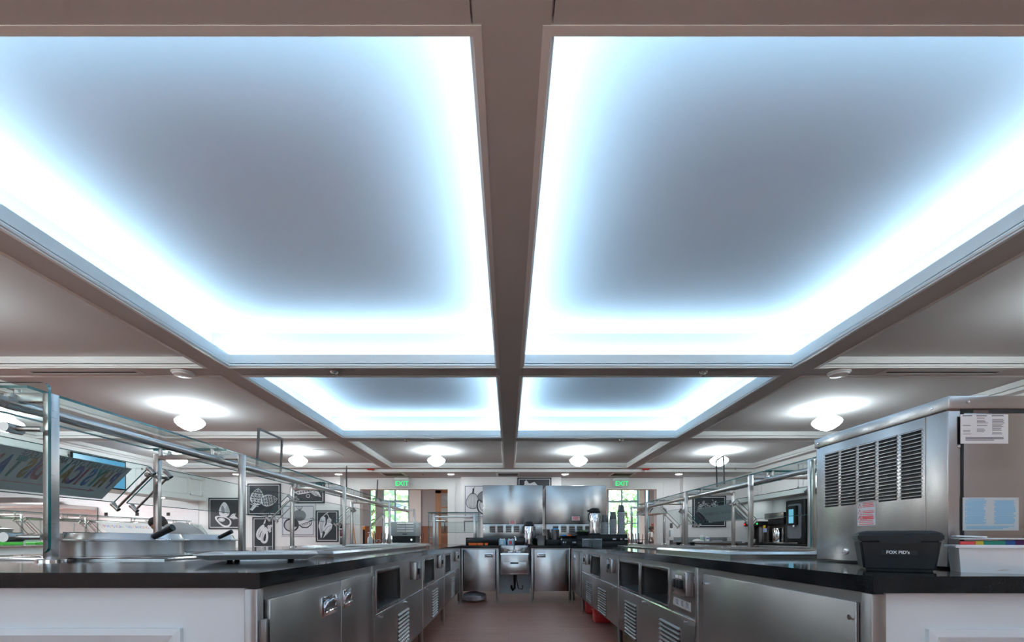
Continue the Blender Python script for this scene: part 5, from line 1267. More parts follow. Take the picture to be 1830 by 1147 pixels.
def carton(px0, px1, red, label):
    Yq = 7.52; x0, x1 = xs(px0, Yq), xs(px1, Yq); t = thing('wipe_carton', label, 'carton', ((x0 + x1) / 2, Yq, ZT), 'blue and white cartons behind the sink')
    zt = zs(965, Yq); m_ = mat('pale_blue_card', (0.30, 0.52, 0.66), 0.5)
    MB().box(x0, x1, Yq - 0.04, Yq + 0.04, ZT, zt, 0.003).build('box', m_, t)
    p = MB(); p.box((x0 * 0.78 + x1 * 0.22), (x0 * 0.35 + x1 * 0.65), Yq - 0.0412, Yq - 0.0398, ZT + 0.015, zt - 0.012); p.build('printed_patch', M_REDINK if red else M_PAPER, t, smooth=False)
    tp = MB()
    for k in range(3): tp.ball((x0 + (x1 - x0) * (0.25 + 0.25 * k), Yq, zt + 0.006), 0.020 - 0.004 * (k % 2), 10, sz=1.1)
    tp.build('tissue', M_PAPER, t)
carton(891.5, 904, False, 'blue and white carton with tissue, left of the two behind the sink')
carton(907, 919, True, 'blue and white carton with red mark, beside the faucet')

def airpot(x, y, z, h, label, lever):
    r = h * 0.205; t = thing('airpot', label, 'airpot', (x, y, z), 'stainless pump airpots')
    MB().lathe((x, y, z), [(0, 0), (r * 0.98, 0), (r, 0.01), (r, h * 0.80), (r * 0.97, h * 0.82), (0, h * 0.82)], 36).build('body', M_CHROME, t)
    MB().lathe((x, y, z), [(r * 1.01, 0.0), (r * 1.02, 0.004), (r * 1.02, 0.014), (r * 1.0, 0.016)], 36).build('base_ring', M_BLACK, t)
    l = MB(); l.lathe((x, y, z), [(r * 1.02, h * 0.80), (r * 1.05, h * 0.82), (r * 1.04, h * 0.88), (r * 0.92, h * 0.91), (r * 0.86, h * 0.97), (r * 0.70, h), (0, h)], 36); l.build('lid', M_BLACK, t)
    s = MB(); s.tube([(x, y, z + h * 0.90), (x - lever * r * 1.0, y - r * 0.2, z + h * 0.91), (x - lever * r * 1.35, y - r * 0.25, z + h * 0.885)], r * 0.25, 10); s.build('spout', M_BLACK, t)
    hd = MB(); hd.tube([(x - r * 0.95, y, z + h * 0.84), (x - r * 1.22, y - 0.02, z + h * 0.74), (x - r * 1.20, y - 0.02, z + h * 0.55), (x - r * 0.98, y, z + h * 0.5)], 0.009, 8); hd.build('carry_handle', M_BLACK, t)
airpot(xs(945.3, 7.50), 7.50, ZT, 0.385, 'stainless airpot right of the hand sink faucet', 0.6)

def bucket(x, y, z, r, h, m, label, fill=None, name='steel_pot', cat='pot', group='steel pots on the back counter'):
    t = thing(name, label, cat, (x, y, z), group)
    MB().lathe((x, y, z), [(0, 0), (r * 0.90, 0), (r * 0.92, 0.006), (r, h - 0.008), (r * 1.06, h), (r * 1.04, h + 0.003), (r * 0.97, h - 0.004), (r * 0.90, h * 0.2), (0, h * 0.18)], 32).build('body', m, t)
    hd = MB(); hd.tube([(x - r * 1.02, y - r * 0.1, z + h * 0.86), (x - r * 1.22, y - r * 0.2, z + h * 0.80), (x - r * 1.02, y - r * 0.3, z + h * 0.72)], 0.006, 6); hd.build('handle', m, t)
    if fill:
        rn = random.Random(3); f = MB()
        for k in range(7): f.ball((x + rn.uniform(-0.6, 0.6) * r, y + rn.uniform(-0.6, 0.6) * r, z + h + 0.004 + rn.uniform(-0.004, 0.012)), r * 0.33, 10, sz=0.7)
        f.build('contents', fill, t)
    return t
bucket(xs(967.5, 7.42), 7.42, ZT, 0.075, 0.155, M_TUBE, 'small steel pot on the back counter, just right of the airpot')
bl = thing('black_riser', 'black open riser carrying steel pots on the back counter', 'riser', (xs(990, 7.5), 7.5, ZT), 'black risers and racks at the back right corner')
MB().box(xs(976, 7.42), xs(1002.5, 7.42), 7.42, 7.58, ZT, zs(964.2, 7.42), 0.006).build('body', M_BLACK, bl)
bucket(xs(976.5, 7.52), 7.52, zs(964.0, 7.42), 0.058, 0.165, M_TUBE, 'steel bain marie pot on the black riser, left of the one with blue contents')
bucket(xs(992.3, 7.49), 7.49, zs(964.0, 7.42), 0.066, 0.160, M_TUBE, 'steel bain marie pot filled with blue packets on the black riser', fill=mat('blue_packets', (0.05, 0.38, 0.75), 0.5))
def rack(x0, x1, y0, y1, z0, z1, label, shelves, tags, name='condiment_rack', cat='rack'):
    t = thing(name, label, cat, ((x0 + x1) / 2, (y0 + y1) / 2, z0), 'black risers and racks at the back right corner')
    b = MB(); b.box(x0, x0 + 0.012, y0, y1, z0, z1); b.box(x1 - 0.012, x1, y0, y1, z0, z1); b.box(x0, x1, y1 - 0.012, y1, z0, z1); b.box(x0, x1, y0, y1, z1 - 0.012, z1); b.box(x0, x1, y0, y1, z0, z0 + 0.012)
    for k in range(1, shelves): zz = z0 + (z1 - z0) * k / shelves; b.box(x0, x1, y0, y1, zz - 0.006, zz + 0.006)
    b.build('frame', M_BLACK, t, smooth=False)
    for k in range(shelves):
        zz = z0 + (z1 - z0) * k / shelves; d = MB(); d.box(x0 + 0.014, x1 - 0.014, y0 + 0.01, y1 - 0.02, zz + 0.012, zz + (z1 - z0) / shelves - 0.012, 0.002); dr = d.build('drawer', M_BLACKM, t)
    for (u, v, wd, hh, m) in tags:
        xc = x0 + (x1 - x0) * u; zc = z0 + (z1 - z0) * v; MB().box(xc - wd / 2, xc + wd / 2, y0 - 0.002, y0 - 0.0002, zc - hh / 2, zc + hh / 2).build('tag', m, t, smooth=False)
    return t
rack(xs(1002.8, 7.36), xs(1029.5, 7.36), 7.36, 7.58, ZT, zs(962, 7.36), 'low black rack with four white tags beside the black riser', 1, [(0.03, 0.86, 0.02, 0.018, M_PAPER), (0.16, 0.42, 0.022, 0.026, M_PAPER), (0.30, 0.42, 0.014, 0.026, M_PAPER), (0.80, 0.42, 0.014, 0.026, M_PAPER), (0.93, 0.42, 0.03, 0.026, M_PAPER)])
bw = bucket(xs(1016, 7.46), 7.46, zs(962, 7.36), 0.115, 0.036, M_BLACK, 'shallow black pan holding blue and orange packets on the low black rack', None, 'shallow_pan', 'pan', 'black pans at the back right corner')
f = MB(); f.box(xs(1003, 7.46) - 0.0, xs(1012, 7.46), 7.42, 7.50, zs(957.6, 7.36), zs(955.5, 7.36), 0.004); solo(f, 'packet', M_BLUE, 'blue packet lying in the shallow black pan', 'packet')
f = MB(); f.box(xs(1014, 7.46), xs(1020, 7.46), 7.42, 7.50, zs(957.6, 7.36), zs(954.9, 7.36), 0.004); solo(f, 'packet', M_ORANGE, 'orange packet lying in the shallow black pan', 'packet')
rack(xs(1031, 7.28), xs(1058, 7.28), 7.28, 7.50, ZT, zs(956.2, 7.28), 'black rack carrying the dark bowl of greens at the corner', 2, [])
bucket(xs(1042, 7.38), 7.38, zs(956.2, 7.28), 0.10, 0.052, M_BLACK, 'dark bowl of green herbs on the black rack by the right airpot', mat('herb_green', (0.05, 0.10, 0.03), 0.7), 'serving_bowl', 'bowl', 'black pans at the back right corner')
M_CUPW = mat('cup_rim_paper', (0.80, 0.79, 0.80), 0.6)
rack(xs(1057, 6.60), xs(1122, 6.60), 6.60, 6.86, ZT, zs(954.5, 6.60), 'wide black drawer rack under the cup stacks and the airpot', 2, [(0.63, 0.58, 0.05, 0.022, M_PAPER), (0.82, 0.58, 0.03, 0.02, mat('peach_tag', (0.6, 0.4, 0.35), 0.6)), (0.96, 0.58, 0.05, 0.022, M_PAPER)])
zr = zs(954.5, 6.60)
airpot(xs(1062.8, 6.70), 6.70, zr, 0.385, 'stainless airpot with black spout on the wide black drawer rack', 1.0)
def cup(x, y, z, label, group):
    t = thing('paper_cup', label, 'cup', (x, y, z), group); r = 0.0535
    c = MB(); c.lathe((x, y, z), [(r, 0.004), (r * 0.72, 0.118), (r * 0.70, 0.120), (0.0, 0.120)], 24, cap=False); c.build('wall', M_CHAR, t)
    c = MB(); c.lathe((x, y, z), [(r * 0.99, 0.0), (r * 1.08, 0.001), (r * 1.10, 0.005), (r * 1.0, 0.0085)], 24, cap=False); c.build('rolled_rim', M_CUPW, t)
    return t
proto = None
for (px, ytop, lb) in ((1080.5, 920, 'black paper cup in the shortest upturned stack, next to the airpot'), (1095.5, 914.8, 'black paper cup in the middle one of three upturned stacks'), (1110, 902, 'black paper cup in the tallest upturned stack, before the right hall window')):
    Yq = 6.74; x = xs(px, Yq); n = int(round((zs(ytop, Yq) - zr - 0.120) / 0.0165)) + 1
    for k in range(n):
        z = zr + k * 0.0165
        if proto is None: proto = cup(x, Yq, z, lb, 'stacked black paper cups')
        else: dup(proto, (x, Yq, z), lb)
for (px, lb) in ((1049, 'grey wire basket left of the pair in front of the black racks'), (1067, 'grey wire basket right of the pair in front of the black racks')):
    Yq = 6.1; x = xs(px, Yq); t = thing('wire_basket', lb, 'basket', (x, Yq, ZT), 'grey wire baskets on the right counter')
    w_ = MB(); r = 0.062; h = 0.105
    for k in range(20): a = 2 * math.pi * k / 20; w_.cyl((x + r * math.cos(a), Yq + r * math.sin(a), ZT), (x + r * 1.05 * math.cos(a), Yq + r * 1.05 * math.sin(a), ZT + h), 0.0022, n=5)
    for k in range(6): w_.tube([(x + r * (1 + 0.01 * k) * math.cos(2 * math.pi * q / 24), Yq + r * (1 + 0.01 * k) * math.sin(2 * math.pi * q / 24), ZT + 0.003 + k * h / 5.2) for q in range(24)], 0.0025, 5, closed=True)
    w_.build('wire_frame', mat('grey_wire', (0.16, 0.17, 0.18), 0.4), t)
    MB().lathe((x, Yq, ZT), [(0, 0.002), (r * 0.93, 0.002), (r * 0.97, h * 0.82), (r * 0.5, h * 0.95), (0, h)], 20).build('contents', mat('grey_packets', (0.14, 0.15, 0.16), 0.6), t)
for (px, Yq, zz, lb) in ((1144, 7.95, 0.9, 'small black bowl on the right counter below the heat lamp hood'), (1213, 8.2, 0.9, 'small black bowl at the far right counter, left of the second right guard frame'), (1237.5, 8.2, 0.9, 'small black bowl at the far right counter, right of the second right guard frame')):
    x = xs(px, Yq); solo(MB().lathe((x, Yq, ZT), [(0, 0), (0.035, 0), (0.042, 0.008), (0.052, 0.042), (0.048, 0.042), (0.036, 0.012), (0, 0.010)], 24), 'dip_bowl', M_BLACK, lb, 'bowl', 'small black bowls on the right counter')

# ------------------------------------------------------------------ vegetable prints on the far walls
M_PRB = mat('poster_black', (0.011, 0.016, 0.022), 0.45, var=0.1)
M_PRW = mat('poster_white', (0.72, 0.73, 0.77), 0.55, var=0.02)
M_CHALK = mat('chalk_white', (0.66, 0.67, 0.70), 0.6, var=0.03)
M_HATCH = mat('hatch_grey', (0.22, 0.23, 0.25), 0.6, var=0.1)
class Art:
    """flat drawing in a rectangle: u to the right, v up, both 0..1 of the shorter side"""
    def __init__(s, x0, x1, z0, z1, y): s.x0, s.z0, s.y = x0, z0, y; s.k = x1 - x0; s.h = (z1 - z0); s.mb = MB(); s.n = 0
    def P(s, u, v): return Vector((s.x0 + u * s.k, s.y - s.n * 0.00012, s.z0 + v * s.h))
    def fill(s, pts, slot): s.n += 1; s.mb.mi(slot); s.mb.poly([s.P(*p) for p in pts]); return s
    def line(s, pts, w_, slot):
        s.n += 1; s.mb.mi(slot); Q = [s.P(*p) for p in pts]; vs = []
        for i, q in enumerate(Q):
            d = (Q[min(i + 1, len(Q) - 1)] - Q[max(i - 1, 0)]).normalized(); nn = Vector((-d.z, 0, d.x)) * (w_ * s.k / 2); vs += [q - nn, q + nn]
        s.mb.add(vs, [(2 * i, 2 * i + 1, 2 * i + 3, 2 * i + 2) for i in range(len(Q) - 1)]); return s
def ell(cx, cy, rx, ry, rot=0.0, a0=0.0, a1=360.0, n=22):
    c, s_ = math.cos(R(rot)), math.sin(R(rot)); o = []
    for i in range(n + 1):
        a = R(a0 + (a1 - a0) * i / n); x, y = rx * math.cos(a), ry * math.sin(a); o.append((cx + x * c - y * s_, cy + x * s_ + y * c))
    return o
def egg(cx, cy, rx, ry, rot, taper, n=26):
    c, s_ = math.cos(R(rot)), math.sin(R(rot)); o = []
    for i in range(n + 1):
        a = 2 * math.pi * i / n; y = ry * math.sin(a); x = rx * math.cos(a) * (1 - taper * math.sin(a)); o.append((cx + x * c - y * s_, cy + x * s_ + y * c))
    return o
def poster(px0, py0, px1, py1, label, draw, dark=True, Y=YP):
    x0, x1, z0, z1 = xs(px0, Y), xs(px1, Y), zs(py1, Y), zs(py0, Y); y = Y - 0.028
    t = thing('poster', label, 'poster', ((x0 + x1) / 2, Y, z0), 'vegetable prints on the far walls')
    m = MB().box(x0, x1, y, Y - 0.001 if Y < YP + 1 else Y, z0, z1, 0.002); m.build('board', M_PRB if dark else M_PRW, t, smooth=False)
    b = MB(); e = 0.035 if dark else 0.03; w_ = 0.016 if dark else 0.012
    for (a, b_, c, d) in ((x0 + e, x1 - e, z0 + e, z0 + e + w_), (x0 + e, x1 - e, z1 - e - w_, z1 - e), (x0 + e, x0 + e + w_, z0 + e, z1 - e), (x1 - e - w_, x1 - e, z0 + e, z1 - e)): b.box(a, b_, y - 0.001, y, c, d)
    b.build('border_line', M_CHALK if dark else mat('navy_ink', (0.03, 0.05, 0.10), 0.6), t, smooth=False)
    A = Art(x0, x1, z0, z1, y - 0.001); draw(A); A.mb.build('drawing', [M_CHALK, M_PRB if dark else M_INK, M_HATCH], t, smooth=False)
    return t
def scales(A, cx, cy, rx, ry, rot, rows, slot_f=0, slot_l=1):
    A.fill(egg(cx, cy, rx, ry, rot, 0.25), slot_f)
    c, s_ = math.cos(R(rot)), math.sin(R(rot))
    for j in range(rows):
        v = -0.75 + 1.5 * j / (rows - 1); wd = math.sqrt(max(0.05, 1 - v * v)) * (1 - 0.25 * v); n = 2 + (j + 1) % 2 + (1 if abs(v) < 0.5 else 0)
        for i in range(n):
            u = (-1 + (2 * i + 1) / n) * wd * 0.85; x, y = u * rx, v * ry; X, Yv = cx + x * c - y * s_, cy + x * s_ + y * c
            q = [(X + a * c - b * s_, Yv + a * s_ + b * c) for a, b in ((-rx * 0.26, -ry * 0.02), (-rx * 0.16, ry * 0.13), (0, ry * 0.20), (rx * 0.16, ry * 0.13), (rx * 0.26, -ry * 0.02))]
            A.line(q, 0.014, slot_l); A.fill([(X + a * c - b * s_, Yv + a * s_ + b * c) for a, b in ((-rx * 0.17, -ry * 0.06), (rx * 0.15, -ry * 0.07), (rx * 0.10, ry * 0.08), (-rx * 0.09, ry * 0.10))], slot_l)
def d_avocado(A):
    A.fill(egg(0.48, 0.62, 0.155, 0.24, 0, 0.35), 0); A.fill(egg(0.44, 0.62, 0.05, 0.13, 8, 0.3), 2)
    for k in range(7): A.line(ell(0.50, 0.60, 0.03 + 0.016 * k, 0.05 + 0.022 * k, 0, -50, 60, 10), 0.007, 2)
    A.fill([(0.62, 0.36), (0.72, 0.48), (0.84, 0.52), (0.80, 0.42), (0.90, 0.33), (0.76, 0.31)], 0); A.line([(0.63, 0.36), (0.80, 0.48)], 0.010, 1); A.line([(0.66, 0.34), (0.86, 0.34)], 0.010, 1)
    A.fill(egg(0.44, 0.26, 0.15, 0.27, 62, 0.35), 0); A.fill(egg(0.45, 0.265, 0.11, 0.21, 62, 0.35), 1); A.fill(ell(0.40, 0.30, 0.10, 0.065, -8), 0); A.line(ell(0.40, 0.30, 0.07, 0.045, -8), 0.010, 2)
def d_artichoke(A):
    scales(A, 0.30, 0.58, 0.20, 0.26, -8, 6); scales(A, 0.66, 0.47, 0.18, 0.25, -80, 6)
    A.fill([(0.20, 0.34), (0.30, 0.30), (0.16, 0.14), (0.08, 0.18)], 0); A.line([(0.12, 0.20), (0.22, 0.32)], 0.012, 1)
    A.line([(0.10, 0.36), (0.20, 0.30), (0.34, 0.28)], 0.02, 0)
def d_eggplant(A):
    for (cx, cy, rot) in ((0.40, 0.52, -28), (0.56, 0.42, -14)):
        A.fill(egg(cx, cy, 0.17, 0.27, rot, 0.42), 0); A.fill(egg(cx + 0.01, cy - 0.07, 0.055, 0.13, rot, 0.3), 1)
        for k in range(4): A.line(ell(cx, cy - 0.03, 0.07 + 0.02 * k, 0.15 + 0.025 * k, rot, 150, 260, 10), 0.009, 2)
    A.fill([(0.50, 0.78), (0.58, 0.80), (0.62, 0.91), (0.58, 0.92)], 0)
    for (a, b) in ((0.74, 0.70), (0.80, 0.63), (0.72, 0.60), (0.80, 0.55), (0.84, 0.71)): A.fill(ell(a, b, 0.06, 0.045, 20, n=9), 0); A.line([(a - 0.04, b - 0.02), (a + 0.03, b + 0.02)], 0.010, 1)
def d_peas(A):
    A.fill([(0.06, 0.52), (0.30, 0.62), (0.62, 0.72), (0.72, 0.56), (0.46, 0.46), (0.20, 0.40)], 0); A.fill([(0.40, 0.80), (0.62, 0.82), (0.80, 0.62), (0.90, 0.28), (0.70, 0.36), (0.50, 0.58)], 0)
    for k in range(6): A.fill(ell(0.20 + 0.08 * k, 0.49 + 0.022 * k, 0.03, 0.045, n=10), 1); A.fill(ell(0.20 + 0.08 * k, 0.49 + 0.022 * k, 0.018, 0.028, n=10), 2)
    for k in range(5): A.fill(ell(0.58 + 0.055 * k, 0.70 - 0.085 * k, 0.028, 0.045, n=10), 1); A.fill(ell(0.58 + 0.055 * k, 0.70 - 0.085 * k, 0.016, 0.028, n=10), 0)
    A.line([(0.42, 0.66), (0.66, 0.46), (0.88, 0.30)], 0.012, 1); A.line(ell(0.50, 0.34, 0.05, 0.08), 0.014, 0)
def d_tomato(A):
    A.fill(ell(0.54, 0.66, 0.20, 0.18), 2)
    for k in range(5): A.line(ell(0.54, 0.66, 0.18 - 0.03 * k, 0.16 - 0.02 * k, 0, 200, 330, 12), 0.010, 1)
    for a in (-0.10, -0.05, 0.0, 0.05, 0.09): A.line([(0.55, 0.82), (0.55 + a * 0.7, 0.88), (0.55 + a, 0.95)], 0.012, 1)
    A.fill(ell(0.30, 0.36, 0.23, 0.22), 1); A.fill(ell(0.29, 0.35, 0.18, 0.17), 0); A.fill(ell(0.40, 0.42, 0.10, 0.13, 20), 1)
    for k in range(5): A.line(ell(0.28, 0.34, 0.04 + 0.028 * k, 0.035 + 0.027 * k, 0, 90, 280, 12), 0.010, 2)
    A.fill([(0.52, 0.36), (0.62, 0.27), (0.78, 0.26), (0.90, 0.36), (0.94, 0.54), (0.80, 0.46)], 1); A.fill([(0.56, 0.365), (0.64, 0.30), (0.77, 0.29), (0.87, 0.37), (0.91, 0.48), (0.79, 0.43)], 0)
    for k in range(5): A.line([(0.62 + 0.055 * k, 0.34 + 0.01 * k), (0.65 + 0.05 * k, 0.38 + 0.012 * k)], 0.016, 1)
    A.line([(0.86, 0.56), (0.94, 0.58), (0.98, 0.52)], 0.02, 1)
def d_peppers(A):
    A.fill([(0.20, 0.74), (0.30, 0.82), (0.42, 0.78), (0.44, 0.62), (0.34, 0.40), (0.26, 0.14), (0.22, 0.12), (0.18, 0.34), (0.12, 0.50)], 0)
    A.fill([(0.50, 0.70), (0.60, 0.78), (0.70, 0.70), (0.66, 0.60), (0.74, 0.55), (0.70, 0.42), (0.50, 0.24), (0.32, 0.12), (0.42, 0.30), (0.30, 0.38), (0.48, 0.56)], 0)
    A.line([(0.32, 0.80), (0.42, 0.88), (0.55, 0.93)], 0.03, 0); A.line([(0.58, 0.76), (0.55, 0.84), (0.48, 0.88)], 0.03, 0)
    for k in range(5): A.line([(0.22 + 0.035 * k, 0.74 - 0.02 * k), (0.20 + 0.03 * k, 0.50), (0.22 + 0.02 * k, 0.28)], 0.010, 1)
    A.line([(0.36, 0.32), (0.52, 0.48), (0.68, 0.52)], 0.018, 1); A.line([(0.66, 0.44), (0.52, 0.28), (0.40, 0.18)], 0.014, 1); A.line([(0.54, 0.68), (0.64, 0.68)], 0.014, 1)
def d_fig(A):
    o = egg(0.26, 0.52, 0.185, 0.24, 0, 0.30); A.fill(o, 0); A.line(o, 0.016, 1); A.fill([(0.235, 0.73), (0.285, 0.73), (0.30, 0.88), (0.25, 0.90)], 1); A.line([(0.26, 0.88), (0.32, 0.93)], 0.016, 1)
    for k in range(9): x = -0.15 + 0.0375 * k; A.line([(0.26 + x * 0.35, 0.74), (0.26 + x * 1.05, 0.56), (0.26 + x * 0.95, 0.40), (0.26 + x * 0.45, 0.30)], 0.008, 1 if k % 2 else 2)
    o = egg(0.55, 0.36, 0.20, 0.25, 30, 0.3); A.fill(o, 1); A.fill(egg(0.56, 0.36, 0.165, 0.21, 30, 0.3), 0); A.line(egg(0.56, 0.36, 0.11, 0.15, 30, 0.3), 0.022, 2)
    o = egg(0.60, 0.66, 0.17, 0.21, -40, 0.3); A.fill(o, 2); A.line(o, 0.014, 1)
    for k in range(5): A.line(ell(0.60, 0.66, 0.03 + 0.03 * k, 0.19, -40, 240, 300, 6), 0.008, 1)
def d_garlic(A):
    A.fill(egg(0.42, 0.55, 0.22, 0.34, 35, 0.45), 0); A.fill([(0.20, 0.86), (0.26, 0.92), (0.32, 0.84), (0.26, 0.76)], 0); A.fill([(0.30, 0.78), (0.50, 0.86), (0.64, 0.70), (0.56, 0.60)], 0)
    for k in range(6): A.line(ell(0.42, 0.55, 0.05 + 0.03 * k, 0.26, 35, 100, 250, 10), 0.010, 2)
def d_kale(A):
    rn = random.Random(11)
    for (cx, cy) in ((0.30, 0.70), (0.62, 0.72), (0.46, 0.60), (0.24, 0.56), (0.74, 0.60), (0.50, 0.30)):
        for k in range(26):
            a = rn.uniform(0, 6.28); r = rn.uniform(0.02, 0.13); x, y = cx + r * math.cos(a), cy + r * 0.9 * math.sin(a); b = rn.uniform(0, 6.28)
            A.line([(x, y), (x + 0.03 * math.cos(b), y + 0.03 * math.sin(b)), (x + 0.05 * math.cos(b + 0.9), y + 0.05 * math.sin(b + 0.9))], 0.010, 0)
    for k in range(6): A.line([(0.48 + 0.015 * k, 0.14), (0.44 + 0.03 * k, 0.34), (0.30 + 0.08 * k, 0.62)], 0.012, 0)
poster(373.5, 889.5, 433.0, 945.2, 'black print of a whole and a halved avocado, left of the guard post', d_avocado)
poster(443.0, 864.0, 502.5, 920.6, 'black print of two artichokes', d_artichoke)
poster(452.0, 924.0, 491.3, 979.5, 'narrow black print of two eggplants below the artichokes', d_eggplant)
poster(522.0, 861.0, 580.8, 899.2, 'wide black print of open pea pods above the tomato print', d_peas)
poster(503.6, 902.0, 563.4, 958.2, 'white print of tomatoes with a cut wedge', d_tomato, False)
poster(565.0, 911.8, 605.6, 968.3, 'narrow black print of chili peppers', d_peppers)
poster(829.0, 866.5, 892.0, 925.5, 'white print of figs behind the left stainless equipment back', d_fig, False)
poster(924.5, 853.4, 985.5, 909.0, 'black print of a garlic bulb rising above the stainless equipment backs', d_garlic)
poster(1237.0, 885.5, 1297.0, 942.0, 'black print of curly kale on the right wall', d_kale)

# ------------------------------------------------------------------ kitchen behind the left line
scr = thing('menu_screen', 'bright blue menu screen on the left bulkhead above the hanging sign', 'screen', (XLW + 0.03, 8.58, 1.985))
MB().box(XLW + 0.021, XLW + 0.052, 8.02, 9.16, 1.985, 2.56, 0.004).build('bezel', M_BLACK, scr)
MB().box(XLW + 0.052, XLW + 0.0535, 8.045, 9.135, 2.01, 2.535).build('display', mat('screen_blue', (0.01, 0.02, 0.03), 0.3, var=0.15, scale=1.5, emit=1.0, ecol=(0.09, 0.36, 0.60)), scr, smooth=False)
def hood():
    x0, x1 = -13.6, xs(127, 10.9); y0, y1 = 10.3, 11.6
    t = thing('kitchen_hood', 'stainless kitchen hood on the tiled wall at the far left', 'hood', ((x0 + x1) / 2, (y0 + y1) / 2, 1.60))
    MB().box(x0, x1, y0, y1, 1.735, 1.83, 0.01).build('canopy', M_STEELH, t)
    MB().prism([(x0 + 0.1, y0 + 0.1, 1.83), (x1 - 0.5, y0 + 0.1, 1.83), (x1 - 0.9, y0 + 0.5, 2.0), (x0 + 0.1, y0 + 0.5, 2.0)], (0, 0.7, 0)).build('upper_case', M_STEELH, t, smooth=False)
    MB().box(x0, x1, y1 - 0.03, y1, 1.0, 1.735).build('back_sheet', M_STEELH, t, smooth=False)
hood()
def overshelf(x0, x1, y0, y1, z, label):
    t = thing('overshelf', label, 'shelf', ((x0 + x1) / 2, (y0 + y1) / 2, 0.0), 'steel overshelves in the kitchen')
    MB().box(x0, x1, y0, y1, z, z + 0.05, 0.006).build('shelf_board', M_STEELH, t)
    for x in (x0 + 0.12, x1 - 0.12): MB().cyl((x, (y0 + y1) / 2, 0.9), (x, (y0 + y1) / 2, z), 0.016, n=10).build('post', M_TUBE, t)
    MB().box(x0 - 0.05, x1 + 0.05, y0 - 0.2, y1 + 0.2, 0.86, 0.90, 0.004).build('table_top', M_STEELH, t)
    for x in (x0 + 0.05, x1 - 0.05):
        for y in (y0 - 0.1, y1 + 0.1): MB().cyl((x, y, 0), (x, y, 0.86), 0.02, n=10).build('leg', M_TUBE, t)
overshelf(xs(60, 9.9), xs(140, 9.9), 9.75, 10.1, zs(929.5, 9.9), 'steel table with grey overshelf in the kitchen far left')
pt = thing('stock_pot', 'dark stainless stack of stock pots at the far left kitchen edge', 'pot', (-8.80, 8.55, 0.905)); 
MB().lathe((-8.95, 8.0, 0.908), [(0, 0), (0.16, 0), (0.165, 0.01), (0.165, 0.26), (0.175, 0.27), (0, 0.27)], 32).build('body', M_DARKST, pt)
l = MB(); l.lathe((-8.95, 8.0, 1.178), [(0.175, 0), (0.175, 0.01), (0.06, 0.03), (0, 0.03)], 32); l.cyl((-8.95, 8.0, 1.20), (-8.95, 8.0, 1.235), 0.02, n=12); l.build('lid', M_DARKST, pt)
for z in (0.09, 0.15, 0.21): MB().rect_sweep(-9.0, -8.9, 7.82, 7.84, [(0, 0.908 + z), (0.004, 0.908 + z), (0.004, 0.912 + z), (0, 0.912 + z)]).build('scale_mark', M_CHROME, pt)
for (a, b, Yq, h, lb) in ((0, 18, 7.25, 0.075, 'bright green cutting board stack at the far left edge of the kitchen line'), (56, 74, 7.95, 0.050, 'thin bright green tray on the kitchen line behind the guard pin'), (104, 127, 8.38, 0.085, 'thick bright green block on the kitchen line, left of the round pot')):
    x0, x1 = xs(a, Yq), xs(b, Yq); solo(MB().box(x0, x1, Yq - 0.10, Yq + 0.2, 0.909, 0.909 + h, 0.008), 'cutting_board', M_GREEN, lb, 'cutting board', 'green boards on the kitchen line')
for (a, Yq, lb) in ((50, 8.05, 'small white container on the kitchen line, left one of two'), (66, 8.35, 'white container on the kitchen line, right one of two')):
    x = xs(a, Yq) - 0.12; b = MB(); b.box(x - 0.10, x + 0.10, Yq - 0.08, Yq + 0.08, 0.909, 0.99, 0.02); b.box(x - 0.11, x + 0.11, Yq - 0.09, Yq + 0.09, 0.975, 0.995, 0.006); solo(b, 'food_container', M_WHITEP, lb, 'container', 'white containers on the kitchen line')

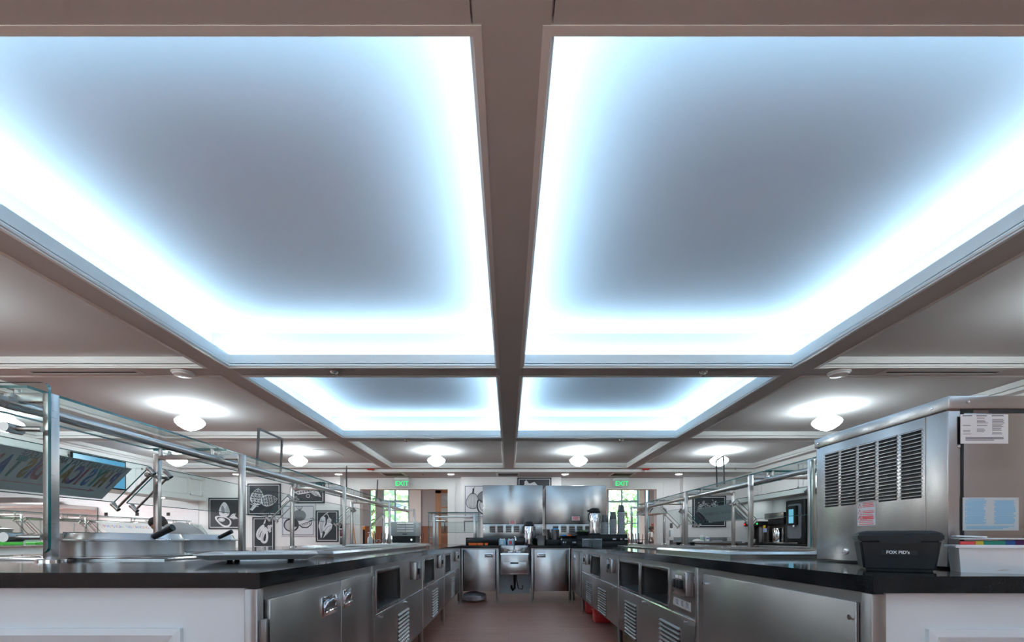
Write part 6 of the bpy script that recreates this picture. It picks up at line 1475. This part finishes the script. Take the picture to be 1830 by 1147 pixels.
# ------------------------------------------------------------------ right side: side table and drinks counter
def side_table():
    y0, y1 = 10.85, 11.60; x0, x1 = xs(1216, y0), xs(1326, y0); zt = 0.955
    t = thing('side_table', 'grey topped wooden side table below the kale print', 'side table', ((x0 + x1) / 2, (y0 + y1) / 2, 0))
    MB().box(x0, x1, y0, y1, zt - 0.045, zt, 0.004).build('top', mat('grey_laminate', (0.20, 0.22, 0.23), 0.5, var=0.1), t)
    MB().box(x0 + 0.05, x1 - 0.06, y0 + 0.06, y1 - 0.02, 0.0, zt - 0.045).build('body', mat('dark_brown_wood', (0.085, 0.045, 0.028), 0.5, var=0.35, scale=5, stretch=(1, 1, 8)), t, smooth=False)
    MB().box(x0, x1, y1 - 0.02, y1, zt, zt + 0.10, 0.003).build('upstand', mat('grey_laminate', (0.2, 0.2, 0.2)), t)
    z = zt + 0.001
    pump_bottle(xs(1254.5, 11.1), 11.1, z, 0.235, 'white pump bottle with green label on the side table', M_WHITEP, M_WHITEP, mat('sage_label', (0.35, 0.55, 0.48), 0.6))
    c = thing('wipes_tub', 'white wipes tub with blue print on the side table', 'tub', (xs(1263.5, 11.1), 11.1, z)); x = xs(1263.5, 11.1)
    MB().lathe((x, 11.1, z), [(0, 0), (0.052, 0), (0.055, 0.005), (0.056, 0.105), (0, 0.105)], 24).build('body', M_WHITEP, c)
    MB().lathe((x, 11.1, z), [(0.058, 0.103), (0.060, 0.106), (0.058, 0.118), (0, 0.120)], 24).build('lid', M_WHITEP, c)
    l = MB(); n = 10; vs = []
    for zz in (0.055, 0.078): vs += [(x + 0.0568 * math.sin(-0.7 + 1.4 * i / n), 11.1 - 0.0568 * math.cos(-0.7 + 1.4 * i / n), z + zz) for i in range(n + 1)]
    l.add(vs, [(i, i + 1, n + 2 + i, n + 1 + i) for i in range(n)]); l.build('printed_band', mat('navy_print', (0.05, 0.10, 0.35), 0.6), c)
    b = MB(); rn = random.Random(2); x = xs(1246, 11.05)
    b.ball((0, 0, 0), 1, 16)
    for v in b.v: k = 1 + 0.22 * math.sin(v.x * 5 + 1) * math.cos(v.y * 4); v.x *= 0.10 * k; v.y *= 0.06 * k; v.z = max(-0.3, v.z) * 0.045; v += Vector((x, 11.05, z + 0.0145))
    solo(b, 'crumpled_cloth', M_PAPER, 'crumpled white cloth left of the pump bottle on the side table', 'cloth')
    solo(MB().box(xs(1272, 11.0), xs(1289, 11.0), 10.95, 11.08, z, z + 0.014, 0.003), 'paper_pad', M_PAPER, 'flat white pad right of the wipes tub on the side table', 'pad')
    w_ = MB(); a, b_ = xs(1290, 11.2), xs(1308, 11.2)
    for zz in (0.005, 0.05, 0.095): w_.tube([(a, 11.08, z + zz), (b_, 11.08, z + zz), (b_, 11.34, z + zz), (a, 11.34, z + zz)], 0.003, 5, closed=True)
    for k in range(8): xx = a + (b_ - a) * k / 7; w_.cyl((xx, 11.08, z + 0.005), (xx, 11.08, z + 0.095), 0.002, n=5); w_.cyl((xx, 11.34, z + 0.005), (xx, 11.34, z + 0.095), 0.002, n=5)
    solo(w_, 'wire_rack', M_CHAR, 'dark wire rack at the right end of the side table', 'rack')
side_table()
def sanitizer_stand():
    x, y = xs(1198, 10.6), 10.6; t = thing('sanitizer_stand', 'white hand sanitizer dispenser on a black stand by the right opening', 'sanitizer stand', (x, y, 0))
    MB().lathe((x, y, 0), [(0, 0), (0.16, 0), (0.16, 0.015), (0.03, 0.025), (0, 0.025)], 24).build('base', M_BLACK, t)
    MB().box(x + 0.005, x + 0.055, y, y + 0.05, 0.02, 1.38, 0.006).build('post', M_CHAR, t)
    MB().box(x - 0.075, x + 0.045, y - 0.10, y - 0.001, 0.98, 1.26, 0.015).build('dispenser', M_WHITEP, t)
    MB().box(x - 0.07, x - 0.03, y - 0.103, y - 0.099, 1.06, 1.22, 0.001).build('window', mat('dispenser_grey', (0.3, 0.34, 0.36), 0.4), t)
    MB().box(x - 0.06, x + 0.04, y - 0.13, y - 0.02, 0.88, 0.895, 0.004).build('drip_tray', M_BLACK, t)
sanitizer_stand()
def drinks():
    x0, x1 = 5.78, 6.70; ya, yb = 6.5, 11.55
    solo(MB().box(x0, x1, ya, yb, 0.87, 0.91, 0.004), 'worktop', M_GRANITE, 'black worktop of the drinks counter under the right bulkhead', 'worktop')
    solo(MB().box(x0 + 0.03, x0 + 0.06, ya, yb, 0, 0.868), 'counter_cladding', M_PANELW, 'white front of the drinks counter under the black worktop', 'panel', smooth=False)
    # soda dispenser with lit touch screen
    xf, xb = 5.98, 6.55; y0, y1 = yx(1438, xf), yx(1403.5, xf); z1 = 1.83
    t = thing('soda_dispenser', 'tall black drinks dispenser with bright blue touch screen', 'drinks dispenser', ((xf + xb) / 2, (y0 + y1) / 2, 0.911))
    MB().box(xf, xb, y0, y1, 0.925, z1, 0.03, 3).build('case', M_BLACK, t)
    m_ = mat('slate_plastic', (0.11, 0.125, 0.145), 0.4); b = MB(); ym = (y0 + y1) / 2; hw = (y1 - y0) * 0.36
    b.prism([(xf - 0.012, ym + a, 1.02 + (1.74 - 1.02) * v) for a, v in ((-hw, 0.06), (-hw * 0.85, 0), (hw * 0.85, 0), (hw, 0.06), (hw, 0.94), (hw * 0.85, 1), (-hw * 0.85, 1), (-hw, 0.94))], (0.014, 0, 0)); b.build('front_panel', m_, t, smooth=False)
    MB().box(xf - 0.075, xf - 0.012, ym - hw * 0.62, ym + hw * 0.62, 1.30, 1.70, 0.012).build('screen_housing', M_BLACK, t)
    ds = MB().box(xf - 0.077, xf - 0.0745, ym - hw * 0.34, ym + hw * 0.34, 1.34, 1.63); ds.build('display', mat('dispenser_screen', (0.02, 0.05, 0.07), 0.2, var=0.5, scale=5, emit=0.9, ecol=(0.16, 0.52, 0.72)), t, smooth=False)
    MB().cyl((xf - 0.05, ym - 0.05, 1.26), (xf - 0.05, ym - 0.05, 1.30), 0.025, n=14).build('nozzle', M_CHROME, t)
    MB().box(xf - 0.10, xf, ym - hw, ym + hw, 0.915, 0.935, 0.005).build('drip_tray', M_STEELH, t)
    for y in (y0 + 0.06, y1 - 0.06): MB().box(xf + 0.05, xb - 0.05, y - 0.03, y + 0.03, 0.911, 0.926).build('foot', M_BLACK, t, smooth=False)
    # dark second machine nearer the viewer
    t = thing('soda_dispenser', 'dark drinks machine beside the dispenser with screen, mostly hidden by the ice machine', 'drinks dispenser', (6.3, 8.7, 0.911))
    MB().box(6.02, 6.6, 8.35, y0 - 0.06, 0.92, 1.78, 0.02).build('case', M_BLACKM, t)
    MB().box(6.00, 6.021, 8.45, y0 - 0.12, 1.0, 1.7, 0.004).build('front_panel', M_CHAR, t)
    for y in (8.42, 8.95): MB().box(6.1, 6.5, y - 0.03, y + 0.03, 0.911, 0.921).build('foot', M_BLACK, t, smooth=False)
    # tea and coffee brewer
    xf = 6.0; y0, y1 = yx(1400, xf), yx(1366, xf); z1 = zs(914.5, y0)
    t = thing('coffee_brewer', 'tall stainless coffee brewer with dark head, left of the black dispenser', 'coffee brewer', (6.25, (y0 + y1) / 2, 0.911))
    ym = (y0 + y1) / 2
    MB().box(xf, 6.5, y0, y1, z1 - 0.14, z1, 0.008).build('brew_head', steel('brewer_steel', col=(0.42, 0.39, 0.37)), t)
    MB().box(xf + 0.05, 6.45, y0 + 0.08, y1 - 0.05, z1 - 0.26, z1 - 0.14, 0.01).build('filter_basket', M_BLACK, t)
    MB().box(xf + 0.22, 6.5, y0 + 0.03, y1 - 0.03, 0.93, z1 - 0.14, 0.006).build('column', M_STEEL, t)
    MB().box(xf - 0.02, 6.5, y0 - 0.01, y1 + 0.01, 0.911, 0.935, 0.005).build('base', M_STEELH, t)
    u = MB(); u.lathe((xf + 0.12, ym + 0.02, 0.936), [(0, 0), (0.105, 0), (0.11, 0.01), (0.11, 0.30), (0.10, 0.32), (0, 0.325)], 28); u.build('server', M_CHROME, t)
    MB().box(xf - 0.03, xf - 0.018, y1 - 0.14, y1 + 0.0, z1 - 0.44, z1 - 0.34, 0.003).build('hang_tag', mat('blue_white_tag', (0.35, 0.45, 0.7), 0.6), t)
    MB().box(xf - 0.03, xf - 0.018, y1 - 0.09, y1 - 0.0, z1 - 0.34, z1 - 0.27, 0.003).build('yellow_tag', mat('yellow_tag', (0.8, 0.55, 0.02), 0.6), t)
    # coffee grinder with lit buttons
    y0, y1 = yx(1361, xf), yx(1332, xf); z1 = zs(931, y0); ym = (y0 + y1) / 2
    t = thing('coffee_grinder', 'coffee machine with black top and red and green lights, beside the side table', 'coffee machine', (6.2, ym, 0.911))
    MB().box(xf - 0.05, 6.4, y0 - 0.05, y1, z1 - 0.11, z1, 0.03).build('top', M_BLACK, t)
    MB().box(xf + 0.05, 6.4, y0, y0 + 0.2, 0.915, z1 - 0.11, 0.006).build('tower', M_STEEL, t); MB().box(xf + 0.05, 6.4, y1 - 0.3, y1 - 0.05, 0.915, z1 - 0.11, 0.006).build('tower', M_STEEL, t)
    MB().box(xf + 0.15, 6.4, y0 + 0.2, y1 - 0.3, 0.915, z1 - 0.11).build('bay', M_BLACKM, t, smooth=False)
    MB().box(xf - 0.02, 6.4, y0, y1, 0.911, 0.93, 0.004).build('base', M_BLACK, t)
    for (yy, m_) in ((y1 - 0.06, mat('red_light', (0.9, 0.02, 0.02), 0.4, emit=1.5)), (y0 + 0.42, mat('red_light', (0.9, 0.02, 0.02))), (y0 + 0.10, mat('green_light', (0.02, 0.9, 0.15), 0.4, emit=1.5))):
        MB().cyl((xf - 0.049, yy, z1 - 0.06), (xf - 0.058, yy, z1 - 0.06), 0.022, n=12).build('button_light', m_, t)
    x = 6.02; yq = yx(1355, x); solo(MB().lathe((x - 0.10, yq, 0.911), [(0, 0), (0.05, 0), (0.055, 0.10), (0.052, 0.10), (0.046, 0.006), (0, 0.005)], 24), 'steel_pitcher', M_CHROME, 'small shiny steel cup in front of the coffee machine', 'cup')
drinks()

# ------------------------------------------------------------------ things around the openings and in the hall
def utility_rack():
    y = 11.45; x0, x1 = xs(609, y), xs(620.5, y); t = thing('utility_rack', 'narrow white rack of dark bins beside the pepper print', 'rack', ((x0 + x1) / 2, y, 0))
    b = MB()
    for x in (x0, x1): b.box(x - 0.008, x + 0.008, y - 0.10, y + 0.10, 0, 1.40)
    for z in (0.10, 0.45, 0.80, 1.06, 1.26): b.box(x0, x1, y - 0.10, y + 0.10, z - 0.012, z + 0.012)
    b.build('frame', M_WHITEP, t, smooth=False)
    for z, h, m in ((0.813, 0.20, M_CHAR), (1.073, 0.15, mat('maroon_bin', (0.10, 0.03, 0.04), 0.5)), (1.273, 0.13, M_BLACK), (0.463, 0.25, M_CHAR)): MB().box(x0 + 0.015, x1 - 0.015, y - 0.11, y + 0.08, z, z + h, 0.008).build('bin', m, t)
utility_rack()
br = thing('broom', 'orange wooden broom handle leaning beside the left opening', 'broom', (xs(637, 11.3), 11.3, 0))
MB().cyl((xs(638, 11.3) + 0.08, 11.25, 0.10), (xs(631.5, 11.78), 11.74, 1.42), 0.013, n=10).build('handle', mat('orange_handle', (0.52, 0.17, 0.04), 0.5), br)
MB().box(xs(638, 11.3) - 0.05, xs(638, 11.3) + 0.25, 11.21, 11.28, 0.0, 0.12, 0.01).build('bristles', M_BLACKM, br)
bp = thing('barrier_post', 'dark post with orange-yellow top just inside the left opening', 'post', (xs(650, 12.6), 12.6, 0))
x = xs(650, 12.6); MB().lathe((x, 12.6, 0), [(0, 0), (0.16, 0), (0.16, 0.02), (0.03, 0.04), (0.03, 0.04)], 24).build('base', M_BLACK, bp); MB().cyl((x, 12.6, 0.03), (x, 12.6, 1.27), 0.032, n=16).build('pole', M_BLACK, bp); MB().lathe((x, 12.6, 1.27), [(0.036, 0), (0.040, 0.01), (0.040, 0.08), (0.02, 0.095), (0, 0.097)], 18).build('cap', mat('amber_plastic', (0.85, 0.35, 0.02), 0.4), bp)

M_CHAIR = mat('chair_wood', (0.070, 0.026, 0.018), 0.4, var=0.25, scale=6)
def hall_table(x, y, label):
    t = thing('dining_table', label, 'table', (x, y, 0), 'hall dining tables')
    MB().box(x - 0.6, x + 0.6, y - 0.4, y + 0.4, 0.73, 0.76, 0.006).build('table_top', mat('pale_table', (0.42, 0.34, 0.28), 0.3), t)
    MB().cyl((x, y, 0.03), (x, y, 0.73), 0.05, n=14).build('column', M_BLACK, t); MB().lathe((x, y, 0), [(0, 0), (0.28, 0), (0.28, 0.02), (0.06, 0.04), (0, 0.04)], 24).build('base', M_BLACK, t)
def upturned_chair(x, y, z, rz, label):
    """chair laid seat-down on a table top, legs in the air"""
    t = thing('dining_chair', label, 'chair', (x, y, z), 'upturned chairs on the hall tables'); s = 0.20
    MB().box(x - s, x + s, y - s, y + s, z + 0.001, z + 0.035, 0.01).build('seat', M_CHAIR, t)
    for sx in (-1, 1):
        for sy in (-1, 1): MB().cyl((x + sx * s * 0.86, y + sy * s * 0.86, z + 0.03), (x + sx * s * 1.02, y + sy * s * 1.02, z + 0.46), 0.022, 0.015, 10).build('leg', M_CHAIR, t)
    b = MB(); yb = y + s * 0.95
    for sx in (-1, 1): b.tube([(x + sx * s * 0.86, yb, z + 0.02), (x + sx * s * 0.88, yb + 0.07, z - 0.20), (x + sx * s * 0.90, yb + 0.14, z - 0.42)], 0.018, 8)
    for k in range(3): zz = z - 0.18 - 0.11 * k; b.box(x - s * 0.86, x + s * 0.86, yb + 0.055 + 0.035 * k, yb + 0.075 + 0.035 * k, zz - 0.03, zz + 0.03)
    b.build('backrest', M_CHAIR, t)
    m = MB(); m.cyl((x - s * 0.95, y - s * 0.95, z + 0.22), (x + s * 0.95, y - s * 0.95, z + 0.22), 0.01, n=8); m.build('stretcher', M_CHAIR, t)
    t.rotation_euler = (0, 0, rz); return t
first = None
for (tx, ty, tl, cs) in (
    (4.50, 16.0, 'pale dining table with upturned chairs below the right hall window', ((-0.35, 0.265, 'upturned dark chair on the right hall table, its left far one'), (0.30, 0.265, 'upturned dark chair on the right hall table, its right far one'))),
    (5.05, 18.5, 'pale dining table farther back beyond the right opening', ((-0.30, 0.265, 'upturned dark chair on the farther right hall table, left one'), (0.35, 0.265, 'upturned dark chair on the farther right hall table, right one'))),
    (-4.05, 15.0, 'pale dining table with upturned chairs behind the sanitizer bottle', ((-0.35, 0.265, 'upturned dark chair on the left hall table, its left one'), (0.32, 0.265, 'upturned dark chair on the left hall table, its right one'))),
    (-4.60, 17.5, 'pale dining table farther back beyond the left opening', ((-0.35, 0.265, 'upturned dark chair on the farther left hall table, left one'), (0.32, 0.265, 'upturned dark chair on the farther left hall table, right one'))),
    (-3.30, 17.2, 'pale dining table behind the grey oven', ((-0.2, 0.265, 'upturned dark chair on the hall table behind the grey oven'),))):
    hall_table(tx, ty, tl)
    for (dx, dy, lb) in cs:
        if first is None: first = upturned_chair(tx + dx, ty + dy, 0.761, 0.0, lb)
        else: dup(first, (tx + dx, ty + dy, 0.761), lb)
fa = thing('fire_alarm', 'small red fire alarm on the hall wall above the walking person', 'fire alarm', (xs(1166, YH), YH - 0.03, zs(938, YH)))
MB().box(xs(1164, YH), xs(1168, YH), YH - 0.05, YH - 0.001, zs(938.5, YH), zs(935, YH), 0.008).build('body', M_RED, fa); MB().box(xs(1165.2, YH), xs(1166.8, YH), YH - 0.06, YH - 0.048, zs(936.4, YH), zs(935.4, YH)).build('lens', M_WHITEP, fa)

# ------------------------------------------------------------------ people
def skin_mesh(name, J, edges, m, parent, sub=2, root=0):
    """J: list of (x, y, z, r) joints in place; edges between them; grown as one continuous surface"""
    off = parent.location
    me = bpy.data.meshes.new(name); me.from_pydata([Vector(j[:3]) - off for j in J], edges, []); me.materials.append(m)
    o = bpy.data.objects.new(name, me); COL.objects.link(o); o.parent = parent
    sk = o.modifiers.new('skin', 'SKIN'); sk.use_smooth_shade = True; sk.branch_smoothing = 0.6
    if not me.skin_vertices: me.attributes
    for v, j in zip(me.skin_vertices[0].data, J): r = j[3]; v.radius = (r, r) if not isinstance(r, tuple) else r
    me.skin_vertices[0].data[root].use_root = True
    sb = o.modifiers.new('sub', 'SUBSURF'); sb.levels = sub; sb.render_levels = sub
    return o
M_SKIN = mat('skin', (0.34, 0.17, 0.11), 0.55, var=0.05)
M_SKIND = mat('skin_dark', (0.10, 0.052, 0.036), 0.55, var=0.05)
M_HAIR = mat('dark_hair', (0.018, 0.011, 0.009), 0.6, var=0.3, scale=40)
M_JACKET = mat('grey_jacket', (0.24, 0.245, 0.26), 0.85, var=0.08, scale=12)
M_TEE = mat('pale_shirt', (0.42, 0.46, 0.47), 0.85, var=0.08, scale=12)
M_TROUS = mat('dark_trousers', (0.025, 0.026, 0.03), 0.85, var=0.1)
M_CAP = mat('black_cap', (0.012, 0.012, 0.014), 0.8)
M_MASK = mat('white_mask', (0.75, 0.76, 0.77), 0.8)

def fingers(hand, d, side, m, parent, s=1.0, curl=0.3):
    """five short skinned chains rooted inside the palm"""
    d = Vector(d).normalized(); sd = Vector(side); sd = (sd - d * sd.dot(d)).normalized(); n = d.cross(sd); h = Vector(hand); out = []
    for k, (o, L) in enumerate(((-0.030, 0.062), (-0.010, 0.074), (0.010, 0.070), (0.029, 0.056))):
        a = h + sd * o * s + d * 0.035 * s; b = a + d * L * 0.5 * s; c = b + (d * math.cos(curl) + n * math.sin(curl)) * L * 0.5 * s
        skin_mesh('finger', [(*a, 0.009 * s), (*b, 0.0082 * s), (*c, 0.0068 * s)], [(0, 1), (1, 2)], m, parent, 1)
    a = h - sd * 0.028 * s - d * 0.01 * s; b = a - sd * 0.030 * s + d * 0.028 * s; c = b + d * 0.030 * s + sd * 0.004 * s
    skin_mesh('thumb', [(*a, 0.011 * s), (*b, 0.0095 * s), (*c, 0.0075 * s)], [(0, 1), (1, 2)], m, parent, 1)

def limb(mb, pts, n=20, end=0.5):
    """smooth tapering tube through (x, y, z, r) points with rounded ends"""
    P = [Vector(p) for p in [list(q) for q in pts]]; ext = [P[0] * 2 - P[1]] + P + [P[-1] * 2 - P[-2]]; out = []
    for i in range(1, len(ext) - 2):
        a, b, c, d = ext[i - 1:i + 3]
        for k in range(6):
            t = k / 6; out.append(0.5 * ((2 * b) + (c - a) * t + (2 * a - 5 * b + 4 * c - d) * t * t + (3 * b - a - 3 * c + d) * t ** 3))
    out.append(P[-1])
    def cap(p, q):
        dr = (p.xyz - q.xyz).normalized(); r = p.w
        return [Vector((*(p.xyz + dr * r * end * math.sin(a)), max(0.004, r * math.cos(a)))) for a in (0.4, 0.8, 1.15, 1.5)]
    out = cap(out[0], out[1])[::-1] + out + cap(out[-1], out[-2])
    return mb.tube([p.xyz for p in out], 0.1, n, rad=[p.w for p in out])
def chef():
    """bending over towards the left, seen from behind and to the side"""
    Y = 6.6
    t = thing('person', 'person in grey jacket and dark cap bending over behind the round pots', 'person', (-4.78, 6.7, 0))
    J = [(-4.66, 6.74, 0.92, 0.15), (-4.72, 6.72, 1.02, 0.15), (-4.82, 6.66, 1.10, 0.155), (-4.91, 6.61, 1.145, 0.13), (-4.965, 6.58, 1.185, 0.07), (-5.00, 6.56, 1.205, 0.09), (-5.03, 6.54, 1.228, 0.125), (-5.05, 6.53, 1.262, 0.105),
         (-4.90, 6.44, 1.12, 0.08), (-5.02, 6.40, 0.98, 0.06), (-5.24, 6.48, 0.91, 0.046), (-5.32, 6.51, 0.895, 0.044),
         (-4.90, 6.78, 1.12, 0.08), (-5.02, 6.86, 0.98, 0.06), (-5.24, 6.78, 0.91, 0.046), (-5.32, 6.75, 0.895, 0.044),
         (-4.65, 6.64, 0.84, 0.12), (-4.68, 6.62, 0.50, 0.085), (-4.62, 6.62, 0.09, 0.055), (-4.72, 6.61, 0.035, 0.04), (-4.80, 6.60, 0.03, 0.03),
         (-4.65, 6.84, 0.84, 0.12), (-4.66, 6.85, 0.50, 0.085), (-4.60, 6.86, 0.09, 0.055), (-4.70, 6.85, 0.035, 0.04), (-4.78, 6.85, 0.03, 0.03)]
    E = [(0, 1), (1, 2), (2, 3), (3, 4), (4, 5), (5, 6), (6, 7), (3, 8), (8, 9), (9, 10), (10, 11), (3, 12), (12, 13), (13, 14), (14, 15), (0, 16), (16, 17), (17, 18), (18, 19), (19, 20), (0, 21), (21, 22), (22, 23), (23, 24), (24, 25)]
    TH = {0: 0.72, 1: 0.68, 2: 0.62, 3: 0.60, 8: 0.7, 9: 0.75, 12: 0.7, 13: 0.75, 16: 0.7, 17: 0.55, 18: 0.6, 21: 0.7, 22: 0.55, 23: 0.6}
    skin_mesh('body', [(*j[:3], j[3] * TH.get(i, 1)) for i, j in enumerate(J)], E, M_SKIN, t)
    m = MB(); limb(m, [(-4.62, 6.74, 0.90, 0.165), (-4.70, 6.72, 1.02, 0.170), (-4.80, 6.67, 1.09, 0.165), (-4.89, 6.62, 1.125, 0.135), (-4.945, 6.59, 1.15, 0.085)], 24)
    for v in m.v: v.y = 6.66 + (v.y - 6.66) * 1.2
    limb(m, [(-4.88, 6.46, 1.12, 0.085), (-4.95, 6.42, 1.05, 0.072), (-5.02, 6.40, 0.98, 0.060), (-5.14, 6.44, 0.94, 0.052)]); limb(m, [(-4.88, 6.78, 1.12, 0.085), (-4.95, 6.83, 1.05, 0.072), (-5.02, 6.86, 0.98, 0.060), (-5.14, 6.82, 0.94, 0.052)])
    m.build('jacket', M_JACKET, t)
    m = MB(); limb(m, [(-4.60, 6.69, 0.98, 0.150), (-4.62, 6.69, 0.90, 0.158), (-4.64, 6.70, 0.82, 0.14)], 24)
    for v in m.v: v.y = 6.74 + (v.y - 6.70) * 1.2
    for y in (6.64, 6.84): limb(m, [(-4.64, y, 0.84, 0.105), (-4.665, y, 0.66, 0.09), (-4.67, y, 0.48, 0.075), (-4.64, y, 0.28, 0.068), (-4.62, y, 0.08, 0.062)])
    m.build('trousers', M_TROUS, t)
    h = Vector((-5.035, 6.538, 1.236)); up = Vector((-0.35, -0.10, 0.93)).normalized()
    MB().lathe(h, [(0.104, -0.01), (0.110, 0.015), (0.104, 0.055), (0.075, 0.092), (0.0, 0.108)], 28, up).build('cap', M_CAP, t)
    b = MB(); b.lathe(h + Vector((0.022, 0.012, -0.025)), [(0.0, -0.055), (0.060, -0.05), (0.092, -0.015), (0.100, 0.03), (0.0, 0.03)], 24, up); b.build('hair', M_HAIR, t)
    for dy in (-0.094, 0.094): MB().ball((-5.025, 6.54 + dy, 1.222), 0.024, 10, sx=0.8, sy=0.4).build('ear', M_SKIN, t)
    for s in (-1, 1):
        for fo in ((-4.72, 6.61),) if s < 0 else ((-4.70, 6.85),): MB().ball((fo[0], fo[1], 0.045), 0.13, 16, sx=1.0, sy=0.38, sz=0.34).build('shoe', M_BLACK, t)
    for i in (11, 15): fingers(J[i][:3], (-0.9, 0, -0.3), (0, 1, 0), M_SKIN, t)
chef()
def walker():
    """standing in the hall in profile, facing right, masked"""
    x, y = xs(1163.5, 22.0), 22.0
    t = thing('person', 'person in pale short sleeved shirt and white face mask standing in the hall', 'person', (x, y, 0))
    q = lambda dx, dy, z, r: (x + dx, y + dy, z, r)
    J = [q(0, 0, 0.90, 0.125), q(0.0, 0, 1.05, 0.115), q(-0.01, 0, 1.20, 0.13), q(-0.01, 0, 1.31, 0.105), q(0.01, 0, 1.37, 0.05), q(0.03, 0, 1.42, 0.062), q(0.035, 0, 1.48, 0.088), q(0.03, 0, 1.535, 0.072),
         q(-0.02, -0.17, 1.29, 0.055), q(-0.04, -0.21, 1.06, 0.042), q(0.05, -0.21, 0.86, 0.034), q(0.08, -0.20, 0.80, 0.036),
         q(-0.02, 0.17, 1.29, 0.055), q(-0.02, 0.21, 1.06, 0.042), q(0.10, 0.20, 0.88, 0.034), q(0.14, 0.19, 0.83, 0.036),
         q(0.0, -0.09, 0.85, 0.09), q(0.03, -0.10, 0.48, 0.06), q(-0.02, -0.10, 0.08, 0.04), q(0.10, -0.10, 0.035, 0.035), q(0.16, -0.10, 0.03, 0.026),
         q(0.0, 0.09, 0.85, 0.09), q(0.0, 0.10, 0.48, 0.06), q(-0.06, 0.10, 0.08, 0.04), q(0.06, 0.10, 0.035, 0.035), q(0.12, 0.10, 0.03, 0.026)]
    E = [(0, 1), (1, 2), (2, 3), (3, 4), (4, 5), (5, 6), (6, 7), (3, 8), (8, 9), (9, 10), (10, 11), (3, 12), (12, 13), (13, 14), (14, 15), (0, 16), (16, 17), (17, 18), (18, 19), (19, 20), (0, 21), (21, 22), (22, 23), (23, 24), (24, 25)]
    J = [(*j[:3], j[3] * 1.25) for j in J]; J[4] = (*J[4][:3], 0.055)
    TH = {0: 0.72, 1: 0.68, 2: 0.62, 3: 0.60, 8: 0.8, 12: 0.8, 16: 0.7, 17: 0.55, 18: 0.6, 21: 0.7, 22: 0.55, 23: 0.6}
    skin_mesh('body', [(*j[:3], j[3] * TH.get(i, 1)) for i, j in enumerate(J)], E, M_SKIND, t)
    m = MB(); limb(m, [q(0.0, 0, 0.90, 0.150), q(0.0, 0, 1.02, 0.142), q(-0.01, 0, 1.16, 0.150), q(-0.015, 0, 1.27, 0.135), q(0.0, 0, 1.34, 0.075)], 24, 0.3)
    for v in m.v: v.y = y + (v.y - y) * 1.18; v.x = x + (v.x - x) * 0.86
    for sy in (-1, 1): limb(m, [q(-0.015, sy * 0.14, 1.30, 0.075), q(-0.025, sy * 0.19, 1.22, 0.072), q(-0.035, sy * 0.205, 1.10, 0.066)], 16, 0.15)
    m.build('shirt', M_TEE, t)
    m = MB(); limb(m, [q(0, 0, 0.95, 0.138), q(0, 0, 0.88, 0.145), q(0, 0, 0.80, 0.13)], 24)
    for v in m.v: v.y = y + (v.y - y) * 1.2; v.x = x + (v.x - x) * 0.9
    for sy, dx in ((-1, 0.03), (1, 0.0)): limb(m, [q(0, sy * 0.09, 0.82, 0.10), q(dx * 0.6, sy * 0.095, 0.64, 0.085), q(dx, sy * 0.10, 0.46, 0.072), q(dx - 0.03, sy * 0.10, 0.26, 0.066), q(dx - 0.05, sy * 0.10, 0.07, 0.060)])
    m.build('trousers', M_TROUS, t)
    b = MB(); b.lathe((x + 0.015, y, 1.50), [(0.0, -0.045), (0.07, -0.05), (0.098, -0.01), (0.098, 0.04), (0.070, 0.085), (0.0, 0.10)], 24); b.ball((x - 0.085, y, 1.52), 0.045, 12); b.build('hair', M_HAIR, t)
    m = MB(); m.lathe((x + 0.075, y, 1.43), [(0.0, 0.055), (0.03, 0.05), (0.05, 0.02), (0.062, -0.02), (0.066, -0.03)], 20, (1, 0, -0.12)); m.build('face_mask', M_MASK, t)
    MB().tube([(x + 0.09, y - 0.06, 1.45), (x + 0.04, y - 0.092, 1.46), (x + 0.02, y - 0.095, 1.48)], 0.004, 6).build('mask_strap', M_MASK, t)
    for dy in (-0.088, 0.088): MB().ball((x + 0.025, y + dy, 1.475), 0.024, 10, sx=0.8, sy=0.4).build('ear', M_SKIND, t)
    for dy in (-0.032, 0.032): MB().ball((x + 0.112, y + dy, 1.49), 0.012, 10).build('eye', M_MASK, t)
    for (dx, dy) in ((0.06, -0.10), (0.02, 0.10)): MB().ball((x + dx, y + dy, 0.045), 0.13, 16, sx=1.0, sy=0.38, sz=0.34).build('shoe', M_BLACK, t)
    g = mat('blue_glove', (0.25, 0.50, 0.75), 0.5)
    fingers(J[11][:3], (0.4, 0, -0.9), (0, 1, 0), g, t); fingers(J[15][:3], (0.4, 0, -0.9), (0, 1, 0), g, t)
    for i in (11, 15): MB().ball(J[i][:3], 0.042, 12, sx=0.8, sz=1.2).build('glove', g, t)
walker()
